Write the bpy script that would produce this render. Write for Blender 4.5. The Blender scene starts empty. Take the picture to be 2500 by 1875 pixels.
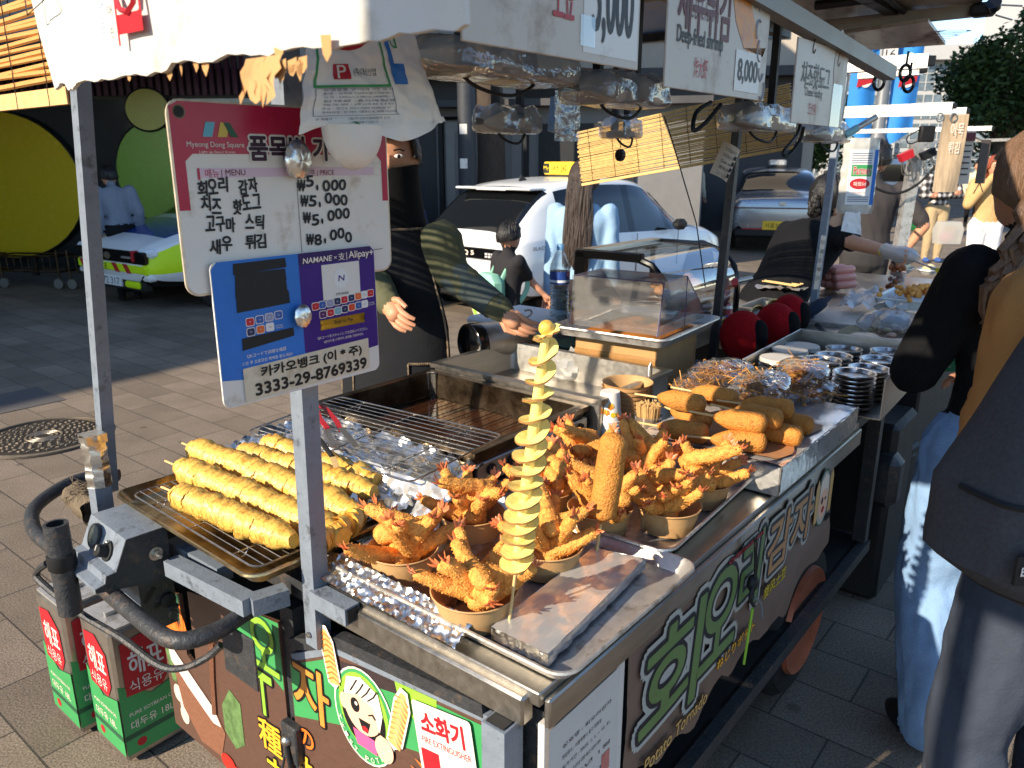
import bpy, bmesh, math, random
import numpy as np
from mathutils import Matrix, Vector, noise as mnoise
R = math.radians
random.seed(7)
SC = bpy.context.scene
# ---------------------------------------------------------------- camera, sky, sun, exposure
CAM_H, PITCH, FPX, PCX, PCY = 1.6, 16.0, 1900.0, 1250.0, 937.5
cd = bpy.data.cameras.new('camera'); cam = bpy.data.objects.new('camera', cd)
SC.collection.objects.link(cam); SC.camera = cam
cam.location = (0, 0, CAM_H); cam.rotation_euler = (R(90 - PITCH), 0, 0)
cd.sensor_width = 36; cd.lens = 36 * FPX / 2500; cd.clip_start = 0.02; cd.clip_end = 900
cd.dof.use_dof = True; cd.dof.focus_distance = 1.7; cd.dof.aperture_fstop = 10
SUN_AZ, SUN_EL = 233.0, 26.5
wd = bpy.data.worlds.new('World'); SC.world = wd; wd.use_nodes = True
_n = wd.node_tree.nodes; _sky = _n.new('ShaderNodeTexSky'); _sky.sky_type = 'NISHITA'; _sky.sun_disc = False
_sky.sun_elevation = R(SUN_EL); _sky.sun_rotation = R(SUN_AZ); _sky.air_density = 1.0; _sky.dust_density = 0.15; _sky.ozone_density = 3.0; _sky.altitude = 600
wd.node_tree.links.new(_sky.outputs[0], _n['Background'].inputs[0]); _n['Background'].inputs[1].default_value = 0.15
_sl = bpy.data.lights.new('sun', 'SUN'); _so = bpy.data.objects.new('sun', _sl); SC.collection.objects.link(_so)
_sl.energy = 4.7; _sl.angle = R(0.55); _sl.color = (1.0, 0.88, 0.70)
_sd = Vector((math.sin(R(SUN_AZ)) * math.cos(R(SUN_EL)), math.cos(R(SUN_AZ)) * math.cos(R(SUN_EL)), math.sin(R(SUN_EL))))
_so.rotation_euler = _sd.to_track_quat('Z', 'Y').to_euler(); _so.location = _sd * 30
SC.view_settings.view_transform = 'Standard'; SC.view_settings.look = 'None'; SC.view_settings.exposure = 0.82; SC.view_settings.gamma = 1.0
SC.cycles.max_bounces = 8; SC.cycles.transparent_max_bounces = 16; SC.cycles.caustics_reflective = False; SC.cycles.caustics_refractive = False
SC.cycles.sample_clamp_indirect = 6.0
SC.cycles.use_denoising = True
# ---------------------------------------------------------------- picture -> place (points on real planes of the place)
_p = R(PITCH); _cr = Vector((1, 0, 0)); _cu = Vector((0, math.sin(_p), math.cos(_p))); _cf = Vector((0, math.cos(_p), -math.sin(_p)))
CAMP = Vector((0, 0, CAM_H))
def ray(x, y): return _cf + _cr * ((x - PCX) / FPX) - _cu * ((y - PCY) / FPX)
def at(x, y, z): d = ray(x, y); return CAMP + d * ((z - CAM_H) / d.z)
def aty(x, y, Y): d = ray(x, y); return CAMP + d * (Y / d.y)
AZ = 39.0
U = Vector((math.sin(R(AZ)), math.cos(R(AZ)), 0)); V = Vector((-U.y, U.x, 0)); Z = Vector((0, 0, 1))
_o = at(1317, 1696, .86); O = Vector((_o.x, _o.y, 0))
def loc(p): q = Vector(p) - O; return Vector((q.dot(U), q.dot(V), q.z))
def W(u, v, z): return O + U * u + V * v + Z * z
def plane(x, y, p0, n): d = ray(x, y); return CAMP + d * ((p0 - CAMP).dot(n) / d.dot(n))
def lz(x, y, z): return loc(at(x, y, z))          # local (u,v,z) of a point on a level plane
def lv(x, y, v): return loc(plane(x, y, O + V * v, V))
def lu(x, y, u): return loc(plane(x, y, O + U * u, U))
def frame(o, X, Y, Zz): return Matrix(((X.x, Y.x, Zz.x, o.x), (X.y, Y.y, Zz.y, o.y), (X.z, Y.z, Zz.z, o.z), (0, 0, 0, 1)))
def CF(u, v, z, rot=0): return frame(W(u, v, z), U, V, Z) @ Matrix.Rotation(R(rot), 4, 'Z')
def WF(p, rot=0): return Matrix.Translation(Vector(p)) @ Matrix.Rotation(R(rot), 4, 'Z')   # rot: degrees counter-clockwise
SIDE = frame(Vector((0, 0, 0)), Vector((1, 0, 0)), Vector((0, 0, 1)), Vector((0, -1, 0)))   # drawing on a face that looks along -y
END = frame(Vector((0, 0, 0)), Vector((0, -1, 0)), Vector((0, 0, 1)), Vector((-1, 0, 0)))   # drawing on a face that looks along -x
T = lambda x, y, z=0: Matrix.Translation(Vector((x, y, z)))
RX = lambda a: Matrix.Rotation(R(a), 4, 'X'); RY = lambda a: Matrix.Rotation(R(a), 4, 'Y'); RZ = lambda a: Matrix.Rotation(R(a), 4, 'Z')
def SCL(x, y=None, z=None): y = x if y is None else y; z = x if z is None else z; return Matrix.Diagonal((x, y, z, 1))
# ---------------------------------------------------------------- materials
def lin(c):
    r = []
    for a in c[:3]:
        a = a / 255.0; r.append(a / 12.92 if a <= .04045 else ((a + .055) / 1.055) ** 2.4)
    return (*r, 1)
def mat(name, col, rough=.5, metal=0., var=.1, vs=14., bump=0., bs=90., trans=0., dirt=None, emit=0., coat=0., stretch=None, spec=.5, sss=0., alpha=1., ior=1.45):
    m = bpy.data.materials.new(name); m.use_nodes = True; nt = m.node_tree; N = nt.nodes; L = nt.links; b = N['Principled BSDF']
    c = lin(col); tc = N.new('ShaderNodeTexCoord'); src = tc.outputs['Object']
    if stretch:
        mp = N.new('ShaderNodeMapping'); mp.inputs['Scale'].default_value = stretch; L.new(src, mp.inputs[0]); src = mp.outputs[0]
    out = None
    if var:
        nz = N.new('ShaderNodeTexNoise'); nz.inputs['Scale'].default_value = vs; nz.inputs['Detail'].default_value = 5; nz.inputs['Roughness'].default_value = .65; L.new(src, nz.inputs[0])
        mr = N.new('ShaderNodeMapRange'); mr.inputs[1].default_value = .3; mr.inputs[2].default_value = .7; mr.inputs[3].default_value = 1 - var; mr.inputs[4].default_value = 1 + var; L.new(nz.outputs[0], mr.inputs[0])
        mx = N.new('ShaderNodeMix'); mx.data_type = 'RGBA'; mx.blend_type = 'MULTIPLY'; mx.inputs[0].default_value = 1; mx.inputs[6].default_value = c; L.new(mr.outputs[0], mx.inputs[7]); out = mx.outputs[2]
        rm = N.new('ShaderNodeMapRange'); rm.inputs[3].default_value = max(0, rough - .1 - .3 * var); rm.inputs[4].default_value = min(1, rough + .1 + .3 * var); L.new(nz.outputs[0], rm.inputs[0]); L.new(rm.outputs[0], b.inputs['Roughness'])
    else:
        b.inputs['Roughness'].default_value = rough
    if dirt:
        dcol, amt, dsc = dirt
        nd = N.new('ShaderNodeTexNoise'); nd.inputs['Scale'].default_value = dsc; nd.inputs['Detail'].default_value = 6; nd.inputs['Roughness'].default_value = .7; L.new(src, nd.inputs[0])
        md = N.new('ShaderNodeMapRange'); md.inputs[1].default_value = .62 - .22 * amt; md.inputs[2].default_value = .74 - .12 * amt; md.inputs[4].default_value = .85; L.new(nd.outputs[0], md.inputs[0])
        mx = N.new('ShaderNodeMix'); mx.data_type = 'RGBA'; L.new(md.outputs[0], mx.inputs[0])
        if out: L.new(out, mx.inputs[6])
        else: mx.inputs[6].default_value = c
        mx.inputs[7].default_value = lin(dcol); out = mx.outputs[2]
    if out: L.new(out, b.inputs['Base Color'])
    else: b.inputs['Base Color'].default_value = c
    if bump:
        nb = N.new('ShaderNodeTexNoise'); nb.inputs['Scale'].default_value = bs; nb.inputs['Detail'].default_value = 4; L.new(src, nb.inputs[0])
        bp = N.new('ShaderNodeBump'); bp.inputs['Strength'].default_value = bump; bp.inputs['Distance'].default_value = .01; L.new(nb.outputs[0], bp.inputs['Height']); L.new(bp.outputs[0], b.inputs['Normal'])
    b.inputs['Metallic'].default_value = metal; b.inputs['Transmission Weight'].default_value = trans; b.inputs['IOR'].default_value = ior
    b.inputs['Coat Weight'].default_value = coat; b.inputs['Specular IOR Level'].default_value = spec; b.inputs['Alpha'].default_value = alpha
    if sss: b.inputs['Subsurface Weight'].default_value = sss; b.inputs['Subsurface Radius'].default_value = (.01, .005, .003)
    if emit: b.inputs['Emission Color'].default_value = c; b.inputs['Emission Strength'].default_value = emit
    return m
def film(name, tint=(235, 235, 235), gloss=.16, rough=.08, haze=.12, bump=.6, bs=30):   # thin clear plastic
    m = bpy.data.materials.new(name); m.use_nodes = True; nt = m.node_tree; N = nt.nodes; L = nt.links; N.remove(N['Principled BSDF']); o = N['Material Output']
    t = N.new('ShaderNodeBsdfTransparent'); t.inputs[0].default_value = lin(tint)
    g = N.new('ShaderNodeBsdfGlossy'); g.inputs['Roughness'].default_value = rough
    d = N.new('ShaderNodeBsdfDiffuse'); d.inputs[0].default_value = lin((225, 222, 215))
    if bump:
        nb = N.new('ShaderNodeTexNoise'); nb.inputs['Scale'].default_value = bs; nb.inputs['Detail'].default_value = 3; tc = N.new('ShaderNodeTexCoord'); L.new(tc.outputs['Object'], nb.inputs[0])
        bp = N.new('ShaderNodeBump'); bp.inputs['Strength'].default_value = bump; bp.inputs['Distance'].default_value = .02; L.new(nb.outputs[0], bp.inputs['Height']); L.new(bp.outputs[0], g.inputs['Normal'])
    fr = N.new('ShaderNodeLayerWeight'); fr.inputs[0].default_value = .35
    mr = N.new('ShaderNodeMapRange'); mr.inputs[3].default_value = gloss * .5; mr.inputs[4].default_value = min(1, gloss * 4); L.new(fr.outputs['Facing'], mr.inputs[0])
    a = N.new('ShaderNodeMixShader'); a.inputs[0].default_value = haze; L.new(t.outputs[0], a.inputs[1]); L.new(d.outputs[0], a.inputs[2])
    b = N.new('ShaderNodeMixShader'); L.new(mr.outputs[0], b.inputs[0]); L.new(a.outputs[0], b.inputs[1]); L.new(g.outputs[0], b.inputs[2]); L.new(b.outputs[0], o.inputs[0])
    return m
# ---------------------------------------------------------------- text outlines
_tc = {}
def text_geo(s, bold=0., space=1.0):
    k = (s, bold, space)
    if k in _tc: return _tc[k]
    cu = bpy.data.curves.new('lettering', 'FONT'); cu.body = s; cu.size = 1; cu.resolution_u = 4; cu.offset = bold; cu.fill_mode = 'FRONT'; cu.space_character = space
    ob = bpy.data.objects.new('lettering', cu); SC.collection.objects.link(ob)
    me = bpy.data.meshes.new_from_object(ob.evaluated_get(bpy.context.evaluated_depsgraph_get()))
    vs = [(v.co.x, v.co.y) for v in me.vertices]; fs = [tuple(p.vertices) for p in me.polygons]
    bpy.data.objects.remove(ob); bpy.data.curves.remove(cu); bpy.data.meshes.remove(me)
    if not vs: vs = [(0, 0)]
    _tc[k] = (vs, fs); return _tc[k]
# ---------------------------------------------------------------- mesh builder
class MB:
    def __init__(s): s.v = []; s.f = []; s.mi = []; s.mats = []; s.fl = []
    def m(s, mt):
        if mt not in s.mats: s.mats.append(mt)
        return s.mats.index(mt)
    def add(s, vs, fs, mt, X=None, flat=False):
        o = len(s.v); s.v += [tuple(X @ Vector(v)) for v in vs] if X is not None else [tuple(v) for v in vs]
        i = s.m(mt)
        for f in fs: s.f.append(tuple(o + a for a in f)); s.mi.append(i); s.fl.append(flat)
        return s
    def box(s, c, d, mt, X=None, b=0.0):
        hx, hy, hz = d[0] / 2, d[1] / 2, d[2] / 2; b = min(b, hx * .9, hy * .9, hz * .9)
        M4 = T(*c) if X is None else X @ T(*c)
        if b <= 0:
            vs = [(x * hx, y * hy, z * hz) for x in (-1, 1) for y in (-1, 1) for z in (-1, 1)]
            return s.add(vs, [(0, 1, 3, 2), (4, 6, 7, 5), (0, 4, 5, 1), (2, 3, 7, 6), (0, 2, 6, 4), (1, 5, 7, 3)], mt, M4)
        vs = []; ix = {}
        for x in (-1, 1):
            for y in (-1, 1):
                for z in (-1, 1):
                    for a in range(3):
                        p = [x * hx, y * hy, z * hz]
                        for q in range(3):
                            if q != a: p[q] -= (x, y, z)[q] * b
                        ix[(x, y, z, a)] = len(vs); vs.append(p)
        fs = []
        for x in (-1, 1):
            fs.append([ix[(x, y, z, 0)] for y, z in ((-1, -1), (1, -1), (1, 1), (-1, 1))][::x])
            fs.append([ix[(y, x, z, 1)] for y, z in ((-1, -1), (1, -1), (1, 1), (-1, 1))][::-x])
            fs.append([ix[(y, z, x, 2)] for y, z in ((-1, -1), (1, -1), (1, 1), (-1, 1))][::x])
        for p in (-1, 1):
            for q in (-1, 1):
                fs.append([ix[(p, q, -1, 0)], ix[(p, q, 1, 0)], ix[(p, q, 1, 1)], ix[(p, q, -1, 1)]])
                fs.append([ix[(p, -1, q, 0)], ix[(p, 1, q, 0)], ix[(p, 1, q, 2)], ix[(p, -1, q, 2)]])
                fs.append([ix[(-1, p, q, 1)], ix[(1, p, q, 1)], ix[(1, p, q, 2)], ix[(-1, p, q, 2)]])
                for r in (-1, 1): fs.append([ix[(p, q, r, 0)], ix[(p, q, r, 1)], ix[(p, q, r, 2)]])
        return s.add(vs, fs, mt, M4)
    def tube(s, pts, r, mt, n=8, X=None, closed=False, caps=True, square=False, asp=1., up=None, flat=False):
        pts = [Vector(p) for p in pts]; k = len(pts)
        rr = r if isinstance(r, (list, tuple)) else [r] * k
        tg = []
        for i in range(k):
            a = pts[(i - 1) % k] if (closed or i > 0) else pts[i]; b_ = pts[(i + 1) % k] if (closed or i < k - 1) else pts[i]
            t = b_ - a; tg.append(t.normalized() if t.length > 1e-9 else Vector((0, 0, 1)))
        ref = Vector(up) if up is not None else (Vector((0, 0, 1)) if abs(tg[0].z) < .9 else Vector((1, 0, 0)))
        nn = (ref - tg[0] * ref.dot(tg[0])).normalized(); vs = []
        if square: n = 4
        for i in range(k):
            if i: nn = (nn - tg[i] * nn.dot(tg[i])); nn = nn.normalized() if nn.length > 1e-6 else Vector((1, 0, 0))
            bb = tg[i].cross(nn)
            for j in range(n):
                a = 2 * math.pi * (j + (.5 if square else 0)) / n; q = rr[i] * (1.41421 if square else 1)
                vs.append(pts[i] + nn * (math.cos(a) * q) + bb * (math.sin(a) * q * asp))
        fs = []
        for i in range(k if closed else k - 1):
            for j in range(n):
                a, b_ = i * n + j, i * n + (j + 1) % n; c, d = ((i + 1) % k) * n + (j + 1) % n, ((i + 1) % k) * n + j
                fs.append((a, d, c, b_)[::-1])
        if caps and not closed: fs.append(tuple(range(n))[::-1]); fs.append(tuple((k - 1) * n + j for j in range(n)))
        return s.add(vs, fs, mt, X, flat)
    def lathe(s, prof, mt, n=24, X=None, caps=True, sx=1., sy=1.):
        vs = []; fs = []
        for r, z in prof:
            for j in range(n): a = 2 * math.pi * j / n; vs.append((r * math.cos(a) * sx, r * math.sin(a) * sy, z))
        for i in range(len(prof) - 1):
            for j in range(n): fs.append((i * n + j, i * n + (j + 1) % n, (i + 1) * n + (j + 1) % n, (i + 1) * n + j))
        if caps:
            if prof[0][0] > 1e-5: fs.append(tuple(range(n))[::-1])
            if prof[-1][0] > 1e-5: fs.append(tuple((len(prof) - 1) * n + j for j in range(n)))
        return s.add(vs, fs, mt, X)
    def prism(s, poly, h, mt, X=None, z0=0.):
        n = len(poly); vs = [(x, y, z0) for x, y in poly] + [(x, y, z0 + h) for x, y in poly]
        fs = [tuple(range(n))[::-1], tuple(range(n, 2 * n))] + [(i, (i + 1) % n, n + (i + 1) % n, n + i) for i in range(n)]
        return s.add(vs, fs, mt, X)
    def flatpoly(s, poly, mt, X=None, z=0.): return s.add([(x, y, z) for x, y in poly], [tuple(range(len(poly)))], mt, X)
    def rect(s, x0, y0, x1, y1, mt, X=None, z=0., r=0.):
        if r <= 0: return s.flatpoly([(x0, y0), (x1, y0), (x1, y1), (x0, y1)], mt, X, z)
        return s.flatpoly(rrect(x0, y0, x1, y1, r), mt, X, z)
    def disc(s, x, y, rx, ry, mt, X=None, z=0., n=28): return s.flatpoly([(x + rx * math.cos(2 * math.pi * i / n), y + ry * math.sin(2 * math.pi * i / n)) for i in range(n)], mt, X, z)
    def ell(s, c, r, mt, X=None, n=16, k=10):
        pr = [(math.sin(math.pi * i / k), -math.cos(math.pi * i / k)) for i in range(k + 1)]
        pr[0] = (1e-4, -1); pr[-1] = (1e-4, 1)
        M4 = T(*c) @ SCL(*r); return s.lathe(pr, mt, n, M4 if X is None else X @ M4, True)
    def grid(s, fn, nu, nv, mt, X=None, flat=False, thick=0.):
        vs = [fn(i / nu, j / nv) for i in range(nu + 1) for j in range(nv + 1)]
        q = nv + 1; fs = [(i * q + j, (i + 1) * q + j, (i + 1) * q + j + 1, i * q + j + 1) for i in range(nu) for j in range(nv)]
        if thick:
            n0 = len(vs); me = [Vector(v) for v in vs]; nm = [Vector((0, 0, 0)) for _ in vs]
            for f in fs:
                nn = (me[f[1]] - me[f[0]]).cross(me[f[3]] - me[f[0]])
                for a in f: nm[a] += nn
            vs = vs + [tuple(me[i] - nm[i].normalized() * thick if nm[i].length > 0 else me[i]) for i in range(n0)]
            bd = [i * q for i in range(nu + 1)] + [nu * q + j for j in range(1, nv + 1)] + [i * q + nv for i in range(nu - 1, -1, -1)] + [j for j in range(nv - 1, 0, -1)]
            fs = fs + [tuple(n0 + a for a in f)[::-1] for f in fs] + [(bd[i], bd[i - 1], n0 + bd[i - 1], n0 + bd[i]) for i in range(len(bd))]
        return s.add(vs, fs, mt, X, flat)
    def rings(s, rs, mt, X=None, caps=True, flat=False):
        n = len(rs[0]); vs = [p for r in rs for p in r]; fs = []
        for i in range(len(rs) - 1):
            for j in range(n): fs.append((i * n + j, i * n + (j + 1) % n, (i + 1) * n + (j + 1) % n, (i + 1) * n + j))
        if caps: fs.append(tuple(range(n))[::-1]); fs.append(tuple((len(rs) - 1) * n + j for j in range(n)))
        return s.add(vs, fs, mt, X, flat)
    def text(s, st, x0, y0, x1, y1, mt, X=None, z=0., bold=0., shear=0., keep=False, rot=0., space=1.):
        vs, fs = text_geo(st, bold, space); xs = [v[0] for v in vs]; ys = [v[1] for v in vs]; a, b, c, d = min(xs), max(xs), min(ys), max(ys)
        kx = (x1 - x0) / max(b - a, 1e-6); ky = (y1 - y0) / max(d - c, 1e-6)
        if keep:
            q = min(kx, ky); x0 = (x0 + x1) / 2 - q * (b - a) / 2; y0 = (y0 + y1) / 2 - q * (d - c) / 2; kx = ky = q
        P = [(x0 + (v[0] - a) * kx + shear * (v[1] - c) * ky, y0 + (v[1] - c) * ky) for v in vs]
        if rot:
            cx, cy = (x0 + x1) / 2, (y0 + y1) / 2; co, si = math.cos(R(rot)), math.sin(R(rot))
            P = [(cx + (p[0] - cx) * co - (p[1] - cy) * si, cy + (p[0] - cx) * si + (p[1] - cy) * co) for p in P]
        return s.add([(p[0], p[1], z) for p in P], fs, mt, X, True)
    def btext(s, st, x0, y0, x1, y1, mt, X=None, z=0., w=.002, n=8, **k):     # heavier strokes: the same outline laid down several times
        for i in range(n):
            a = 2 * math.pi * i / n; dx, dy = w * math.cos(a), w * math.sin(a)
            s.text(st, x0 + dx, y0 + dy, x1 + dx, y1 + dy, mt, X, z + i * 4e-5, **k)
        return s
    def build(s, name, parent=None, X=None, smooth=38):
        me = bpy.data.meshes.new(name); me.from_pydata(s.v, [], s.f)
        for mt in s.mats: me.materials.append(mt)
        me.polygons.foreach_set('material_index', s.mi)
        if smooth:
            me.shade_smooth()
            if any(s.fl): me.polygons.foreach_set('use_smooth', [not a for a in s.fl])
            me.set_sharp_from_angle(angle=R(smooth))
        me.update(); o = bpy.data.objects.new(name, me); SC.collection.objects.link(o)
        if parent: o.parent = parent
        if X is not None: o.matrix_world = X if not parent else o.matrix_world; 
        if X is not None and parent: o.matrix_local = X
        return o
def rrect(x0, y0, x1, y1, r, k=5):
    P = []
    for cx, cy, a0 in ((x1 - r, y0 + r, -90), (x1 - r, y1 - r, 0), (x0 + r, y1 - r, 90), (x0 + r, y0 + r, 180)):
        for i in range(k + 1): a = R(a0 + 90 * i / k); P.append((cx + r * math.cos(a), cy + r * math.sin(a)))
    return P
def tag(o, label=None, cat=None, group=None, kind=None):
    if label: o['label'] = label
    if cat: o['category'] = cat
    if group: o['group'] = group
    if kind: o['kind'] = kind
    return o
def thing(name, label, cat, X, group=None):
    o = bpy.data.objects.new(name, None); SC.collection.objects.link(o); o.matrix_world = X; o.empty_display_size = .05
    return tag(o, label, cat, group)
def dup(root, X, label=None):
    r = root.copy(); SC.collection.objects.link(r); r.matrix_world = X
    if label: r['label'] = label
    for ch in list(root.children):
        c = ch.copy(); SC.collection.objects.link(c); c.parent = r
        for g in list(ch.children): d = g.copy(); SC.collection.objects.link(d); d.parent = c
    return r
def fbm(x, y, z=0., o=3): return mnoise.fractal(Vector((x, y, z)), .9, 2.1, o)
def cat_rom(P, k):
    P = [Vector(p) for p in P]; out = []
    for i in range(len(P) - 1):
        a, b, c, d = P[max(i - 1, 0)], P[i], P[i + 1], P[min(i + 2, len(P) - 1)]
        for j in range(k):
            t = j / k; out.append(.5 * ((2 * b) + (c - a) * t + (2 * a - 5 * b + 4 * c - d) * t * t + (3 * b - a - 3 * c + d) * t ** 3))
    return out + [P[-1]]
def sign_fit(tl, tr, br, bl, v):       # a rectangle on the upright plane v, from its four corners
    a, b, c, d = lv(*tl, v), lv(*tr, v), lv(*br, v), lv(*bl, v)
    w = ((b - a).length + (c - d).length) / 2; h = ((a - d).length + (b - c).length) / 2; o = (a + b + c + d) / 4; e = (b - a + c - d)
    return o, w, h, math.degrees(math.atan2(e.z, e.x))
# ---------------------------------------------------------------- the place's materials
m_pave = None
m_steel = mat('brushed_steel', (182, 176, 166), .38, 1., .1, 9, .08, 160, stretch=(1, 6, 6))
m_steel2 = mat('worn_aluminium', (204, 200, 194), .42, .72, .14, 22, .12, 60, dirt=((120, 105, 85), .5, 20))
m_steeld = mat('oily_dark_steel', (92, 78, 62), .32, .9, .25, 14, .1, 60, dirt=((48, 30, 16), .8, 9))
m_paint = mat('grey_painted_steel', (118, 126, 136), .5, .0, .12, 30, .12, 200, dirt=((58, 58, 60), .3, 26))
m_paintd = mat('worn_dark_paint', (54, 55, 57), .5, .1, .2, 40, .3, 120, dirt=((98, 80, 66), .35, 30))
m_black = mat('matte_black', (22, 22, 23), .6, 0, .2, 20)
m_blackg = mat('glossy_black', (12, 12, 13), .12, 0, 0)
m_rub = mat('black_rubber', (20, 20, 21), .75, 0, .2, 30, .2, 200)
m_white = mat('white_board', (222, 214, 204), .42, 0, .03, 10, .02, 60, dirt=((186, 168, 146), .25, 14))
m_whitep = mat('white_paint', (226, 226, 224), .3, 0, .03, 6)
m_ink = mat('black_ink', (20, 18, 20), .5, 0, 0)
m_red = mat('red_print', (176, 30, 40), .45, 0, .04)
m_crimson = mat('crimson_print', (176, 22, 62), .32, 0, .05, 8, dirt=((190, 60, 90), .15, 20))
m_maroon = mat('maroon_print', (96, 32, 36), .5, 0, .05)
m_blue = mat('blue_print', (40, 82, 158), .35, 0, .1, 9, dirt=((120, 140, 180), .3, 24))
m_purple = mat('purple_print', (62, 30, 118), .33, 0, .08, 9)
m_orange = mat('orange_print', (250, 182, 50), .4, 0, .05)
m_yel = mat('yellow_print', (226, 196, 40), .4, 0, .05)
m_green = mat('green_print', (62, 148, 84), .45, 0, .06)
m_lime = mat('lime_print', (142, 190, 60), .45, 0, .1, 30)
m_greend = mat('dark_green_print', (40, 84, 60), .45, 0, .08)
m_kraft = mat('kraft_paper', (196, 152, 100), .62, 0, .06, 40, .06, 300, dirt=((170, 122, 74), .25, 18))
m_krafti = mat('kraft_inside', (206, 166, 116), .6, 0, .06, 30)
m_card = mat('corrugated_cardboard', (186, 140, 88), .75, 0, .1, 10, .1, 90, dirt=((142, 98, 54), .5, 7), stretch=(1, 1, .35))
m_cardw = mat('printed_white_cardboard', (206, 200, 190), .6, 0, .05, 8, .1, 30, dirt=((170, 154, 132), .45, 9))
m_wood = mat('pale_wood', (214, 172, 116), .6, 0, .12, 30, .1, 120, stretch=(6, 1, 1))
m_bamboo = mat('skewer_wood', (222, 184, 122), .55, 0, .1, 50)
m_foil = mat('aluminium_foil', (226, 222, 214), .3, 1., .05, 40, .12, 60)
m_foil2 = mat('greasy_foil', (240, 238, 234), .22, .66, .05, 60, .07, 45, stretch=(1, 5, 1))
m_aged = mat('aged_grey_metal', (128, 122, 114), .5, .5, .15, 12, .05, 40)
m_film = film('clear_plastic_bag', haze=.14, gloss=.15)
m_filmw = film('milky_plastic_bag', (236, 236, 232), .12, .25, .5, .5, 24)
m_acr = film('acrylic_pane', (236, 234, 232), .14, .03, .10, 0)
m_glass = film('cabinet_glass', (225, 228, 225), .2, .02, .04, 0)
m_carglass = mat('dark_car_glass', (14, 16, 18), .06, 0, 0, coat=.4)
m_skin = mat('skin', (198, 142, 112), .5, 0, .08, 30, .05, 200, sss=.08)
m_skin2 = mat('skin_tanned', (204, 146, 112), .5, 0, .08, 30, .05, 200, sss=.08)
m_hair = mat('black_hair', (22, 19, 18), .42, 0, .4, 60, .5, 90, stretch=(3, 3, .25))
m_hairb = mat('brown_hair', (56, 44, 37), .4, 0, .35, 70, .6, 100, stretch=(4, 4, .2))
m_hairp = mat('light_brown_hair', (112, 84, 62), .4, 0, .35, 80, .6, 110, stretch=(4, 4, .2))
m_hairr = mat('red_hair', (140, 66, 40), .45, 0, .3, 60, .5, 90, stretch=(4, 4, .3))
m_eye = mat('eye_white', (222, 214, 206), .25, 0, 0); m_iris = mat('dark_iris', (26, 16, 12), .15, 0, 0)
def cloth(n, c, v=.12, b=.25, bs=60, **k): return mat(n, c, .85, 0, v * .7, k.pop('vs', 9), b * .5, bs, spec=.2, **k)
# ================================================================= the food cart
TOP = .86
cart = thing('food_cart', 'grey steel street food cart with twist potato banners, posts and a push handle', 'food cart', CF(0, 0, 0))
L_, Wd = 1.98, 1.2
# --- worktop and carcass
b = MB()
b.box((.78, .275, TOP - .012), (1.56, .55, .024), m_steel, b=.002)             # customer side strip
b.box((1.0, .875, TOP - .014), (1.2, .65, .02), m_steel, b=.002)
b.box((.2, .53, TOP - .015), (.4, .04, .018), m_steel)
b.box((1.78, .6, TOP - .03), (.44, 1.16, .04), m_paintd, b=.004)
b.box((0.0, .27, TOP - .035), (.028, .5, .05), m_steel, b=.004)               # front lip
b.box((.78, -.006, TOP - .038), (1.54, .012, .05), m_steel, b=.003)            # side lip
b.build('worktop', cart)
b = MB()
for (u0, v0, u1, v1, z, r) in ((.02, .03, 1.95, .03, .3, .02), (.02, 1.17, 1.95, 1.17, .3, .02), (.03, .03, .03, 1.17, .27, .02), (1.95, .03, 1.95, 1.17, .3, .02),
                               (.02, 1.17, 1.95, 1.17, .82, .02), (.03, .52, .03, 1.17, .805, .02), (.02, .56, 1.2, .56, .815, .015)):
    b.tube([(u0, v0, z), (u1, v1, z)], r, m_paintd, square=True)
for (u, v, z0, z1) in ((.035, 1.165, .22, .82), (.02, .622, .2, .76), (1.93, .04, .3, .84), (1.93, 1.16, .3, .84), (.045, .03, .2, .81)):
    b.tube([(u, v, z0), (u, v, z1)], .021, m_paintd, square=True)
b.box((1.0, .6, .31), (1.9, 1.12, .02), m_black)
b.box((1.0, 1.18, .56), (1.9, .01, .5), m_paintd)
b.box((1.0, .6, .8), (1.9, 1.12, .01), m_black)
b.build('frame', cart)
# --- end panels with printed art
m_wprint = mat('printed_dark_wood', (92, 66, 54), .38, 0, .22, 8, .04, 60, stretch=(1, 5, 50), dirt=((66, 45, 38), .3, 18))
def outlined(mb, st, x0, y0, x1, y1, X, z, fill, edge, rim=None, w=.006, shear=0., **k):
    if rim: mb.btext(st, x0, y0, x1, y1, rim, X, z, w * 1.9, 14, shear=shear, **k); z += .0009
    mb.btext(st, x0, y0, x1, y1, edge, X, z, w, 12, shear=shear, **k); z += .0008
    mb.btext(st, x0, y0, x1, y1, fill, X, z, w * .25, 6, shear=shear, **k)
E0 = T(-.0, 0, 0) @ END      # x = -v, y = z
b = MB()
b.prism([(-1.15, .22), (-.64, .21), (-.64, .72), (-.76, .70), (-1.0, .655), (-1.0, .45), (-1.04, .47), (-1.04, .63), (-1.15, .6)], .008, m_wprint, E0)
b.prism([(-1.0, .655), (-.86, .686), (-.86, .40), (-.89, .385), (-1.0, .455)], .004, m_black, E0)
X = E0; z = .0085
b.flatpoly([(-1.148, .60), (-1.042, .63), (-1.042, .56), (-1.148, .53)], m_greend, X, z)
b.flatpoly([(-.82, .69), (-.7, .712), (-.642, .718), (-.642, .56), (-.7, .585), (-.80, .59)], m_green, X, z)
outlined(b, '오', -.752, .585, -.652, .705, X, z + .001, m_lime, m_greend, w=.006)
outlined(b, 'ㅜ', -.755, .465, -.685, .57, X, z + .001, m_lime, m_ink, w=.008)
outlined(b, '種', -.75, .375, -.67, .45, X, z + .001, m_orange, m_ink, w=.005)
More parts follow.
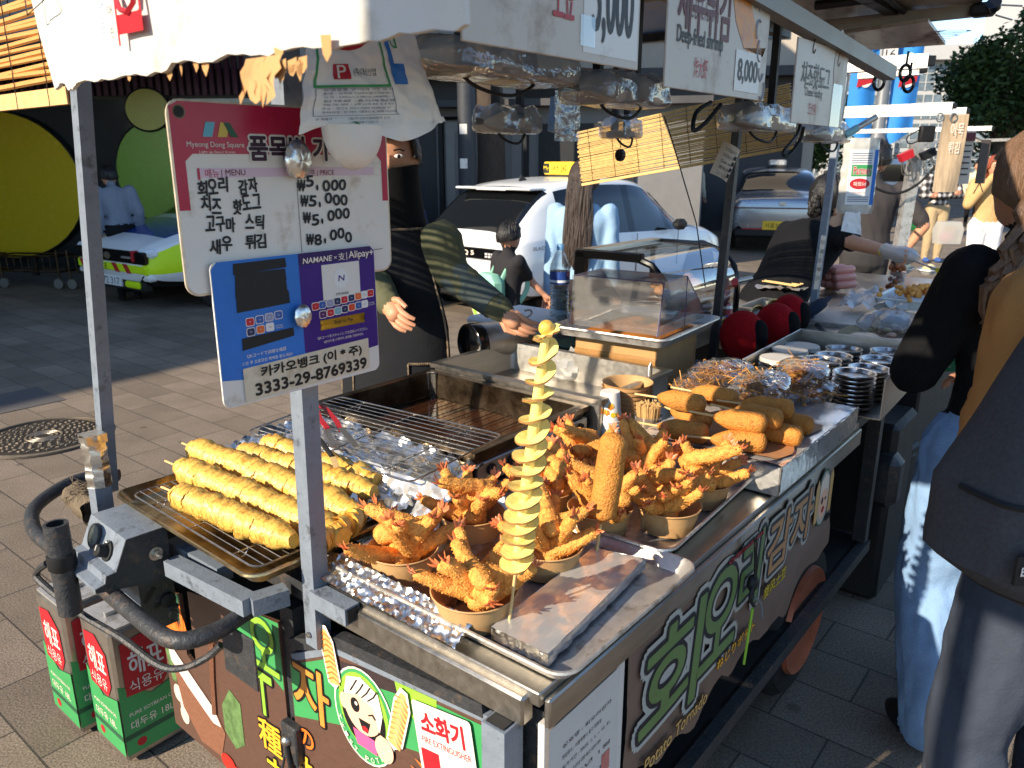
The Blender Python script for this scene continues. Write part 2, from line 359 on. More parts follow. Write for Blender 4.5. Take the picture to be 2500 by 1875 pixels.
outlined(b, 'ネ', -.735, .285, -.665, .36, X, z + .001, m_yel, m_ink, w=.006)
rr = random.Random(3)
m_flame = mat('printed_flame', (236, 116, 40), .4, 0, .25, 30)
m_wick = mat('printed_wicker', (128, 84, 62), .5, 0, .4, 60, 0, 0, stretch=(1, 3, 10)); m_lace = mat('printed_lace', (222, 202, 192), .5, 0, .2, 60); m_onion = mat('printed_onion', (226, 200, 178), .4, 0, .1, 30)
m_herb = mat('printed_herbs', (92, 120, 70), .5, 0, .4, 50); m_tom = mat('printed_tomato', (206, 44, 34), .35, 0, .2, 20)
for k in range(9):
    x = -1.14 + .012 * k; h = rr.uniform(.05, .13); b.flatpoly([(x, .5), (x + .018, .5 + .01), (x + .02, .5 + h * .6), (x + .012, .5 + h), (x + .008, .5 + h * .55)], m_flame, X, z + .0006 + k * 1e-4)
b.flatpoly([(-1.13, .47), (-1.04, .41), (-.93, .36), (-.9, .32), (-.93, .24), (-1.02, .235), (-1.09, .3)], m_wick, X, z + .001)
b.flatpoly([(-1.135, .48), (-1.05, .43), (-.94, .37), (-.915, .33), (-.95, .325), (-1.05, .375), (-1.12, .42)], m_lace, X, z + .0016)
b.flatpoly([(-1.15, .46), (-1.12, .475), (-1.105, .44), (-1.11, .36), (-1.13, .36)], m_herb, X, z + .0005)
b.flatpoly([(-.9, .4), (-.86, .46), (-.82, .44), (-.82, .33), (-.86, .3), (-.9, .33)], m_herb, X, z + .0007)
b.tube([(-.935, .36, .01), (-.925, .46, .01), (-.91, .56, .01)], .008, m_wick, X=X, n=5)
for x, y in ((-1.11, .33), (-1.085, .3), (-1.09, .275)): b.disc(x, y, .02, .025, m_onion, X, z + .002 + x * 1e-3, 16)
for x, y in ((-.9, .24), (-.86, .225)): b.disc(x, y, .03, .022, m_tom, X, z + .003 + x * 1e-3, 16)
b.build('end_panel', cart)
b = MB()
b.prism([(-.61, .2), (-.085, .2), (-.085, .768), (-.26, .758), (-.46, .73), (-.53, .69), (-.61, .647)], .01, m_wprint, E0)
z = .0105
b.flatpoly([(-.608, .64), (-.5, .70), (-.36, .735), (-.085, .762), (-.085, .64), (-.25, .63), (-.36, .6), (-.46, .575), (-.608, .52)], m_green, X, z)
b.flatpoly([(-.5, .705), (-.38, .738), (-.255, .755), (-.27, .73), (-.40, .70)], mat('printed_dark_leather', (52, 40, 40), .5, 0, .2, 30), X, z + .0004)
b.flatpoly([(-.3, .748), (-.2, .76), (-.2, .70), (-.25, .69), (-.29, .71)], m_lime, X, z + .0005)
outlined(b, '자', -.60, .545, -.49, .665, X, z + .001, mat('amber_print', (226, 140, 58), .4, 0, .1), m_ink, w=.007)
outlined(b, 'の', -.598, .462, -.55, .505, X, z + .001, m_flame, m_ink, w=.004)
outlined(b, 'も!', -.60, .365, -.52, .435, X, z + .001, m_orange, m_ink, w=.005)
# round emblem: a smiling cook's head in a green oval with two potato twists
cx, cy = -.386, .632
m_peach = mat('printed_peach', (238, 190, 158), .4, 0, .03); m_cream = mat('printed_cream', (240, 224, 206), .4, 0, .03); m_gold = mat('printed_gold', (214, 170, 100), .4, 0, .1, 40)
b.disc(cx, cy, .083, .1, m_white, X, z + .002); b.disc(cx, cy, .079, .096, m_green, X, z + .0025); b.disc(cx, cy + .012, .068, .078, m_lime, X, z + .003); b.disc(cx, cy + .002, .06, .066, m_ink, X, z + .0034)
b.disc(cx - .002, cy + .014, .05, .05, m_peach, X, z + .004); b.disc(cx - .052, cy + .012, .012, .017, m_peach, X, z + .0041)
b.flatpoly([(cx - .05, cy + .03), (cx - .04, cy + .07), (cx + .0, cy + .085), (cx + .045, cy + .07), (cx + .055, cy + .03), (cx + .045, cy - .01), (cx + .03, cy + .035), (cx - .01, cy + .045)], m_cream, X, z + .0048)
for k in range(4): b.tube([(cx - .03 + k * .016, cy + .045, .017), (cx - .02 + k * .018, cy + .06, .017), (cx - .01 + k * .018, cy + .076, .017)], .0012, m_ink, X=X, n=4)
b.disc(cx - .02, cy + .018, .012, .015, m_ink, X, z + .0049); b.disc(cx - .016, cy + .023, .004, .004, m_white, X, z + .0053)
b.tube([(cx + .018, cy + .014, .016), (cx + .028, cy + .02, .016), (cx + .036, cy + .013, .016)], .0016, m_ink, X=X, n=4)
b.flatpoly([(cx - .012, cy - .006), (cx + .02, cy - .004), (cx + .012, cy - .028), (cx - .002, cy - .028)], m_ink, X, z + .0049); b.disc(cx + .006, cy - .021, .008, .006, m_red, X, z + .0052, 12)
b.flatpoly([(cx - .03, cy - .035), (cx + .03, cy - .035), (cx + .035, cy - .065), (cx - .02, cy - .066)], mat('printed_pink', (214, 90, 140), .4, 0, 0), X, z + .0045)
b.disc(cx + .055, cy - .04, .024, .027, m_peach, X, z + .005); b.disc(cx + .05, cy - .028, .01, .016, m_peach, X, z + .0054)
for (px, py, a, ln) in ((cx - .085, cy + .09, 12, .055), (cx + .098, cy + .045, -14, .062)):
    Y_ = X @ T(px, py, z + .0056) @ RZ(a)
    b.flatpoly([(-.02, -ln), (0, -ln - .01), (.02, -ln + .01), (.022, ln * .6), (.008, ln + .008), (-.01, ln + .008), (-.02, ln * .6)], m_white, Y_); b.flatpoly([(-.015, -ln), (.015, -ln), (.018, ln * .5), (.005, ln), (-.006, ln), (-.016, ln * .5)], m_gold, Y_, .0004)
    for q in range(9): yy = -ln * .85 + q * ln * .2; b.tube([(-.016, yy, .001), (0, yy + .006, .001), (.016, yy - .002, .001)], .0014, m_flame, X=Y_, n=4)
for i, ch in enumerate('TWIST POTATO'):
    a = R(200 + i * 12.6); b.text(ch, -.0048, -.0055, .0048, .0055, m_white, X @ T(cx + .071 * math.cos(a), cy + .085 * math.sin(a), z + .0058) @ RZ(math.degrees(a) + 90)) if ch != ' ' else None
for k in range(12):      # printed spiral potato
    Y_ = X @ T(-.34 + k * .011, .40 + k * .021, z + .003 + k * 1e-4) @ RZ(-24); b.flatpoly([(-.035 + k * .001, -.003), (0, .003), (.035 - k * .001, .009), (.03, .0), (0, -.006)], m_flame, Y_)
# fire-extinguisher notice
Y_ = X @ T(-.175, .665, .0165) @ RZ(9) @ SCL(.86, 1, 1)
b.rect(-.078, -.19, .078, .085, m_white, Y_, 0, .008); b.btext('소화기', -.058, .03, .055, .07, m_red, Y_, .0006, .0016); b.text('FIRE EXTINGUISHER', -.062, .01, .068, .022, m_red, Y_, .0006)
b.rect(-.07, -.18, -.004, -.002, m_red, Y_, .0005, .003); b.rect(.03, -.18, .07, -.03, m_red, Y_, .0005, .003)
b.flatpoly([(-.02, -.0), (.04, -.0), (.04, -.06), (.062, -.06), (.01, -.125), (-.035, -.06), (-.02, -.06)], m_white, Y_, .0009)
for ex, ey in ((-.045, -.09), (.058, -.11)): b.rect(ex - .014, ey - .04, ex + .014, ey + .02, m_white, Y_, .001, .006); b.rect(ex - .006, ey + .02, ex + .006, ey + .034, m_white, Y_, .0011); b.flatpoly([(ex - .004, ey + .034), (ex + .02, ey + .046), (ex + .022, ey + .04), (ex + .004, ey + .03)], m_white, Y_, .0012); b.tube([(ex - .006, ey + .03, .001), (ex - .02, ey + .026, .001), (ex - .022, ey - .01, .001)], .002, m_white, X=Y_, n=4)
b.build('door_panel', cart)
b = MB()       # right-hand lime end strip and drawer rail above the door panel
b.box((.0, .055, .48), (.012, .03, .5), mat('lime_tape', (120, 190, 50), .5, 0, .3, 50), b=.001)
b.tube([(.0, .6, .69), (.0, .45, .757), (.0, .1, .788)], .012, m_paintd, square=True)
b.tube([(-.004, .6, .66), (-.004, .46, .737), (-.004, .09, .777)], .007, m_paint, square=True)
b.build('drawer_rail', cart)
b = MB()       # latch
b.box((-.018, .612, .46), (.02, .05, .09), m_paintd, b=.003); b.tube([(-.02, .63, .45), (-.03, .65, .36), (-.03, .66, .33)], .003, m_paintd); b.tube([(-.03, .62, .48), (-.035, .6, .4), (-.035, .595, .25)], .005, m_black)
b.ell((-.03, .615, .47), (.012, .012, .012), m_steel); b.build('latch', cart)
# --- side: notice panel near the corner and the lettered banner
SX = SIDE
m_ban = mat('banner_vinyl', (120, 98, 84), .42, 0, .08, 5, .12, 9, dirt=((98, 78, 66), .3, 5))
b = MB(); X = T(0, -.004, 0) @ SX
b.box((.125, .004, .5), (.23, .012, .6), m_white, b=.001)
z = .0035
b.rect(.015, .55, .215, .79, mat('notice_paper', (206, 200, 192), .5, 0, .03), X, z, .002)
for k in range(5): b.text(('상호명 : 회오리감자', '영업장소 : 서울특별시 중구 명동길', '허가기간 : 2025. 1. 1. ~ 12. 31.', '도로법 제61조 및 같은법 시행령 제55조 규정에 의하여', '2025년 1월')[k], .05, .735 - k * .02, .19 - .03 * (k % 2), .743 - k * .02, m_ink, X, z + .0006)
b.text('서울특별시중구청장', .08, .615, .18, .628, m_ink, X, z + .0006); b.rect(.165, .605, .19, .645, mat('seal_print', (196, 120, 110), .5, 0, .2, 80), X, z + .0007)
b.rect(.01, .555, .22, .575, m_maroon, X, z + .0008)
b.rect(.012, .25, .22, .545, mat('photo_print_fries', (168, 128, 92), .4, 0, .5, 26, stretch=(3, 1, 1)), X, z + .0004)
for k in range(4): b.tube([(.13 + .05 * math.cos(a * .5) * (1 - k * .18), .36 + .07 * math.sin(a * .5) * (1 - k * .18), z + .003) for a in range(13)], .0025, m_ink, X=X, n=4)
b.build('notice_panel', cart)
b = MB(); X = T(0, -.006, 0) @ SX
def bfn(i, j):
    x = .245 + 1.07 * i; top = TOP - .045; bot = .5 + (.04 * fbm(i * 6, .3) + .012 * math.sin(i * 40)) + .10 * max(0, i - .62); y = bot + (top - bot) * j
    return (x, -.006 - .004 * fbm(i * 5, j * 3, 2) - .02 * max(0, i - .85) * (1 - j) * 4, y)
b.grid(bfn, 60, 14, m_ban, thick=-.0015)
z = .008
outlined(b, '회', .27, .56, .5, .785, X, z, mat('leaf_green', (104, 130, 76), .45, 0, .1, 30), mat('navy_outline', (34, 36, 44), .5, 0, 0), mat('pale_outline', (176, 176, 168), .5, 0, 0), w=.013, shear=.12)
outlined(b, '오', .5, .60, .68, .80, X, z, bpy.data.materials['leaf_green'], bpy.data.materials['navy_outline'], bpy.data.materials['pale_outline'], w=.013, shear=.1)
outlined(b, '리', .69, .64, .80, .815, X, z, bpy.data.materials['leaf_green'], bpy.data.materials['navy_outline'], bpy.data.materials['pale_outline'], w=.012, shear=.1)
outlined(b, '감자', .83, .68, 1.13, .81, X, z + .004, mat('ochre_letter', (186, 136, 84), .45, 0, .1, 30), bpy.data.materials['navy_outline'], bpy.data.materials['pale_outline'], w=.011, shear=.1)
b.disc(.835, .80, .012, .012, bpy.data.materials['navy_outline'], X, z + .004); b.text('R', .829, .794, .841, .806, bpy.data.materials['pale_outline'], X, z + .0045)
b.disc(1.22, .745, .052, .082, m_greend, X, z + .004); b.disc(1.22, .745, .047, .076, bpy.data.materials['pale_outline'], X, z + .0045); b.disc(1.22, .735, .036, .05, m_peach, X, z + .005)
b.flatpoly([(1.185, .75), (1.19, .80), (1.22, .815), (1.25, .8), (1.255, .75), (1.235, .77), (1.205, .77)], m_cream, X, z + .0055); b.disc(1.21, .74, .008, .01, m_ink, X, z + .0056); b.disc(1.235, .74, .008, .004, m_ink, X, z + .0056); b.disc(1.222, .712, .012, .009, m_red, X, z + .0056)
for px in (1.165, 1.275): b.flatpoly([(px - .012, .69), (px + .012, .69), (px + .014, .79), (px, .815), (px - .014, .79)], m_gold, X, z + .006)
for st, x0, x1, y0, y1, mt in (('Potato Tornado', .3, .56, .515, .545, m_gold), ('ねじりポテト', .6, .8, .565, .59, m_orange), ('旋风土豆', .84, .98, .62, .65, m_yel), ('TWIST POTATO', 1.265, 1.305, .66, .672, m_ink), ('CHEONGDAM', .62, .80, .806, .815, m_red)):
    outlined(b, st, x0, y0, x1, y1, X, z + .003, mt, m_ink, w=.0025, shear=.1)
b.build('side_banner', cart)
b = MB()   # string, cord and torn tape on the banner
b.tube(cat_rom([(.72, -.03, .83), (.73, -.034, .74), (.705, -.036, .70), (.74, -.034, .66)], 5), .004, m_black); b.tube(cat_rom([(.74, -.034, .68), (.775, -.036, .65), (.80, -.034, .60)], 5), .0025, m_paint); b.tube([(.73, -.035, .66), (.722, -.03, .52)], .003, m_lime)
b.ell((.73, -.03, .72), (.016, .012, .02), m_black); b.build('tie_cord', cart)
# --- wheel under the side
b = MB(); Xw = T(1.42, .10, .25) @ RX(90) @ SCL(.83)
b.lathe([(.10, -.05), (.27, -.05), (.3, -.02), (.3, .02), (.27, .05), (.10, .05)], m_rub, 36, Xw); w_ = b.build('wheel', cart)
b = MB(); b.lathe([(.02, .052), (.17, .056), (.2, .07), (.205, .052)], mat('orange_rim', (176, 96, 66), .45, .3, .2, 20), 32, Xw); b.build('rim', w_)
# --- push handle and rails at the end
hp = [lz(x, y, z_) for x, y, z_ in ((705, 1440, .768), (610, 1490, .768), (520, 1545, .768), (420, 1562, .768), (330, 1500, .768), (230, 1415, .768), (120, 1330, .768), (82, 1290, .768), (85, 1240, .768), (150, 1190, .768), (215, 1165, .768), (290, 1160, .768))]
b = MB(); b.tube(cat_rom(hp, 5), .0165, m_paintd, n=12); b.build('push_handle', cart)
b = MB(); q = [lz(x, y, z_) for x, y, z_ in ((115, 1375, .78), (88, 1400, .74), (110, 1430, .72), (200, 1500, .68), (300, 1560, .66), (390, 1625, .64), (450, 1630, .64), (505, 1605, .66), (540, 1575, .69))]
b.tube(cat_rom(q, 5), .0075, m_paintd, n=8); b.build('brake_rod', cart)
s0 = lz(148, 1350, .84)
b = MB(); b.lathe([(.017, .085), (.023, .085), (.023, -.115), (.017, -.115)], m_paintd, 20, T(s0.x, s0.y, s0.z - .02), False); b.lathe([(.0235, .02), (.027, .018), (.027, -.01), (.024, -.014)], m_black, 20, T(s0.x, s0.y, s0.z - .02)); b.lathe([(.018, .06), (.0001, .06)], m_black, 20, T(s0.x, s0.y, s0.z - .02)); b.build('pole_socket', cart)
b = MB()
for (A, B_) in (((420, 1380, .80), (612, 1478, .80)), ((700, 1450, .80), (612, 1478, .80)), ((425, 1330, .80), (550, 1400, .80))): b.tube([lz(*A), lz(*B_)], .017, m_paint, square=True)
b.box(tuple(lz(585, 1600, .70)), (.004, .11, .11), m_paintd, b=.001)
b.build('handle_rail', cart)
# --- control box with gauge and knob
bx = MB(); prof = [(-.03, .66), (-.03, .775), (-.109, .791), (-.109, .799), (-.09, .803), (-.086, .818), (-.067, .82), (-.04, .88), (.04, .88), (.04, .66)]
Xb = T(-.12, .985, 0) @ RZ(-3); FS = lambda y: Xb @ frame(Vector((0, y, 0)), Vector((1, 0, 0)), Vector((0, 0, 1)), Vector((0, -1, 0)))
bx.prism(prof, .172, m_paint, FS(.086)); bx.prism(prof, .003, m_paintd, FS(-.0862)); box_ = bx.build('control_box', cart)
Xg = Xb @ T(-.0535, 0, .8505) @ RZ(-90) @ RX(65.8) @ SCL(.72)
b = MB(); Xq = Xg @ T(-.05, .002, 0); b.lathe([(.036, 0), (.036, .008), (.031, .010), (.031, .004), (.0001, .004)], m_paintd, 28, Xq); b.disc(0, 0, .03, .03, mat('gauge_face', (190, 186, 168), .3, 0, .1, 40), Xq, .0055); b.tube([(0, 0, .007), (.015, .014, .007)], .001, m_red, X=Xq, n=4)
for k in range(11): a = R(220 - k * 26); b.tube([(.024 * math.cos(a), .024 * math.sin(a), .0065), (.028 * math.cos(a), .028 * math.sin(a), .0065)], .0006, m_ink, X=Xq, n=4)
b.lathe([(.031, .009), (.0001, .012)], m_glass, 24, Xq); b.build('gauge', box_)
Xk = Xg @ T(.045, -.012, 0) @ SCL(.95)
b = MB(); b.lathe([(.031, 0), (.031, .006), (.02, .007), (.019, .034), (.016, .037), (.0001, .037)], m_black, 10, Xk); b.box((0, .008, .038), (.003, .016, .002), m_white, Xk); b.ell((0, .026, .01), (.006, .006, .006), m_steel, Xk); b.build('knob', box_)
b = MB(); Xs = Xb @ T(.012, -.089, .83) @ RX(90) @ SCL(.8); b.lathe([(.018, 0), (.018, .003), (.011, .004), (.011, .012), (.006, .013), (.006, .026), (.001, .028)], m_steel, 14, Xs); b.build('bolt', box_)
b = MB(); Xs = Xb @ T(.022, -.09, .72) @ RX(90) @ SCL(.8); b.lathe([(.02, 0), (.02, .01), (.012, .014), (.001, .015)], m_black, 16, Xs); b.box((0, -.01, .03), (.03, .012, .012), m_black, Xs, b=.004); b.tube([(.012 * math.cos(a * .6), -.035 + .016 * math.sin(a * .6), .03) for a in range(11)], .0015, m_black, X=Xs, n=5); b.build('key_switch', box_)
for x0, z_, w_ in ((-.012, .745, .036), (0, .715, .012)): b = MB(); b.box((x0, -.0895, z_), (w_, .003, .011), m_black, Xb @ T(x0, 0, z_) @ RY(-50 if w_ > .03 else 0) @ T(-x0, 0, -z_), b=.001); b.build('vent_slot', box_)
b = MB()     # taped rag around the handle
g = lz(185, 1195, .81); rr = random.Random(5)
b.grid(lambda i, j: (g.x + .035 * math.cos(6.28 * i) * (1 + .4 * fbm(i * 5, j * 5)), g.y - .09 * j, g.z + .032 * math.sin(6.28 * i) * (1 + .4 * fbm(i * 5, j * 4, 3)) - .01 - .02 * j), 24, 10, cloth('dirty_rag', (112, 98, 80), .4, .6, 90), flat=True)
b.grid(lambda i, j: (g.x + .03 * i - .02, g.y - .01 - .05 * j + .01 * fbm(i * 6, j * 6), g.z - .02 - .09 * i + .01 * fbm(i * 6, j * 9, 3)), 8, 8, bpy.data.materials['dirty_rag'], flat=True)
for k in range(60): b.tube([(g.x + rr.uniform(-.03, .03), g.y - .05 + rr.uniform(-.02, .02), g.z + .02), (g.x + rr.uniform(-.05, .05), g.y - .05 + rr.uniform(-.05, .05), g.z + rr.uniform(-.05, .06))], .0007, bpy.data.materials['dirty_rag'], n=3)
b.build('taped_rag', cart)
# --- posts
def post(name, p0, p1, r, mt=m_paint):
    b = MB(); b.tube([p0, p1], r, mt, square=True, up=(1, 0, 0)); return b.build(name, cart)
post('post', lz(268, 1195, .84), lv(190, 120, 1.12), .0145)
mp = post('post', (-.012, .505, .735), (-.012, .47, 2.0), .0165)
b = MB(); b.lathe([(.006, 0), (.005, .003), (.001, .004)], m_steel, 10, T(-.0305, .508, .76) @ RY(-90)); b.build('bolt', mp)
post('post', (1.98, .66, .84), (1.98, .62, 2.0), .014, m_paintd)
sp = lz(245, 1225, .86)
post('stub_post', (sp.x, sp.y, .72), (sp.x + .005, sp.y, .95), .018)
b = MB(); b.grid(lambda i, j: ((.021 + .0035 * fbm(i * 9, j * 14)) * 1.25 * math.cos(6.283 * i + .785) + sp.x + .005, (.021 + .0035 * fbm(i * 9 + 3, j * 14)) * 1.25 * math.sin(6.283 * i + .785) + sp.y, .90 + .12 * j), 8, 22, m_foil, flat=True); b.box((sp.x + .005, sp.y, 1.012), (.044, .044, .02), m_foil); b.build('foil_wrap', cart)
b = MB(); q = Vector((-.018, .055, 0)); b.tube([(q.x, q.y, .60), (q.x, q.y, .80)], .022, m_paint, square=True, up=(1, 0, 0)); b.box((q.x, q.y, .801), (.034, .034, .004), m_black); b.build('corner_socket', cart)
b = MB(); b.tube([(-.02, .49, .845), (-.02, .39, .845)], .016, m_paint, square=True, up=(0, 0, 1)); b.box((-.02, .389, .845), (.024, .003, .024), m_black); b.build('side_socket', cart)
# ================================================================= trays, fryer and food on the cart
def pan(b, w, d, h, mt, X, r=.03, flare=.014, rim=.008, th=.003):
    def ring(e, z, rr): return [(x, y, z) for x, y in rrect(-w / 2 + e, -d / 2 + e, w / 2 - e, d / 2 - e, max(rr, .004), 6)]
    e0 = rim
    rs = [ring(e0 + flare + .012, th, r * .6), ring(e0 + flare, th + .003, r * .8), ring(e0, h - .002, r), ring(e0 * .6, h + .0015, r + e0 * .4), ring(e0 * .15, h + .001, r + e0 * .85), ring(0, h - .003, r + e0), ring(e0 * .3, h - .006, r + e0 * .7), ring(e0 + .002, h - .006, r), ring(e0 + flare + .002, 0, r * .8)]
    b.rings(rs, mt, X)
def sheet_pan(name, label, X, w, d, h=.026, mt=None, group='aluminium sheet pans on the cart', cat='tray'):
    b = MB(); pan(b, w, d, h, mt or m_steel2, T(0, 0, 0)); o = b.build(name, X=X); return tag(o, label, cat, group)
def crumple(b, w, d, amp, X, nu=26, nv=26, mt=None, seed=0., edge=0., th=0.):
    rr = random.Random(seed); J = {}
    def fn(i, j):
        k = (round(i * nu), round(j * nv))
        if k not in J: J[k] = (rr.uniform(-.3, .3) / nu * w, rr.uniform(-.3, .3) / nv * d, amp * (1.5 * abs(fbm(i * 4 + seed, j * 4 * d / w, 3, 2)) + .45 * abs(fbm(i * 11 + seed, j * 11 * d / w, 8, 2)) + rr.uniform(-.05, .05) - .5) + edge * max(0, 1 - min(i, 1 - i, j, 1 - j) * 9) * rr.uniform(.2, 1))
        q = J[k]; return ((i - .5) * w + q[0], (j - .5) * d + q[1], q[2])
    b.grid(fn, nu, nv, mt or m_foil, X)
# --- front right pan, foil under the bowls, foil block
TZ = TOP + .003
pan2 = sheet_pan('sheet_pan', 'large aluminium pan at the cart corner holding the foil block and four shrimp bowls', CF(.228, .235, TZ), .43, .545, .03)
b = MB(); crumple(b, .38, .28, .007, T(0, 0, 0), 44, 34, mat('browned_lining', (150, 112, 74), .35, .35, .25, 20, .2, 60, dirt=((196, 188, 176), .5, 16)), seed=2, edge=.012); o = b.build('foil_sheet', X=CF(.22, .375, TZ + .012)); tag(o, 'crumpled foil and paper lining under the shrimp bowls by the grey post', 'foil')
b = MB(); crumple(b, .055, .36, .006, T(0, 0, 0), 14, 90, seed=4, edge=.004); o = b.build('foil_edge', X=CF(.012, .335, TZ + .026) @ RY(-30)); tag(o, 'bright foil folded over the front rim of the corner pan', 'foil')
bc = [lz(x, y, .893) for x, y in ((1199, 1530), (1337, 1597), (1575, 1363), (1448, 1337))]
b = MB()
def blk(i, j):
    p = bc[0].lerp(bc[1], j).lerp(bc[3].lerp(bc[2], j), i); return (p.x, p.y, .893 + .0012 * fbm(i * 16, j * 6, 2))
b.grid(blk, 46, 18, m_foil2)
n_ = [Vector((p.x, p.y, .0)) for p in bc]; cen = sum(n_, Vector()) / 4
for k in range(4):
    A, B_ = n_[k], n_[(k + 1) % 4]; nn = ((A + B_) / 2 - cen).normalized()
    b.grid(lambda i, j: tuple(A.lerp(B_, i) + nn * (.0035 * fbm(i * 14 + k * 5, j * 3, 2) * (1 if 0 < j else .0)) + Z * (.8932 + .0012 * fbm(*( (0, i * 6) if k == 0 else (i * 16, 6) ), 2) * (j == 0) - .022 * j)), 30, 5, m_foil, flat=True)
o = b.build('foil_block', X=CF(0, 0, 0)); tag(o, 'slab wrapped in shiny foil that holds the two display skewers upright', 'stand')
# --- second pan of shrimp, further along the edge
pan3 = sheet_pan('sheet_pan', 'aluminium pan of shrimp bowls between the fryer and the corn dog platform edge', CF(.685, .235, TZ + .004, 3), .53, .40, .03)
# --- potato pan on the near left corner, with rack
pan1 = sheet_pan('sheet_pan', 'oily aluminium pan with wire rack under the fried twist potatoes', CF(.055, .80, TOP + .02, -2), .34, .56, .028, m_oily := mat('oily_aluminium', (188, 166, 126), .3, 1., .15, 16, .1, 50, dirt=((140, 96, 44), .6, 9)))
def rack(name, label, X, w, d, n, group='wire racks', mt=None):
    b = MB(); mt = mt or m_steel
    b.tube([(x, y, 0) for x, y in rrect(-w / 2, -d / 2, w / 2, d / 2, .02, 3)], .0022, mt, n=6, closed=True)
    for k in range(1, n): x = -w / 2 + w * k / n; b.tube([(x, -d / 2, .001), (x, d / 2, .001)], .0012, mt, n=5)
    for k in (-.33, 0, .33): b.tube([(-w / 2, d * k, -.002), (w / 2, d * k, -.002)], .0018, mt, n=5)
    for sx in (-.42, .42):
        for k in (-.33, .33): b.tube([(w * sx - .015, d * k, -.002), (w * sx - .004, d * k, -.014), (w * sx + .004, d * k, -.014), (w * sx + .015, d * k, -.002)], .0016, mt, n=5)
    o = b.build(name, X=X); return tag(o, label, 'rack', group)
rack('wire_rack', 'wire cooling rack in the oily pan, under the twist potatoes', CF(.055, .80, TOP + .045, -2), .28, .49, 16)
# --- twist potatoes lying on the rack
m_pot = mat('fried_potato', (226, 182, 84), .38, 0, .16, 40, .2, 160, sss=.1, dirt=((176, 112, 32), .35, 34)); m_pote = mat('crisp_potato_edge', (206, 146, 66), .45, 0, .3, 90, .2, 160)
def twist_mesh(name, L, Rr, turns, seed):
    b = MB(); K = 9; N = 22; rs = []; rr = random.Random(seed); J = [rr.uniform(.86, 1.07) for _ in range(turns + 3)]; ox = [rr.uniform(-.003, .003) for _ in range(turns + 3)]
    for k in range(turns * K + 1):
        t = k / (turns * K); env = min(1, (t * 9 + .25)) ** .6 * min(1, ((1 - t) * 7 + .35)) ** .6; ring = []
        for j in range(N):
            a = 2 * math.pi * j / N; ph = t * turns + a / (2 * math.pi); fr = ph % 1.0; q = int(ph)
            r = Rr * env * J[q] * (1.06 - .24 * fr ** .8 if fr > .12 else .84 + .22 * fr / .12) * (1 + .06 * fbm(math.cos(a) * 2 + q, math.sin(a) * 2, seed))
            ring.append((L * t + .004 * fbm(math.cos(a), math.sin(a), q) - 1.1 * (r - Rr * .85), r * math.cos(a) + ox[q] * 1.5, r * math.sin(a) + .002 * math.sin(q * 1.7)))
        rs.append(ring)
    b.rings(rs, m_pot)
    ie = b.m(m_pote)
    for k in range(turns * K):
        for j in range(N):
            fr = (k / K + j / N) % 1.0
            if .10 < fr < .19: b.mi[k * N + j] = ie
    return b
tw = []
ends = [((425, 1205, .052), (708, 1318, .05)), ((430, 1140, .056), (830, 1308, .052)), ((462, 1092, .058), (870, 1255, .054)), ((575, 1098, .05), (905, 1200, .05)), ((640, 1080, .05), (912, 1172, .047)), ((770, 1330, .05), (880, 1262, .06))]
for i, (A, B_, ) in enumerate(ends):
    p0 = lz(A[0], A[1], TOP + .047 + .024); p1 = lz(B_[0], B_[1], TOP + .047 + .024); d = p1 - p0; L = d.length; rad = (.03, .033, .034, .029, .028, .025)[i]
    X = CF(p0.x, p0.y, p0.z) @ d.to_track_quat('X', 'Z').to_matrix().to_4x4()
    lab = ['fried twist potato skewer nearest the wire rack edge', 'fried twist potato skewer lying second from the camera', 'large fried twist potato skewer lying third, against the foil side', 'fried twist potato skewer lying beside the foil, passing behind the post', 'fried twist potato skewer half under the draining rack', 'broken end of a fried twist potato right of the post'][i]
    r_ = thing('twist_potato', lab, 'twist potato', X, 'fried twist potatoes on the rack')
    twist_mesh('potato', L, rad, max(4, int(L / (.0115, .0165, .017, .013, .013, .014)[i])), i + 1).build('potato_spiral', r_)
    if i < 3: b = MB(); b.tube([(-.045, 0, .004), (L * .5, 0, 0)], .0026, m_bamboo, n=7); b.build('stick', r_)
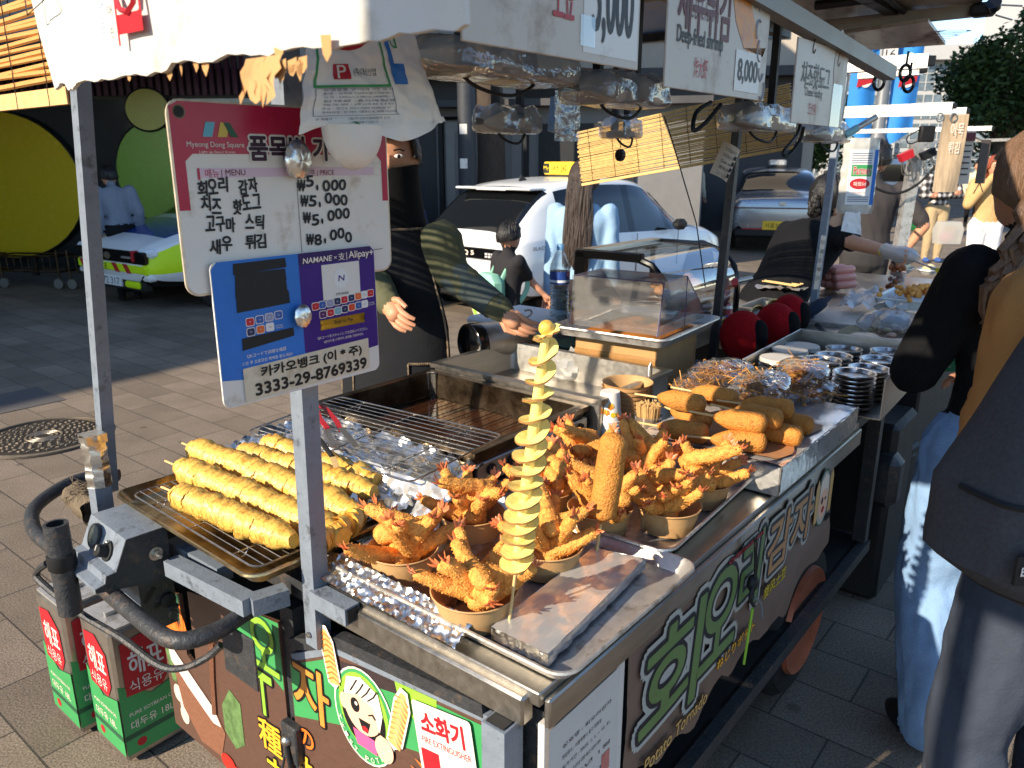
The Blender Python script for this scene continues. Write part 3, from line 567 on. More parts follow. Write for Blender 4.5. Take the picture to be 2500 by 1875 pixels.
# --- shrimp
m_crumb = mat('fried_crumb', (236, 164, 76), .65, 0, .3, 95, .5, 260, sss=.04, dirt=((186, 104, 40), .4, 60)); m_tail = mat('shrimp_tail', (206, 116, 70), .4, 0, .3, 120, .2, 200, sss=.05, dirt=((226, 150, 100), .5, 80))
SH = []
def shrimp_mesh(seed, L, r0, bend):
    rr = random.Random(seed); b = MB(); K, N = 30, 18; rs = []; C = []
    for k in range(K + 1):
        t = k / K; a = bend * (t - .3); C.append(Vector((L * (t if not bend else (math.sin(a) + math.sin(bend * .3)) / bend), 0, L * (1 - math.cos(a)) / bend * 1.0 if bend else 0)))
    for k in range(K + 1):
        t = k / K; tg = (C[min(k + 1, K)] - C[max(k - 1, 0)]).normalized(); nz_ = Vector((-tg.z, 0, tg.x)); env = (min(1, t * 9) ** .5) * (1 - .5 * t ** 1.8) * (1 if t < .97 else .6) + .02; ring = []
        for j in range(N):
            a = 2 * math.pi * j / N; n = nz_ * math.cos(a) + Vector((0, 1, 0)) * math.sin(a)
            r = r0 * env * (1 + .12 * fbm(t * 8 + seed * 3, math.cos(a) * 1.2, math.sin(a) * 1.2)) + rr.uniform(-.0008, .0012) * env
            ring.append(C[k] + n * r)
        rs.append(ring)
    b.rings(rs, m_crumb)
    for _ in range(380):
        k = rr.randrange(1, K); j = rr.randrange(N); p = rs[k][j]; n = (p - C[k]).normalized(); s = rr.uniform(.0009, .0022)
        q = [p - n * .0006 + Vector((rr.uniform(-1, 1), rr.uniform(-1, 1), rr.uniform(-1, 1))) * s for _ in range(3)] + [p + n * s * rr.uniform(.6, 1.8)]
        b.add(q, [(0, 1, 3), (1, 2, 3), (2, 0, 3), (0, 2, 1)], m_crumb, flat=True)
    e = C[-1]; tg = (C[-1] - C[-2]).normalized(); up = Vector((-tg.z, 0, tg.x)); tl = MB()
    for a in (-48, -26, 0, 24, 46):
        ln = rr.uniform(.017, .025); d = tg * math.cos(R(a)) + Vector((0, 1, 0)) * math.sin(R(a)) + up * rr.uniform(-.25, .45); d.normalize(); sd = d.cross(up).normalized(); q0 = e - tg * .004
        tl.rings([[q0 + sd * (.003 * c) + up * (.0018 * s) for c, s in ((1, 0), (0, 1), (-1, 0), (0, -1))], [q0 + d * ln * .55 + sd * (.0046 * c) + up * (.0016 * s) for c, s in ((1, 0), (0, 1), (-1, 0), (0, -1))], [q0 + d * ln * .9 + sd * (.002 * c) + up * (.001 * s + .002) for c, s in ((1, 0), (0, 1), (-1, 0), (0, -1))], [q0 + d * ln + up * .003 + sd * .0002 * c for c in (1, 0, -1, 0)]], m_tail)
    return b, tl
for i in range(7):
    rr = random.Random(i + 40); SH.append(shrimp_mesh(i + 1, rr.uniform(.124, .146), rr.uniform(.0165, .019), rr.uniform(.08, .42)))
_shm = [None] * 7
def put_shrimp(X, k, label, group):
    r_ = thing('fried_shrimp', label, 'fried shrimp', X, group)
    if _shm[k] is None:
        a = SH[k][0].build('breading', r_); t_ = SH[k][1].build('tail', r_); _shm[k] = (a, t_)
    else:
        for o in _shm[k]: c = o.copy(); SC.collection.objects.link(c); c.parent = r_
    return r_
BOWLS = [  # rim centre in the picture, size, count, label, which pan height
    ((983, 1338), .066, 8, 'kraft bowl of fried shrimp beside the grey post, its front lit by the sun', 'in the kraft bowl beside the grey post'),
    ((1158, 1440), .072, 7, 'kraft bowl of fried shrimp nearest the front rim, left of the potato stick base', 'in the kraft bowl nearest the front rim'),
    ((1152, 1250), .066, 8, 'kraft bowl of fried shrimp at the back of the corner pan, by the draining rack', 'in the kraft bowl by the draining rack'),
    ((1336, 1328), .068, 7, 'kraft bowl of fried shrimp behind the potato stick, against the foil block', 'in the kraft bowl against the foil block'),
    ((1330, 1190), .066, 8, 'kraft bowl of fried shrimp beside the fryer, left of the standing corn dog', 'in the kraft bowl beside the fryer'),
    ((1466, 1237), .067, 9, 'kraft bowl of fried shrimp right behind the standing corn dog', 'in the kraft bowl behind the standing corn dog'),
    ((1632, 1232), .067, 9, 'kraft bowl of fried shrimp at the right front of the second pan', 'in the right front bowl of the second pan'),
    ((1715, 1172), .064, 8, 'kraft bowl of fried shrimp at the back right, beside the foil platform', 'in the bowl beside the foil platform'),
    ((1560, 1140), .064, 9, 'kraft bowl of fried shrimp in front of the toothpick tumbler', 'in the bowl in front of the toothpicks'),
    ((1420, 1125), .064, 8, 'kraft bowl of fried shrimp by the flowered paper cups', 'in the bowl by the paper cups')]
def bowl_mesh():
    b = MB(); b.lathe([(.0001, .003), (.052, .003), (.064, .05), (.0665, .052), (.068, .0505), (.0665, .048), (.0635, .046), (.053, 0), (.0001, 0)], m_kraft, 40, caps=False)
    b.box((0, -.0593, .025), (.012, .0008, .042), m_krafti, RX(0)); return b
bw = None
for i, ((px, py), rad, n, lab, where) in enumerate(BOWLS):
    bz = TOP + (.012 if i < 4 else .014); p = lz(px, py, bz + .05); s = rad / .067
    X = CF(p.x, p.y, bz, 40 * i) @ SCL(s, s, 1.02)
    if bw is None: bw = bowl_mesh().build('kraft_bowl', X=X)
    else: bw = bw.copy(); SC.collection.objects.link(bw); bw.matrix_world = X
    tag(bw, lab, 'bowl', 'kraft bowls of fried shrimp')
    rr = random.Random(100 + i)
    n += 2
    for k in range(n):
        if k < n - 3: ph = 360 * k / (n - 3) + rr.uniform(-22, 22); tilt = rr.uniform(20, 56); r0 = rr.uniform(-.035, -.005); z0 = .024
        else: ph = rr.uniform(0, 360); tilt = rr.uniform(2, 26); r0 = rr.uniform(-.07, -.045); z0 = .06 + .016 * (k - n + 3)
        Xs = CF(p.x, p.y, bz + z0) @ RZ(ph) @ T(r0, rr.uniform(-.018, .018), 0) @ RY(-tilt) @ RX(rr.uniform(-50, 50))
        put_shrimp(Xs, rr.randrange(7), ('breaded fried shrimp with red tail ' if True else '') + where, 'fried shrimp ' + where)
# --- display skewers on the foil block
bp = at(1244, 1512, .893); tp = aty(1338, 772, bp.y + .01); ax = tp - bp; L = ax.length
X = Matrix.Translation(bp) @ ax.to_track_quat('Z', 'X').to_matrix().to_4x4()
m_raw = mat('pale_fried_potato', (240, 216, 128), .42, 0, .12, 50, .15, 180, sss=.25, dirt=((206, 164, 60), .35, 40)); m_skinp = mat('potato_skin', (158, 112, 60), .6, 0, .3, 120)
r_ = thing('twist_potato_skewer', 'tall stretched twist potato standing on a stick in the foil block', 'twist potato', X)
b = MB(); b.tube([(0, 0, -.01), (0, 0, L * .98)], .0026, m_bamboo, n=8); b.build('stick', r_)
b = MB(); turns = 15.2; K = 36; n = int(turns * K); z0, z1 = .088, L * .965; pts = []
for k in range(n + 1):
    t = k / n; th = 2 * math.pi * turns * t + 2.0; zz = z0 + (z1 - z0) * (.66 * t + .34 * t * t); Ro = (.0255 + .014 * t - .022 * t * t) * (1 - .42 * math.exp(-(((th - .9) % 6.2832 - 3.1416) / .55) ** 2)) * (min(1, t * 22 + .35) ** .5) * (1 + .07 * math.sin(th * 1.03 + 1) + .10 * fbm(t * 50, 3)) * (1 if t < .96 else .75 + .4 * random.random())
    ring = []
    for q, dz in ((.12, -.0016), (.55, -.0026), (1.0, -.0017), (1.01, .0015), (.55, .0018), (.12, .0024)):
        wob = (.0065 + .005 * math.sin(th * .23) + .003 * fbm(th * .16, 7)) * math.sin(th + 3.9) * q; r = Ro * q; ring.append((r * math.cos(th), r * math.sin(th), zz + dz + wob + .0035 * q * q + (.003 * fbm(th * .7, q * 3) * q)))
    pts.append(ring)
b.rings(pts, m_raw); sk = b.m(m_skinp)
for k in range(n): b.mi[k * 6 + 2] = sk
b.lathe([(.005, z0 - .002), (.008, z0 + .01), (.0095, L * .3), (.009, L * .7), (.006, L * .96)], m_raw, 10)
b.ell((0, 0, L * .965), (.012, .01, .012), m_pot, n=14); b.build('potato_spiral', r_)
m_dog = mat('corn_dog_batter', (206, 136, 56), .6, 0, .22, 36, .6, 220, sss=.05, dirt=((150, 80, 28), .45, 70)); 
def dog_mesh(L, r, seed, taper=.35):
    b = MB(); rs = []; K, N = 26, 22; rr = random.Random(seed)
    for k in range(K + 1):
        t = k / K; e = math.sin(math.pi * min(1, max(0, (t * 1.0)))) ** .0 if False else 1; e = min(1, ((t + .015) / taper)) ** .55 if t < taper else 1; e *= (1 - max(0, (t - .84) / .16) ** 2.4) ** .5 if t < .999 else .05
        rs.append([(r * e * math.cos(2 * math.pi * j / N) * (1 + .05 * fbm(t * 4, math.cos(2 * math.pi * j / N) + seed, math.sin(2 * math.pi * j / N))) + .002 * math.sin(t * 3 + seed), r * e * math.sin(2 * math.pi * j / N) * (1 + .05 * fbm(t * 4, math.cos(2 * math.pi * j / N), seed + math.sin(2 * math.pi * j / N))), L * t) for j in range(N)])
    b.rings(rs, m_dog)
    for _ in range(260): 
        k = rr.randrange(3, K - 1); p = Vector(rs[k][rr.randrange(N)]); s = rr.uniform(.0006, .0014); n = Vector((p.x, p.y, 0)).normalized()
        b.add([p - n * .0004 + Vector((rr.uniform(-s, s), rr.uniform(-s, s), rr.uniform(-s, s))) for _ in range(3)] + [p + n * s], [(0, 1, 3), (1, 2, 3), (2, 0, 3)], m_dog)
    return b
bp = at(1457, 1343, .893); tp = aty(1500, 1058, bp.y + .012); ax = tp - bp; L = ax.length
r_ = thing('corn_dog', 'corn dog standing upright on its stick in the foil block', 'corn dog', Matrix.Translation(bp) @ ax.to_track_quat('Z', 'X').to_matrix().to_4x4())
b = MB(); b.tube([(0, 0, -.01), (0, 0, L * .5)], .003, m_bamboo, n=8); b.build('stick', r_)
b = dog_mesh(L * .74, .0265, 3, .08); o = b.build('batter', r_, X=T(0, 0, L * .27)); b = MB(); b.lathe([(.003, L * .235), (.0065, L * .245), (.006, L * .258), (.008, L * .272), (.012, L * .285)], m_dog, 12); b.build('batter_drip', r_)
# --- foil-wrapped platform with the lying corn dogs
b = MB(); P0 = Vector((.86, -.03, 0)); 
b.box((.0, 0, .036), (.58, .36, .07), m_steel2, b=.003); o = b.build('display_platform', X=CF(1.17, .165, TOP + .002)); tag(o, 'low steel platform with foil skirt under the lying corn dogs', 'platform')
b = MB(); crumple(b, .56, .37, .0022, T(0, 0, .076), 56, 40, m_foil2, seed=9); b.build('foil_top', o)
b = MB(); b.grid(lambda i, j: (-.29 + .58 * i, -.182 - .004 * abs(fbm(i * 30, j * 4, 2)), .078 - .068 * j), 70, 7, m_foil, flat=True); b.build('foil_skirt', o)
b = MB(); b.grid(lambda i, j: (.05 + .012 * fbm(i * 3, j * 3) + -.31 * i, -.16 + .27 * j + .03 * fbm(i * 2, 4), .0815 + .002 * fbm(i * 5, j * 5, 1)), 12, 12, mat('greasy_paper', (168, 118, 78), .5, 0, .2, 20)); b.build('paper_sheet', o)
DZ = TOP + .082
DOGS = [((1605, 970), (1735, 990), 1, 'corn dog at the back left of the pile, its stick toward the fryer'), ((1690, 955), (1850, 985), 1, 'corn dog lying behind, in front of the noodle bags'),
        ((1606, 1040), (1710, 1058), 0, 'dark brown corn dog low on the left, behind the toothpicks'), ((1640, 1000), (1742, 1035), 0, 'corn dog hidden low in the middle of the pile'),
        ((1742, 1015), (1880, 1040), 1, 'big golden corn dog on top of the pile, half in the sun'), ((1735, 1070), (1872, 1082), 0, 'golden corn dog at the front of the foil platform, half in the sun'),
        ((1790, 1000), (1915, 1030), 1, 'corn dog on the upper row, second from the front'), ((1810, 985), (1945, 1002), 1, 'corn dog on the upper row, nearest the noodle bags'), ((1830, 1045), (1935, 1062), 0, 'corn dog low on the right, rounded end out'), ((1860, 1020), (1962, 1035), 0, 'corn dog low at the far right of the pile')]
dm = None
for i, (A, B_, lay, lab) in enumerate(DOGS):
    zc = DZ + .026 + .044 * lay; p0 = lz(A[0], A[1], zc); p1 = lz(B_[0], B_[1], zc); d = (p1 - p0); d.normalize()
    X = CF(p0.x, p0.y, zc) @ d.to_track_quat('Z', 'X').to_matrix().to_4x4() @ RZ(37 * i)
    r_ = thing('corn_dog', lab, 'corn dog', X, 'corn dogs lying on the foil platform')
    if dm is None: a = dog_mesh(.128, .0255, 8).build('batter', r_); b = MB(); b.tube([(0, 0, -.062), (0, 0, .05)], .0028, m_bamboo, n=7); dm = (a, b.build('stick', r_))
    else:
        for o in dm: c = o.copy(); SC.collection.objects.link(c); c.parent = r_
# --- toothpicks, cups, kraft tubs
p = lz(1580, 1075, TOP + .015); X = CF(p.x, p.y, TOP + .012)
r_ = thing('toothpick_cup', 'clear tumbler packed with wooden toothpicks between the shrimp and corn dogs', 'cup', X)
b = MB(); b.lathe([(.028, .001), (.036, .075), (.0375, .076), (.0372, .073), (.029, 0)], m_acr, 30); b.lathe([(.031, .012), (.0355, .03), (.0358, .032)], mat('label_ring', (96, 84, 74), .5, 0, .2, 60), 30, caps=False); b.build('tumbler', r_)
b = MB(); rr = random.Random(8)
for k in range(230): a = rr.uniform(0, 6.28); q = .031 * math.sqrt(rr.random()); b.tube([(q * .75 * math.cos(a), q * .75 * math.sin(a), .004), (q * 1.08 * math.cos(a), q * 1.08 * math.sin(a), rr.uniform(.100, .112))], .0011, m_bamboo, n=4)
o = b.build('toothpicks', r_); o['kind'] = 'stuff'
b = MB(); pan(b, .16, .09, .03, m_acr, T(0, 0, 0), .01, .004, .003); o = b.build('acrylic_tray', X=CF(p.x + .0, p.y + .02, TOP + .008, 20)); tag(o, 'small clear box that the toothpick tumbler stands in', 'box')
p = lz(1487, 1040, TOP + .02); X = CF(p.x, p.y, TOP + .004)
m_cup = mat('paper_cup', (232, 228, 218), .5, 0, .02)
for k in range(5):
    b = MB(); zz = .009 * k
    b.lathe([(.033, .088 + zz), (.0255, .088 + zz + 0), ] if False else [(.036, zz), (.0365, zz + .002), (.035, zz + .003), (.0265, zz + .083), (.0001, zz + .0825)], m_cup, 28, caps=False)
    if k == 4:
        rr = random.Random(12)
        for q in range(26):
            a = rr.uniform(0, 6.28); h = rr.uniform(.02, .07); rd = .0352 - (h / .08) * .0085; F_ = T(0, 0, zz + h) @ RZ(math.degrees(a)) @ T(rd + .0006, 0, 0) @ RY(90 - 6); fm = (m_orange, m_yel, m_flame)[q % 3]; s = rr.uniform(.0028, .005)
            for w_ in range(5): b.disc(s * 1.1 * math.cos(w_ * 1.257), s * 1.1 * math.sin(w_ * 1.257), s, s, fm, F_, w_ * 5e-5, 8)
    o = b.build('paper_cup', X=X); tag(o, 'flowered paper cup on top of the upturned stack' if k == 4 else 'plain white rim of an upturned paper cup in the flowered cup stack', 'cup', 'upturned paper cups')
p = lz(1530, 985, TOP + .06); X0 = CF(p.x, p.y, TOP + .003)
for k in range(7):
    b = MB(); b.lathe([(.058, .012 * k), (.07, .05 + .012 * k), (.0735, .052 + .012 * k), (.072, .049 + .012 * k), (.068, .046 + .012 * k), (.057, .002 + .012 * k), (.0001, .002 + .012 * k)], m_kraft, 36, caps=False); o = b.build('kraft_tub', X=X0); tag(o, 'empty kraft tub topmost of the stack behind the cups' if k == 6 else 'empty kraft tub nested inside the stack behind the cups', 'bowl', 'nested kraft tubs')
# --- fryer: two basins
def basin(b, w, d, h, wall, depth, mt, X, lip=.0, mtin=None):
    mtin = mtin or mt
    b.rings([[(x, y, z) for x, y in rrect(-w / 2 + e, -d / 2 + e, w / 2 - e, d / 2 - e, r, 3)] for e, z, r in ((wall + .03, h - depth, .01), (wall + .008, h - depth + .008, .015), (wall, h, .015), (wall * .4, h + .003, .008), (0, h, .006), (.001, h - .014, .006), (.012, h - .016, .006), (.012, 0, .006))], mt, X)
fz = TOP + .002
r_ = thing('deep_fryer', 'dark oily steel fryer basin full of brown cooking oil', 'fryer', CF(.72, .86, fz))
b = MB(); basin(b, .48, .62, .09, .028, .12, m_steeld, T(0, 0, 0)); 
for k in range(6): b.lathe([(.014, 0), (.014, .004), (.0001, .002)], m_black, 14, T(-.18 + .075 * k, -.3085, .035) @ RX(90))
b.box((-.0, -.302, .03), (.46, .012, .055), m_steel, b=.003); b.build('basin', r_)
m_oil = mat('brown_oil', (62, 32, 12), .05, 0, .25, 9, .05, 60, coat=.6, spec=.8)
b = MB(); b.grid(lambda i, j: (-.2 + .4 * i, -.27 + .54 * j, .012 + .0008 * fbm(i * 9, j * 11, 3)), 30, 34, m_oil); b.build('oil', r_)
b = MB()
for k in range(11): b.tube([(-.205, -.272 + .0544 * k, -.005 + .022), (.205, -.272 + .0544 * k, .017)], .0012, m_steeld, n=4)
b.tube([(.2, .28, .02), (.2, .28, .092), (.2, .25, .096)], .004, m_steel); b.box((.206, .26, .05), (.006, .02, .09), m_steel); b.build('element_guard', r_)
r_ = thing('steel_basin', 'empty steel basin with a pot clip, behind the oil fryer', 'basin', CF(1.17, .845, TOP + .002))
b = MB(); basin(b, .42, .66, .11, .026, .1, m_steel, T(0, 0, 0)); b.build('basin', r_)
b = MB(); b.tube([(.12, -.29, .05), (.12, -.29, .13), (.128, -.29, .142), (.136, -.29, .13), (.136, -.29, .05)], .003, m_steel); b.build('pot_clip', r_)
# --- draining rack on foil, tongs
b = MB(); crumple(b, .30, .62, .02, T(0, 0, 0), 34, 62, m_foil, seed=14, edge=.02); o = b.build('foil_sheet', X=CF(.335, .835, TOP + .052) @ RY(-4)); tag(o, 'crumpled foil spread under the draining rack beside the fryer', 'foil')
b = MB(); crumple(b, .17, .5, .014, T(0, 0, 0), 20, 52, m_foil2, seed=24, edge=.0); o = b.build('foil_flap', X=CF(.24, .69, TOP + .03) @ RY(-48)); tag(o, 'brownish foil flap hanging in front of the fryer, right of the post', 'foil')
rack('draining_rack', 'wire draining rack on foil leaning over the fryer edge', CF(.41, .83, TOP + .10) @ RY(-4) @ RX(-2), .3, .6, 15)
r_ = thing('tongs', 'steel tongs with red handle lying on the draining rack', 'tongs', CF(.40, .99, TOP + .118, 62))
b = MB(); 
for s in (-1, 1): b.rings([[(x, s * y + a, .006 * s + c) for a, c in ((-.006, -.002), (.006, -.002), (.006, .002), (-.006, .002))] for x, y in ((-.13, .016), (-.05, .02), (.06, .014), (.1, .004))], m_red)
b.build('handle', r_)
b = MB(); b.box((-.19, .012, .004), (.14, .014, .003), m_steel, RZ(-3)); b.box((-.19, -.012, -.002), (.14, .014, .003), m_steel, RZ(3)); b.build('arm', r_)
b = MB(); p = lz(845, 1135, TOP + .11); b.tube([tuple(lz(770, 1060, TOP + .12)), tuple(lz(812, 1115, TOP + .115))], .006, m_black); b.rings([[(q.x + a, q.y + c, q.z) for a, c in ((-.008, 0), (0, .003), (.008, 0), (0, -.003))] for q in (lz(812, 1115, TOP + .115), lz(822, 1140, TOP + .108))], m_bamboo); o = b.build('basting_brush', X=CF(0, 0, 0)); tag(o, 'small black brush lying on the draining rack', 'brush')
# --- batter carton with a pan and acrylic cover
r_ = thing('cardboard_carton', 'oil stained cardboard carton that carries the powder pan', 'carton', CF(1.57, .76, TOP + .002, 4))
cw, cdp, ch = .34, .30, .17
b = MB(); b.box((0, 0, ch / 2), (cw, cdp, ch), m_card, b=.003); b.box((-.172, 0, .1), (.002, .3, .05), mat('parcel_tape', (160, 116, 66), .25, 0, .1)); b.build('carton_box', r_)
b = MB(); pan(b, .45, .40, .03, m_steel2, T(0, 0, 0)); po = b.build('sheet_pan', X=CF(1.57, .76, TOP + .175, 4) @ SCL(1.08)); tag(po, 'aluminium pan on the carton, holding orange powder under a clear cover', 'tray', 'aluminium sheet pans on the cart')
m_pow = mat('orange_seasoning', (214, 132, 54), .9, 0, .12, 60, .5, 120)
b = MB(); b.grid(lambda i, j: ((i - .5) * .30, (j - .5) * .26, .006 + .022 * max(0, 1 - ((i - .5) * 2) ** 4) * max(0, 1 - ((j - .5) * 2) ** 4) * (.75 + .5 * fbm(i * 4, j * 4))), 24, 24, m_pow); o = b.build('seasoning_powder', X=CF(1.57, .76, TOP + .175, 4) @ SCL(1.08)); tag(o, 'heap of orange seasoning powder in the pan under the clear cover', 'powder')
r_ = thing('acrylic_cover', 'clear acrylic sneeze cover with sloped front standing in the powder pan', 'cover', CF(1.57, .76, TOP + .205, 4) @ SCL(1.08))
b = MB(); w, d, h = .36, .30, .155; e = .003
for y in (-d / 2, d / 2 - e): b.prism([(-w / 2, 0), (w / 2, 0), (w / 2, .02), (.02, h), (-w / 2 + .03, h)], e, m_acr, T(0, y + e, 0) @ RX(90))
b.box((-w / 2 + .016, 0, h / 2), (.003, d, h), m_acr, T(0, 0, 0) @ RY(0)); b.build('side_pane', r_)
b = MB(); A = Vector((.02, 0, h)); B_ = Vector((w / 2, 0, .02)); b.tube([(.02, -d / 2, h), (.02, d / 2, h)], .002, m_acr, n=4); b.add([(A.x, -d / 2, A.z), (B_.x, -d / 2, B_.z), (B_.x, d / 2, B_.z), (A.x, d / 2, A.z)], [(0, 1, 2, 3)], m_acr); b.add([(-w / 2 + .03, -d / 2, h), (A.x, -d / 2, h), (A.x, d / 2, h), (-w / 2 + .03, d / 2, h)], [(0, 1, 2, 3)], m_acr); b.build('sloped_pane', r_)
b = MB(); m_edge = mat('acrylic_edge', (92, 80, 110), .2, 0, 0)
for P_ in ([(-w / 2, -d / 2, 0), (-w / 2 + .03, -d / 2, h), (.02, -d / 2, h), (w / 2, -d / 2, .02)], [(-w / 2, d / 2, 0), (-w / 2 + .03, d / 2, h), (.02, d / 2, h), (w / 2, d / 2, .02)], [(-w / 2 + .03, -d / 2, h), (-w / 2 + .03, d / 2, h)], [(.02, -d / 2, h), (.02, -d / 2, 0)]): b.tube(P_, .0016, m_edge, n=4)
b.build('pane_edge', r_)
# --- glass warming cabinet behind
r_ = thing('warming_cabinet', 'glass warming cabinet with curved front and black end frame behind the carton', 'cabinet', CF(2.16, 1.0, TOP))
cw, dw, hh = .62, .42, .40
b = MB(); b.box((0, 0, .05), (cw, dw, .1), m_steel, b=.005); b.build('base', r_)
prof = [(-dw / 2, .1), (-dw / 2, .22), (-dw / 2 + .02, .3), (-dw / 2 + .08, .36), (-dw / 2 + .16, .385), (dw / 2, .39)]
b = MB()
for x in (-cw / 2, cw / 2): b.tube([(x, y, z) for y, z in prof] + [(x, dw / 2, .1)], .014, m_blackg, n=8)
b.box((-cw / 2, dw / 2 - .02, .2), (.03, .05, .39), m_blackg, b=.004); b.box((-cw / 2, .06, .385), (.03, .3, .035), m_blackg, b=.004); b.box((0, dw / 2 - .02, .385), (cw, .05, .03), m_steel); b.build('cabinet_frame', r_)
b = MB(); b.grid(lambda i, j: (-cw / 2 + cw * i, *cat_rom([(0, y, z) for y, z in prof], 4)[int(round(j * 20))].yz), 4, 20, m_glass); b.build('curved_glass', r_)
b = MB(); b.box((0, 0, .22), (cw - .04, dw - .08, .006), m_steel); b.build('shelf', r_)
rr = random.Random(9)
for k in range(9):
    b = MB(); b.ell((0, 0, 0), (.045, .028, .024), m_crumb); o = b.build('fried_snack', X=CF(1.93 + .06 * k, .9 + rr.uniform(-.03, .1), TOP + (.248 if k % 2 else .125), rr.uniform(0, 180))); tag(o, 'golden fried snack lying inside the glass cabinet', 'snack', 'fried snacks inside the glass cabinet')
# --- bags of noodle snack
m_nood = mat('fried_noodle', (196, 138, 66), .5, 0, .3, 60, sss=.04)
m_bagf = film('snack_bag_film', (244, 242, 238), .16, .06, .04, .6, 16)
BAGS = [((1705, 945), .93, 25, 'bag of crispy noodle snack at the left of the pile, lowest'), ((1760, 905), .97, -10, 'bag of crispy noodle snack lying in front of the first red plush'), ((1860, 935), .985, 12, 'big bag of crispy noodle snack on top of the pile, brightly lit'), ((1960, 950), .93, -20, 'bag of crispy noodle snack lowest at the right, beside the plate stack'), ((1960, 905), .975, 15, 'bag of crispy noodle snack behind, beside the steel plate box'), ((1835, 985), .925, 5, 'bag of crispy noodle snack low at the front, behind the corn dogs')]
for i, ((px, py), zc, rot, lab) in enumerate(BAGS):
    p = lz(px, py, zc + .035); rr = random.Random(i + 60); X = CF(p.x, p.y, zc, rot)
    r_ = thing('snack_bag', lab, 'snack bag', X, 'bags of crispy noodle snack')
    b = MB()
    for k in range(230):
        a = Vector((rr.gauss(0, .034), rr.gauss(0, .023), rr.gauss(.032, .009))); d = Vector((rr.gauss(0, 1), rr.gauss(0, .6), rr.gauss(0, .22))).normalized() * rr.uniform(.022, .042); q = Vector((rr.uniform(-.008, .008), rr.uniform(-.008, .008), rr.uniform(-.006, .006)))
        b.tube([a - d, a + q, a + d], rr.uniform(.0013, .0022), m_nood, n=5)
    o = b.build('crispy_noodles', r_); o['kind'] = 'stuff'
    b = MB()
    def bag(i_, j_):
        x = (i_ - .5) * 2; y = (j_ % 1.0) * 2 * math.pi; e = max(0, 1 - abs(x) ** 3) ** .5 * .9 + .1 * (1 if abs(x) > .93 else 0); n = .007 * fbm(i_ * 9 + i, math.cos(y) * 3, math.sin(y) * 3)
        return (x * .118, (.082 * e + n + .03 * (abs(x) > .93)) * math.cos(y), .033 + (.036 * e * (.15 if abs(x) > .93 else 1) + n) * math.sin(y))
    b.grid(bag, 22, 26, m_bagf); b.build('film', r_)
# --- red plush cushions
m_plush = mat('red_plush', (158, 24, 30), .95, 0, .14, 40, .5, 160, spec=.1); m_plk = mat('charcoal_plush', (22, 20, 22), .9, 0, .1, 40, .4, 160, spec=.1)
for (px, py), s, lab in (((1812, 822), 1.0, 'round red plush cushion nearest the noodle bags'), ((1893, 800), 1.0, 'round red plush cushion in the middle of the three'), ((1925, 770), .95, 'round red plush cushion furthest from the noodle bags')):
    p = lz(px, py, TOP + .12); X = CF(p.x, p.y, TOP + .03, -15) @ SCL(s)
    r_ = thing('plush_cushion', lab, 'plush', X, 'red plush cushions')
    b = MB(); b.grid(lambda i, j: ((.078 + .004 * math.sin(6.283 * j * 7) * math.sin(math.pi * i)) * math.sin(math.pi * i) * math.cos(6.283 * j), .082 * math.sin(math.pi * i) * math.sin(6.283 * j), .092 - .095 * math.cos(math.pi * i) - .012 * (1 - math.cos(math.pi * i)) * 0), 26, 36, m_plush); b.build('cover', r_)
    b = MB(); b.ell((.012, -.058, .095), (.05, .028, .066), m_plk, n=24, k=14); b.build('front_patch', r_)
    b = MB(); b.ell((.03, -.05, .012), (.045, .03, .02), m_plush); b.ell((-.03, -.04, .01), (.04, .03, .018), m_plush); b.build('tassel', r_)
# --- steel box of foil plates
r_ = thing('steel_box', 'open stainless steel box of round plates overhanging the cart end', 'box', CF(1.86, .17, TOP + .012, 2))
w, d, h = .58, .42, .12; e = .003
b = MB(); b.box((0, 0, .002), (w, d, .004), m_steel); 
for c_, s_ in (((0, -d / 2, h / 2), (w, e, h)), ((0, d / 2, h / 2), (w, e, h)), ((w / 2, 0, h / 2), (e, d, h))): b.box(c_, s_, m_steel)
b.build('box_shell', r_); b = MB(); b.tube([(-w / 2, -d / 2, h), (w / 2, -d / 2, h), (w / 2, d / 2, h), (-w / 2, d / 2, h)], .003, m_steel2, n=6); b.build('rim', r_)
m_lid = mat('card_lid', (206, 198, 186), .5, 0, .04); m_pfoil = mat('foil_plate', (198, 192, 186), .22, 1., .1, 40, .3, 40)
PL = [(-.22, -.11, 8, 0), (-.08, -.12, 7, 0), (.06, -.12, 7, 0), (.20, -.12, 7, 0), (-.2, .03, 7, 0), (-.06, .03, 7, 0), (.08, .03, 6, 0), (.21, .03, 6, 0), (-.16, .14, 8, 1), (-.02, .15, 8, 1), (.12, .15, 7, 1)]
pt = [None, None]
for i, (x, y, n, lid) in enumerate(PL):
    for k in range(n):
        X = CF(1.86, .17, TOP + .012, 2) @ T(x, y, .006 + .0135 * k)
        t_ = lid and k == n - 1
        if pt[t_] is None:
            b = MB()
            if t_: b.lathe([(.0001, .012), (.058, .012), (.0595, .01), (.059, 0), (.0001, 0)], m_lid, 32, caps=False)
            else: b.lathe([(.0001, .003), (.05, .003), (.056, .014), (.062, .015), (.0625, .013), (.057, .012), (.051, 0), (.0001, 0)], m_pfoil, 32, caps=False)
            o = b.build('foil_plate' if not t_ else 'card_lid'); pt[t_] = o
        else: o = pt[t_].copy(); SC.collection.objects.link(o)
        o.matrix_world = X
        if t_: tag(o, 'pale round card lid on top of a plate stack in the steel box', 'lid', 'card lids in the steel box')
        elif k == n - 1: tag(o, 'uppermost foil plate of a stack in the steel box', 'plate', 'uppermost foil plates in the steel box')
        else: tag(o, 'foil plate within a stack in the steel box', 'plate', 'stacked foil plates in the steel box')
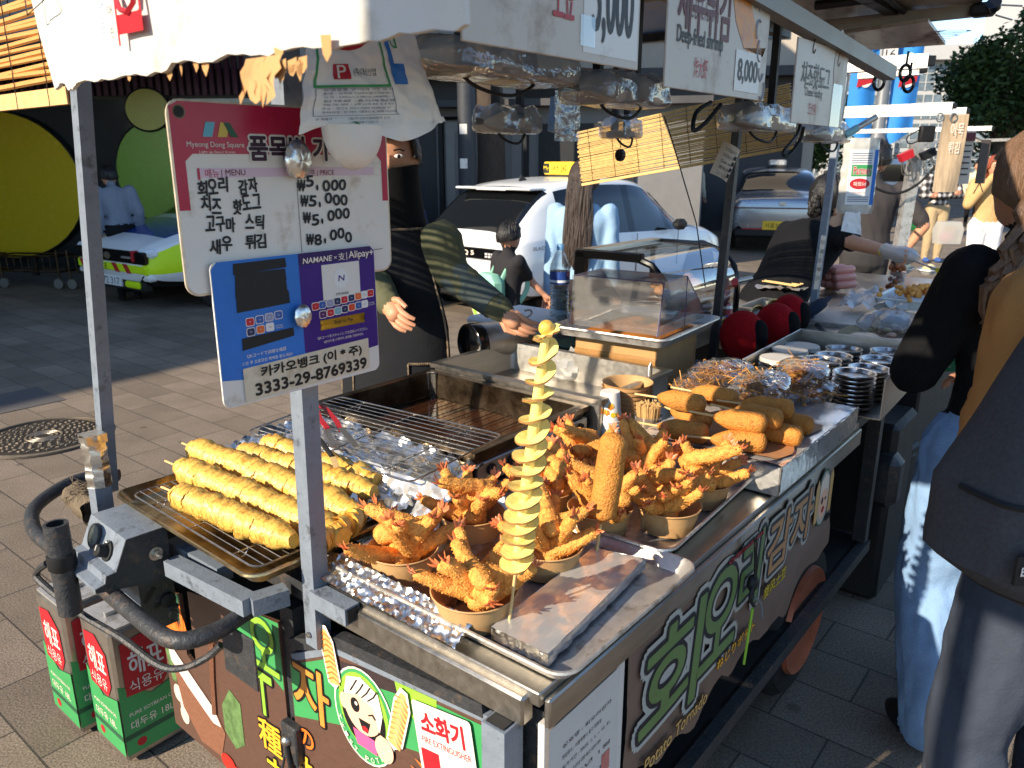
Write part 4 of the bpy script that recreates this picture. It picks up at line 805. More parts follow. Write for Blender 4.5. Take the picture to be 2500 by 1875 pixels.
# --- bottle, canister, styrofoam, tub, squeeze bottle
p = lz(1365, 785, TOP); X = CF(1.52, 1.22, .95)
b0 = plane(1365, 782, O + V * 1.28, V); q = loc(b0); r_ = thing('water_bottle', 'clear plastic water bottle with blue cap on the white foam box', 'bottle', CF(q.x, q.y, q.z))
m_pet = film('clear_pet', (238, 242, 244), .22, .04, .05, .4, 60)
pr = [(.001, 0), (.036, 0), (.04, .008)]
for k in range(9): pr += [(.040, .016 + .014 * k), (.037, .022 + .014 * k)]
pr += [(.041, .15), (.041, .21), (.038, .235), (.02, .275), (.0135, .285), (.0135, .295)]
b = MB(); b.lathe(pr, m_pet, 28, caps=False); b.lathe([(.034, .005), (.037, .01), (.037, .13), (.0001, .13)], film('still_water', (214, 232, 240), .1, .02, .02, 0), 20, caps=False); b.build('bottle_body', r_)
b = MB(); b.lathe([(.015, .29), (.0155, .31), (.014, .313), (.0001, .313)], mat('sky_blue_cap', (120, 170, 214), .4, 0, 0), 20); b.build('cap', r_)
b = MB(); b.lathe([(.0417, .155), (.0417, .205)], mat('blue_label', (40, 70, 140), .4, 0, .3, 30), 28, caps=False); b.lathe([(.0421, .162), (.0421, .172)], mat('white_label', (220, 226, 232), .4, 0, .1), 28, caps=False); b.disc(0, 0, .012, .012, mat('pink_badge', (222, 120, 140), .4, 0, 0), T(0, -.0425, .195) @ RX(90)); b.build('label', r_)
q = loc(plane(1300, 815, O + V * 1.32, V)); b = MB(); b.box((0, 0, -.13), (.34, .3, .3), mat('white_foam', (226, 224, 218), .8, 0, .03, 90, .15, 200), b=.012); b.box((0, 0, .04), (.36, .32, .04), bpy.data.materials['white_foam'], b=.012); o = b.build('foam_box', X=CF(q.x + .06, q.y + .1, q.z)); tag(o, 'white foam box beside the vendor carrying the water bottle', 'box')
q = loc(plane(1405, 775, O + V * 1.2, V)); b = MB(); b.lathe([(.022, -.09), (.026, -.02), (.02, 0)], m_film, 16); o_ = [b]; 
for x, y, z_ in ((0, 0, .01), (.016, 0, .03), (-.014, .006, .035), (.0, .0, .055), (.012, 0, .075), (-.012, 0, .08)): b.ell((x, y, z_), (.017, .015, .015), m_yel, n=12, k=8)
o = b.build('sauce_bottle', X=CF(q.x, q.y, q.z)); tag(o, 'yellow knobbly topped sauce bottle beside the water bottle', 'bottle')
q0 = loc(plane(1165, 838, O + V * 1.22, V)); r_ = thing('steel_canister', 'steel canister with black lid lying on its side by the vendor', 'canister', CF(q0.x, q0.y, q0.z) @ RZ(-14) @ RY(90))
b = MB(); b.lathe([(.0001, .0), (.068, .0), (.07, .01), (.07, .21), (.066, .22), (.0001, .22)], m_steel, 36, caps=False); b.build('canister_body', r_)
b = MB(); b.lathe([(.0001, -.045), (.06, -.045), (.074, -.035), (.076, -.02), (.074, .004), (.07, .004)], m_blackg, 36, caps=False); b.build('lid', r_)
b = MB(); b.tube(cat_rom([(-.07, -.02, .2), (-.085, -.03, .22), (-.1, -.03, .215), (-.1, -.03, .19)], 4), .004, m_steel); b.flatpoly([(-.02, 0), (.0, .012), (.02, .004), (.022, -.01), (0, -.014)], mat('sticker_green', (120, 140, 110), .5, 0, .2), T(-.055, -.0445, .12) @ RX(90) @ RY(-50)); b.build('hook', r_)
q = loc(plane(1385, 870, O + V * 1.15, V)); b = MB(); b.box((0, 0, 0), (.14, .12, .12), mat('green_crate_plastic', (26, 78, 50), .5, 0, .1), b=.006); o = b.build('green_tub', X=CF(q.x, q.y, q.z)); tag(o, 'dark green plastic tub behind the stretched potato', 'tub')
q = lz(1395, 900, TOP + .05); b = MB(); b.ell((0, 0, .05), (.09, .07, .06), m_filmw, n=24, k=14); 
b.v = [tuple(Vector(v) * (1 + .2 * fbm(v[0] * 40, v[1] * 40, v[2] * 40))) for v in b.v]; o = b.build('plastic_bag', X=CF(q.x + .03, q.y, TOP)); tag(o, 'crumpled clear plastic bag between the steel basin and carton', 'bag')
# ================================================================= roof of the cart and what hangs from it
RZ_ = 2.0
m_blue = mat('blue_tarpaulin', (40, 110, 190), .5, 0, .1, 10, .2, 40)
m_grime = mat('grimy_white_panel', (176, 166, 156), .35, 0, .12, 6, .05, 20, dirt=((120, 104, 90), .6, 6), stretch=(1, 4, 1))
rf = MB(); rf.box((.93, .62, RZ_ + .075), (2.36, 1.3, .02), m_blue); rf.build('roof_sheet', cart)
b = MB()
for v in (.12, .52, 1.2): b.tube([(-.28, v, RZ_ + .02), (2.06, v, RZ_ + .02)], .017, m_paintd, square=True)
for u in (-.28, .0, .7, 1.35, 2.06): b.tube([(u, .0, RZ_ + .048), (u, 1.25, RZ_ + .048)], .014, m_paintd, square=True)
b.build('roof_frame', cart)
b = MB(); p0, p1 = lv(1886, 14, .1), lv(2172, 180, .1); b.tube([p0 - (p1 - p0) * .35, p1], .018, m_aged, square=True); b.build('edge_beam', cart)
# awning board and bars on the customer side
b = MB(); q = [lz(2000, 66, 1.985), lz(2392, 24, 2.005)]; b.tube([q[0] - (q[1] - q[0]) * .1, q[1]], .016, m_aged, square=True); b.build('awning_bar', cart)
A = [lz(x, y, 2.02) for x, y in ((1880, -6), (2000, 60), (2395, 16), (2420, -70), (1900, -120))]
b = MB(); b.prism([(p.x, p.y) for p in A], .012, m_grime, T(0, 0, 2.022)); b.tube([lz(1990, 14, 2.01), lz(2180, -10, 2.015)], .012, m_black); b.tube([lz(2160, -10, 2.01), lz(2225, 44, 2.01)], .008, m_black); b.build('awning_panel', cart)
A = [lz(x, y, 1.965) for x, y in ((2035, 88), (2265, 54), (2308, 110), (2110, 124))]
b = MB(); b.prism([(p.x, p.y) for p in A], .01, m_grime, T(0, 0, 1.966))
ctr = sum(A, Vector()) / 4; ex = (A[1] - A[0]).normalized(); Xb = frame(Vector((ctr.x, ctr.y, 1.9655)), Vector((ex.x, ex.y, 0)).normalized(), Vector((ex.y, -ex.x, 0)).normalized(), Vector((0, 0, -1)))
b.text('DIAMOND', -.02, -.12, .24, -.02, m_maroon, Xb, .0004, rot=40); b.text('CHAMPION', .05, -.02, .2, .02, mat('faded_print', (130, 116, 116), .5, 0, 0), Xb, .0004, rot=40); b.build('awning_flap', cart)
p = lz(2400, 24, 2.0); b = MB(); b.box((0, 0, 0), (.05, .06, .035), m_black, b=.008); b.lathe([(.017, 0), (.019, .02), (.001, .02)], m_blackg, 16, T(-.02, -.03, 0) @ RY(-60)); b.tube([(.02, -.03, .012), (.08, -.08, .012)], .0025, m_steel); b.tube([(.02, -.03, -.014), (.09, -.06, -.02)], .0025, m_steel); b.build('bar_clamp', cart, X=T(*p))
# front fascia flap of printed cardboard
fl = [lu(x, y, -.35) for x, y in ((35, 0), (180, 205), (640, 112), (1118, 52))]
b = MB(); rr = random.Random(2)
def flap(i, j):
    v0 = .585; v1 = -.19; v = v0 + (v1 - v0) * i; zb = 1.683 + .008 * fbm(i * 9, 1) + .004 * fbm(i * 40, 2) + .004 * (i > .5)
    if i < .18: zb += 0; v = v - (.18 - i) * .0
    vv = v - .13 * (1 - j) * max(0, 1 - i / .22)
    z_ = zb + (2.02 - zb) * j; return (-.35 + .006 * math.sin(i * 9 + j * 2) + .003 * fbm(i * 12, j * 5), vv, z_)
b.grid(flap, 70, 10, m_cardw, thick=.005)
Xf = T(-.3555, 0, 0) @ END
b.rect(-.262, 1.72, -.21, 1.738, m_red, Xf @ T(0, 0, .006)); b.rect(-.262, 1.71, -.258, 1.79, m_red, Xf @ T(0, 0, .0063)); b.rect(-.214, 1.72, -.21, 1.80, m_red, Xf @ T(0, 0, .0063)); b.tube([(-.26, 1.76, .007), (-.25, 1.742, .007), (-.235, 1.738, .007), (-.222, 1.745, .007), (-.214, 1.77, .007)], .003, m_red, X=Xf, n=4)
for k, ch in enumerate('판매수량'): b.text(ch, -.295, 1.725 + .02 * k, -.285, 1.735 + .02 * k, m_blue, Xf @ T(0, 0, .006))
for P_ in ([(-.47, 1.76), (-.42, 1.77), (-.42, 1.81)], [(-.47, 1.76), (-.47, 1.81)]): b.tube([(x, y, .006) for x, y in P_], .0008, m_ink, X=Xf, n=4)
o = b.build('cardboard_flap', X=CF(0, 0, 0)); tag(o, 'torn white printed cardboard hanging from the roof edge close to the camera', 'cardboard')
b = MB(); 
for k in range(22): t = rr.random() ** .7; v = .30 - .36 * t if k < 7 else rr.uniform(-.02, .05); s = rr.uniform(.002, .006); b.add([(-.351, v + s * c, 1.688 - rr.uniform(0, .008) - (.012 if k >= 7 else 0) - s * e) for c, e in ((-1, -1), (1.3, -1.2), (1, .2), (.2, 1.4), (-.8, .5))], [(0, 1, 2, 3, 4)], m_card)
b.build('torn_edge', o); b = MB(); b.grid(lambda i, j: (-.352 - .01 * j, .06 - .05 * i + .01 * fbm(i * 5, j * 5), 1.684 - (.035 + .02 * fbm(i * 7, 3)) * j), 9, 6, m_card, flat=True); b.build('torn_edge', o)
# reed blind on the front left
m_reed = mat('reed_slats', (206, 150, 84), .6, 0, .22, 30, .1, 60, stretch=(30, 1, 60)); m_reedl = mat('reed_light', (214, 178, 112), .6, 0, .18, 40, .1, 60); m_thread = mat('dark_thread', (44, 34, 26), .9, 0, 0)
def blind(name, label, p0, p1, z0, z1, pitch, r, mt, X, lath=.02, nthread=5, group='reed blinds'):
    r_ = thing(name, label, 'blind', X, group); b = MB(); rr = random.Random(len(label)); A, B_ = Vector(p0), Vector(p1); n = int((z1 - z0 - lath * 1.4) / pitch)
    for k in range(n):
        z_ = z0 + lath * 1.4 + pitch * (k + .5); d = Vector((0, 0, rr.uniform(-.25, .25) * pitch)); e0, e1 = rr.uniform(-.008, .004), rr.uniform(-.004, .008); D = (B_ - A).normalized()
        b.tube([A + D * e0 + Z * z_ + d, (A + B_) / 2 + Z * z_ + Vector((rr.uniform(-.001, .001), 0, rr.uniform(-.4, .4) * pitch)), B_ + D * e1 + Z * z_ - d], r * rr.uniform(.75, 1.15), mt, n=6)
    b.build('slat_curtain', r_); b = MB(); D = (B_ - A); Pn = D.cross(Z).normalized()
    for s in (-1, 1): b.box(((A + B_) / 2 + Z * (z0 + lath / 2) + Pn * .004 * s), (D.length, .005, lath), m_wood, None) if False else b.add([tuple(q) for q in (A + Z * z0 + Pn * .003 * s, B_ + Z * z0 + Pn * .003 * s, B_ + Z * (z0 + lath) + Pn * .003 * s, A + Z * (z0 + lath) + Pn * .003 * s, A + Z * z0 + Pn * .007 * s, B_ + Z * z0 + Pn * .007 * s, B_ + Z * (z0 + lath) + Pn * .007 * s, A + Z * (z0 + lath) + Pn * .007 * s)], [(0, 1, 2, 3), (4, 7, 6, 5), (0, 4, 5, 1), (3, 2, 6, 7), (1, 5, 6, 2), (0, 3, 7, 4)], mt if lath < .015 else m_wood)
    b.build('bottom_lath', r_)
    for k in range(nthread):
        b = MB(); q = A + D * ((k + .5) / nthread)
        for s in (-1, 1): b.tube([q + Z * (z0 + (z1 - z0) * t / 24) + Pn * s * (r * 1.25) + D.normalized() * .004 * fbm(t * .7, k) for t in range(25)], .0011, m_thread, n=4)
        b.build('binding_thread', r_)
    return r_
a0, a1 = lu(0, 285, 0), lu(172, 243, 0)
blind('reed_blind', 'thick orange lit reed blind rolled down at the far left roof end', (.0, 1.95, 0), (.0, a1.y, 0), 1.715, 2.04, .0135, .0058, m_reed, CF(0, 0, 0), .035, 4)
q0, q1 = lu(1422, 454, 2.35), lu(1945, 362, 2.35)
blind('reed_blind', 'pale bamboo blind hanging in the sun beyond the cart, above the taxi', (2.35, q0.y, 0), (2.35, q1.y, 0), q0.z, q0.z + .245, .0058, .0026, m_reedl, CF(0, 0, 0) @ T(2.35, q0.y, q0.z) @ RX(math.degrees(math.atan((q1.z - q0.z) / (q1.y - q0.y)))) @ T(-2.35, -q0.y, -q0.z), .012, 8)
# ---------------------------------------------------------------- menu board
def board(name, label, fit, th, paint, cat='sign', group=None, back=m_white, r=.012, tilt=0.):
    o, w, h, a = fit; r_ = thing(name, label, cat, CF(o.x, o.y, o.z) @ RY(-a * 0), group); b = MB(); X = SIDE
    b.prism(rrect(-w / 2, -h / 2, w / 2, h / 2, r), th, back, X, -th)
    return r_, b, X, w, h
fit = sign_fit((413, 230), (945, 286), (950, 663), (452, 716), .445)
r_, b, X, w, h = board('menu_board', 'white menu board with crimson header and handwritten prices, hung on the grey post', fit, .004, None, r=.018)
gx = lambda t: -w / 2 + w * t
gy = lambda t: h / 2 - h * t
b.flatpoly([(gx(0) + .001, gy(.55)), (gx(0) + .001, gy(.03))] + [(gx(.0) + .014, gy(0) - .001), (gx(1) - .014, gy(0) - .001), (gx(1) - .001, gy(.03)), (gx(1) - .001, gy(.55)), (gx(.965), gy(.55)), (gx(.965), gy(.3))] + [(gx(.94), gy(.262)), (gx(.075), gy(.262)), (gx(.045), gy(.30)), (gx(.045), gy(.55))][::1], m_crimson, X, .0006)
b.disc(gx(.04), gy(.055), .007, .007, m_black, X, .001); b.disc(gx(.04), gy(.055), .009, .009, m_steeld, X, .0008)
for k, (mt, dx) in enumerate(((mat('logo_teal', (92, 170, 190), .4, 0, 0), 0), (mat('logo_gold', (206, 176, 70), .4, 0, 0), .022), (m_greend, .036))): b.flatpoly([(gx(.12) + dx, gy(.175)), (gx(.12) + dx + .014, gy(.175)), (gx(.12) + dx + .02, gy(.10)), (gx(.12) + dx + .006, gy(.10))] if k < 2 else [(gx(.12) + dx - .004, gy(.10)), (gx(.12) + dx + .006, gy(.10)), (gx(.12) + dx + .018, gy(.175)), (gx(.12) + dx + .006, gy(.175))], mt, X, .0012 + k * 2e-4)
b.text('Myeong Dong Square', gx(.055), gy(.235), gx(.285), gy(.20), m_white, X, .0014); b.text('Light up Seoul Korea', gx(.1), gy(.262), gx(.245), gy(.245), m_cream, X, .0014)
b.btext('품목별 가격', gx(.305), gy(.295), gx(.76), gy(.165), m_white, X, .0014, .004, 12); b.btext('품목별 가격', gx(.305), gy(.295), gx(.76), gy(.165), mat('plum_ink', (52, 20, 44), .5, 0, 0), X, .0022, .0013, 8)
b.rect(gx(.095), gy(.385), gx(.92), gy(.335), mat('pink_band', (212, 184, 196), .45, 0, .03), X, .0006); b.rect(gx(.085), gy(.395), gx(.095), gy(.335), m_crimson, X, .0008)
b.text('메뉴', gx(.115), gy(.385), gx(.17), gy(.34), m_crimson, X, .0012); b.text('| MENU', gx(.18), gy(.385), gx(.28), gy(.343), m_maroon, X, .0012); b.text('가격 | PRICE', gx(.55), gy(.388), gx(.70), gy(.346), m_maroon, X, .0012)
rr = random.Random(21)
def hand(st, x0, y0, x1, y1):
    n = len(st); cw = (x1 - x0) / n
    for i, ch in enumerate(st):
        if ch == ' ': continue
        s_ = .42 if ch in ',.' else 1; xx = x0 + cw * (i + .06); dy = rr.uniform(-.004, .004)
        if ch in ',.': b.btext('.', xx + cw * .2, y0 - .002, xx + cw * .42, y0 + .006, m_ink, X, .0012, .0006, 4)
        else: b.btext(ch, xx, y0 + dy, xx + cw * .86, y1 + dy, m_ink, X, .0012, .0008, 6, shear=rr.uniform(-.02, .12), rot=rr.uniform(-5, 5))
for k, (s_, p_) in enumerate((('회오리 감자', '₩5,000'), ('치즈 핫도그', '₩5,000'), ('고구마 스틱', '₩5,000'), ('새우 튀김', '₩8,000'))):
    y = gy(.465 + .1 * k + (.02 if k == 3 else 0)); hand(s_, gx(.075 + .008 * k), y - .001, gx(.33 + .006 * k), y + .019); hand(p_, gx(.51 + .008 * k), y + .001, gx(.76 + .006 * k), y + .017)
b.tube([(gx(.51), gy(.42), .001), (gx(.51), gy(.86), .001)], .0004, m_ink, X=X, n=4); b.tube([(gx(.1), gy(.89), .001), (gx(.95), gy(.86), .001)], .0004, m_ink, X=X, n=4)
b.build('board_panel', r_)
b = MB(); b.tube([(x, -.0, y) for x, y in rrect(-w / 2, -h / 2, w / 2, h / 2, .018)], .0026, mat('board_edge', (206, 190, 166), .4, .2, .2, 60), n=5, closed=True, X=T(0, .002, 0)); b.build('rim', r_)
# payment sign below
fit2 = sign_fit((524, 622), (922, 613), (918, 918), (533, 985), .436)
r_, b, X, w, h = board('payment_sign', 'scuffed blue and purple payment sign with bank account strip below the menu board', fit2, .003, None, r=.012)
b.flatpoly([(gx(0) + .001, gy(.80)), (gx(0) + .001, gy(.05)), (gx(.035), gy(.003)), (gx(.49), gy(.003)), (gx(.49), gy(.72)), (gx(.505), gy(.75)), (gx(.49), gy(.78)), (gx(.49), gy(.84)), (gx(.2), gy(.84))], m_blue, X, .0006)
b.flatpoly([(gx(.49), gy(.003)), (gx(.97), gy(.003)), (gx(1) - .001, gy(.04)), (gx(1) - .001, gy(.80)), (gx(.49), gy(.84)), (gx(.49), gy(.78)), (gx(.505), gy(.75)), (gx(.49), gy(.72))], m_purple, X, .0006)
b.flatpoly([(gx(.49), gy(.003)), (gx(.97), gy(.003)), (gx(.97), gy(.09)), (gx(.49), gy(.09))], mat('deep_purple', (48, 22, 86), .35, 0, 0), X, .001)
b.text('NAMANE', gx(.515), gy(.08), gx(.70), gy(.04), m_cream, X, .0014, .012, shear=.15); b.text('×', gx(.715), gy(.07), gx(.735), gy(.05), m_cream, X, .0014); b.text('支', gx(.745), gy(.085), gx(.79), gy(.03), m_cream, X, .0014); b.text('|', gx(.8), gy(.09), gx(.804), gy(.03), m_cream, X, .0014); b.text('Alipay+', gx(.815), gy(.095), gx(.99), gy(.025), m_cream, X, .0014, .01)
b.rect(gx(.63), gy(.365), gx(.885), gy(.105), m_white, X, .0012); b.text('MD0068', gx(.715), gy(.345), gx(.80), gy(.325), m_ink, X, .0016); b.disc(gx(.755), gy(.22), .014, .016, mat('pale_disc', (226, 222, 218), .4, 0, 0), X, .0014); b.text('N', gx(.735), gy(.24), gx(.775), gy(.195), m_purple, X, .0018, .01, shear=.15)
for (x0, y0, x1, y1, a) in ((.115, .10, .415, .025, 1), (.12, .18, .41, .095, 0), (.115, .26, .41, .175, 0), (.115, .355, .42, .255, 1), (.125, .62, .43, .535, 3)): b.flatpoly([(gx(x0), gy(y0)), (gx(x1), gy(y0 - .012 * a)), (gx(x1) - .001, gy(y1 - .004 * a)), (gx(x0) + .001, gy(y1))], m_black, X, .0012 + (x0 + y0) * 5e-4)
def icon(x, y, s, c, t):
    if t is None: b.text('MORE', gx(x), gy(y + .02), gx(x + .04), gy(y + .01), m_white, X, .0013); b.text('WALLETS', gx(x), gy(y + .035), gx(x + .045), gy(y + .026), m_white, X, .0013); return
    if c not in bpy.data.materials: mat(c, ICOL[c], .4, 0, 0)
    x0, x1, y0, y1 = gx(x), gx(x + .042), gy(y + .05), gy(y); b.rect(x0 - .001, y0 - .001, x1 + .001, y1 + .001, m_cream, X, .0011, .003); b.rect(x0, y0, x1, y1, bpy.data.materials[c], X, .0014, .0026); b.text(t, x0 + .003, y0 + .004, x1 - .003, y1 - .004, m_white if c != 'icon_white' else m_red, X, .0018, keep=True)
ICOL = dict(icon_red=(196, 34, 48), icon_blue=(50, 90, 160), icon_grey=(150, 150, 176), icon_navy=(30, 44, 86), icon_orange=(222, 104, 52), icon_white=(226, 222, 218), icon_teal=(120, 170, 186), icon_plum=(84, 24, 90), icon_vermilion=(214, 70, 40))
for x, y, c, t in ((.16, .405, 'icon_red', 'P'), (.215, .40, 'icon_blue', '支'), (.27, .395, 'icon_grey', '支'), (.325, .39, 'icon_blue', 'Gr'), (.16, .475, 'icon_navy', 'Pay'), (.215, .47, 'icon_orange', 'P'), (.27, .465, 'icon_white', 'W'), (.325, .475, '', None),
                   (.555, .375, 'icon_red', 'S'), (.60, .372, 'icon_blue', '支'), (.65, .368, 'icon_grey', '支'), (.70, .364, 'icon_navy', 'Gr'), (.748, .36, 'icon_red', 'O'), (.797, .356, 'icon_navy', 'Pay'), (.845, .352, 'icon_orange', 'P'), (.89, .348, 'icon_white', 'W'), (.935, .344, 'icon_red', 'H'),
                   (.60, .445, 'icon_plum', 'Pay'), (.65, .441, 'icon_red', 'zing'), (.70, .437, 'icon_teal', 'tng'), (.748, .433, 'icon_navy', '2'), (.797, .429, 'icon_vermilion', '/'), (.845, .425, 'icon_blue', '>'), (.89, .421, 'icon_white', '8'), (.94, .43, '', None)): icon(x, y, 0, c, t)
b.prism(rrect(gx(.60), gy(.585) - .0, gx(.905), gy(.515), .0155), .0006, m_orange, X, .0008); b.text('Scan to Pay', gx(.69), gy(.565), gx(.82), gy(.53), m_ink, X, .0018, .012)
b.text('QRコードをスキャンしてお支払いください。', gx(.575), gy(.655), gx(.92), gy(.63), m_cream, X, .0014); b.text('QR코드를 스캔하여 결제를 진행하세요.', gx(.615), gy(.69), gx(.89), gy(.668), m_cream, X, .0014)
b.text('QRコードで詳細を確認', gx(.145), gy(.68), gx(.375), gy(.65), m_cream, X, .0014); b.text('스캔 후 프로모션 혜택을 받으세요!', gx(.115), gy(.725), gx(.41), gy(.70), m_cream, X, .0014)
b.flatpoly([(gx(.115), gy(.985)), (gx(.115), gy(.745)), (gx(.92), gy(.72)), (gx(.92), gy(.965))], mat('strip_paper', (214, 198, 172), .4, 0, .06, 20, dirt=((168, 146, 116), .5, 22)), X, .0022)
b.btext('카카오뱅크 (이 * 주)', gx(.215), gy(.845), gx(.865), gy(.758), m_ink, X, .0028, .0008, 6); b.btext('3333-29-8769339', gx(.175), gy(.955), gx(.895), gy(.872), m_ink, X, .0028, .001, 6)
b.build('sign_panel', r_)
for (px, py), s, lab in (((728, 390), .023, 'ball of crumpled foil stuck on the menu board beside the price heading'), ((740, 772), .015, 'ball of crumpled foil stuck in the middle of the payment sign')):
    p = lv(px, py, .43 if s > .02 else .425); b = MB(); b.grid(lambda i, j: tuple(Vector((math.sin(math.pi * i) * math.cos(6.283 * j) * s, -math.cos(math.pi * i) * s * .5, math.sin(math.pi * i) * math.sin(6.283 * j) * s * 1.2)) * (1 + .14 * fbm(i * 9, math.cos(6.283 * j) * 4, math.sin(6.283 * j) * 4))), 16, 26, m_foil, flat=True); o = b.build('foil_ball', X=CF(p.x, p.y, p.z)); tag(o, lab, 'foil', 'foil balls stuck on the signs')
# ---------------------------------------------------------------- white glove bag roll hanging in front of the board
m_bagw = mat('white_plastic_bag', (232, 228, 222), .38, 0, .03, 20, .3, 30, sss=.1)
VB = .375; c4 = [lv(x, y, VB) for x, y in ((752, 60), (1000, 60), (1088, 318), (728, 330))]
b = MB()
def bagp(i, j, off=0.):
    p = c4[0].lerp(c4[1], i).lerp(c4[3].lerp(c4[2], i), j); e = (4 * i * (1 - i)) ** .5 * (.6 + .4 * j); k = i - .5
    return (p.x, p.y - .028 * e - .006 * fbm(i * 5, j * 4) - .004 * math.sin(i * 22 + j * 3) * j - off, p.z + (.014 * math.sin(i * 8) * (j > .94)))
b.grid(bagp, 50, 40, m_bagw)
def onbag(st, i0, j0, i1, j1, mt, w=0.):
    vs, fs = text_geo(st) if isinstance(st, str) else st; xs = [v[0] for v in vs]; ys = [v[1] for v in vs]; a, c, d, e = min(xs), max(xs), min(ys), max(ys)
    b.add([bagp(i0 + (i1 - i0) * (x - a) / (c - a), j1 + (j0 - j1) * (y - d) / (e - d), .0016) for x, y in vs], fs, mt, None, True)
def strip(i0, j0, i1, j1, mt, n=14): b.grid(lambda i, j: bagp(i0 + (i1 - i0) * i, j1 + (j0 - j1) * j, .0012), n, 8, mt)
for i0, j0, i1, j1 in ((.04, .55, .555, .575), (.545, .05, .56, .575), (.04, .05, .055, .575)): strip(i0, j0, i1, j1, m_green)
b.grid(lambda i, j: bagp(.28 + .19 * (i) * math.cos(6.283 * j), .05 + .19 * i * math.sin(6.283 * j) if .05 + .19 * i * math.sin(6.283 * j) > 0.01 else .012, .002), 5, 24, m_red)
strip(.17, .36, .27, .50, m_red); onbag('P', .19, .37, .25, .49, m_white); onbag('(주)대성산업', .29, .40, .48, .48, m_ink)
strip(.60, .05, .645, .55, m_blue); strip(.60, .36, .735, .55, m_blue); onbag('d', .66, .05, .71, .22, m_green)
m_pr = mat('grey_blue_print', (96, 98, 118), .5, 0, 0)
for k, s_ in enumerate(('위생용품 관리법에 의한 표시', '품명 : 일회용 비닐장갑(폴리에틸렌)', '규격 : 270mm X 280mm (400매)', '원재료 : 폴리에틸렌', '제조원 : (주)대성산업', '주소 : 경기도 김포시 대곶면 223번길 57', '주의사항 : 본 제품은 식품용으로 사용하십시오')): onbag(s_, .10 + .0 * k, .585 + .034 * k, .56 - .02 * (k % 3), .607 + .034 * k, m_pr)
for i0, j0, i1, j1 in ((.05, .58, .565, .584), (.05, .83, .58, .834), (.05, .58, .054, .834), (.56, .58, .565, .834)): strip(i0, j0, i1, j1, m_pr)
onbag('본 제품에 이상이 있을 경우 공정거래위원회 고시', .06, .85, .5, .873, m_pr); onbag('기준에 따라 교환, 환불을 받을 수 있습니다.', .16, .885, .43, .907, m_pr)
o = b.build('glove_bag', X=CF(0, 0, 0)); tag(o, 'white printed plastic glove bag hanging in front of the menu board', 'bag')
b = MB(); pc = lv(850, 362, VB); 
b.grid(lambda i, j: (pc.x + .052 * math.sin(math.pi * (.5 + i * .5)) * math.cos(6.283 * j) * (1 + .05 * math.sin(12.566 * j)), pc.y - .012 + .034 * math.sin(math.pi * (.5 + i * .5)) * math.sin(6.283 * j), pc.z + .032 - .062 * math.sin(math.pi * .5 * i) + .0012 * math.sin(j * 200) * math.sin(i * 60)), 40, 120, m_bagw); b.build('bag_bottom', o)
b = MB(); strip(.27, .965, .36, .985, m_green); b.build('green_tab', o)
# ---------------------------------------------------------------- price signs along the customer side
m_signw = mat('sign_board_white', (196, 182, 166), .45, 0, .04, 8, .02, 40, dirt=((150, 128, 106), .35, 7))
def price(name, label, u0, u1, z0, z1, v=.1):
    w, h = u1 - u0, z1 - z0; r_ = thing(name, label, 'sign', CF((u0 + u1) / 2, v, (z0 + z1) / 2), 'price signs along the roof edge'); b = MB(); b.box((0, 0, -.002), (w, h, .004), m_signw, SIDE, b=.001); return r_, b, w, h
bl, br = lv(1128, 36, .1), lv(1557, 172, .1)
r_, b, w, h = price('price_sign', 'long potato price sign reading 5,000 beside the white cardboard', bl.x, br.x, br.z, br.z + .3); X = SIDE
x_ = lambda t: -w / 2 + w * t
b.rect(x_(.62), -h / 2 + .012, x_(.985), -h / 2 + .165, m_white, X, .0006); b.rect(x_(.62), -h / 2 + .165, x_(.985), h / 2, mat('photo_print_potato', (176, 116, 62), .4, 0, .4, 40), X, .0006)
b.btext('5,000', x_(.675), -h / 2 + .03, x_(.945), -h / 2 + .135, mat('charcoal_print', (48, 46, 46), .5, 0, 0), X, .0012, .0022, 8); b.btext('土豆', x_(.44), -h / 2 + .05, x_(.56), -h / 2 + .115, m_red, X, .0012, .0008, 5)
b.disc(x_(.38), -h / 2 + .15, .06, .05, mat('photo_print_brown', (150, 120, 104), .4, 0, .2, 20), X, .0006); b.rect(x_(.60), -h / 2 + .02, x_(.69), -h / 2 + .06, m_acr, X, .0016); b.text('회오리감자', x_(.1), -h / 2 + .17, x_(.55), -h / 2 + .27, m_maroon, X, .0012, .01); b.build('sign_panel', r_)
bl, br, tr = lv(1622, 205, .1), lv(1863, 253, .1), lv(1885, 12, .1)
r_, b, w, h = price('price_sign', 'deep fried shrimp price sign reading 8,000 in three languages', bl.x, br.x, (bl.z + br.z) / 2, tr.z)
b.btext('새우튀김', x_(.08), h / 2 - .09, x_(.55), h / 2 + .03 - .02, m_maroon, X, .0012, .0018, 7)
b.text('えびてんぷら', x_(.17), -h / 2 + .115, x_(.44), -h / 2 + .155, m_maroon, X, .0012, .006); b.btext('Deep-fried shrimp', x_(.08), -h / 2 + .066, x_(.5), -h / 2 + .10, m_ink, X, .0012, .0006, 5); b.text('炸大虾', x_(.24), -h / 2 + .022, x_(.365), -h / 2 + .056, m_red, X, .0012, .004)
m_tph = mat('photo_print_shrimp', (206, 128, 50), .4, 0, .35, 60, dirt=((170, 80, 40), .4, 20))
b.flatpoly([(x_(.56), h / 2 - .002), (x_(.74), h / 2 - .002), (x_(.80), h / 2 - .03), (x_(.86), h / 2 - .06), (x_(.94), h / 2 - .10), (x_(.97), -h / 2 + .10), (x_(.90), -h / 2 + .075), (x_(.72), -h / 2 + .09), (x_(.62), -h / 2 + .13)], m_tph, X, .0008)
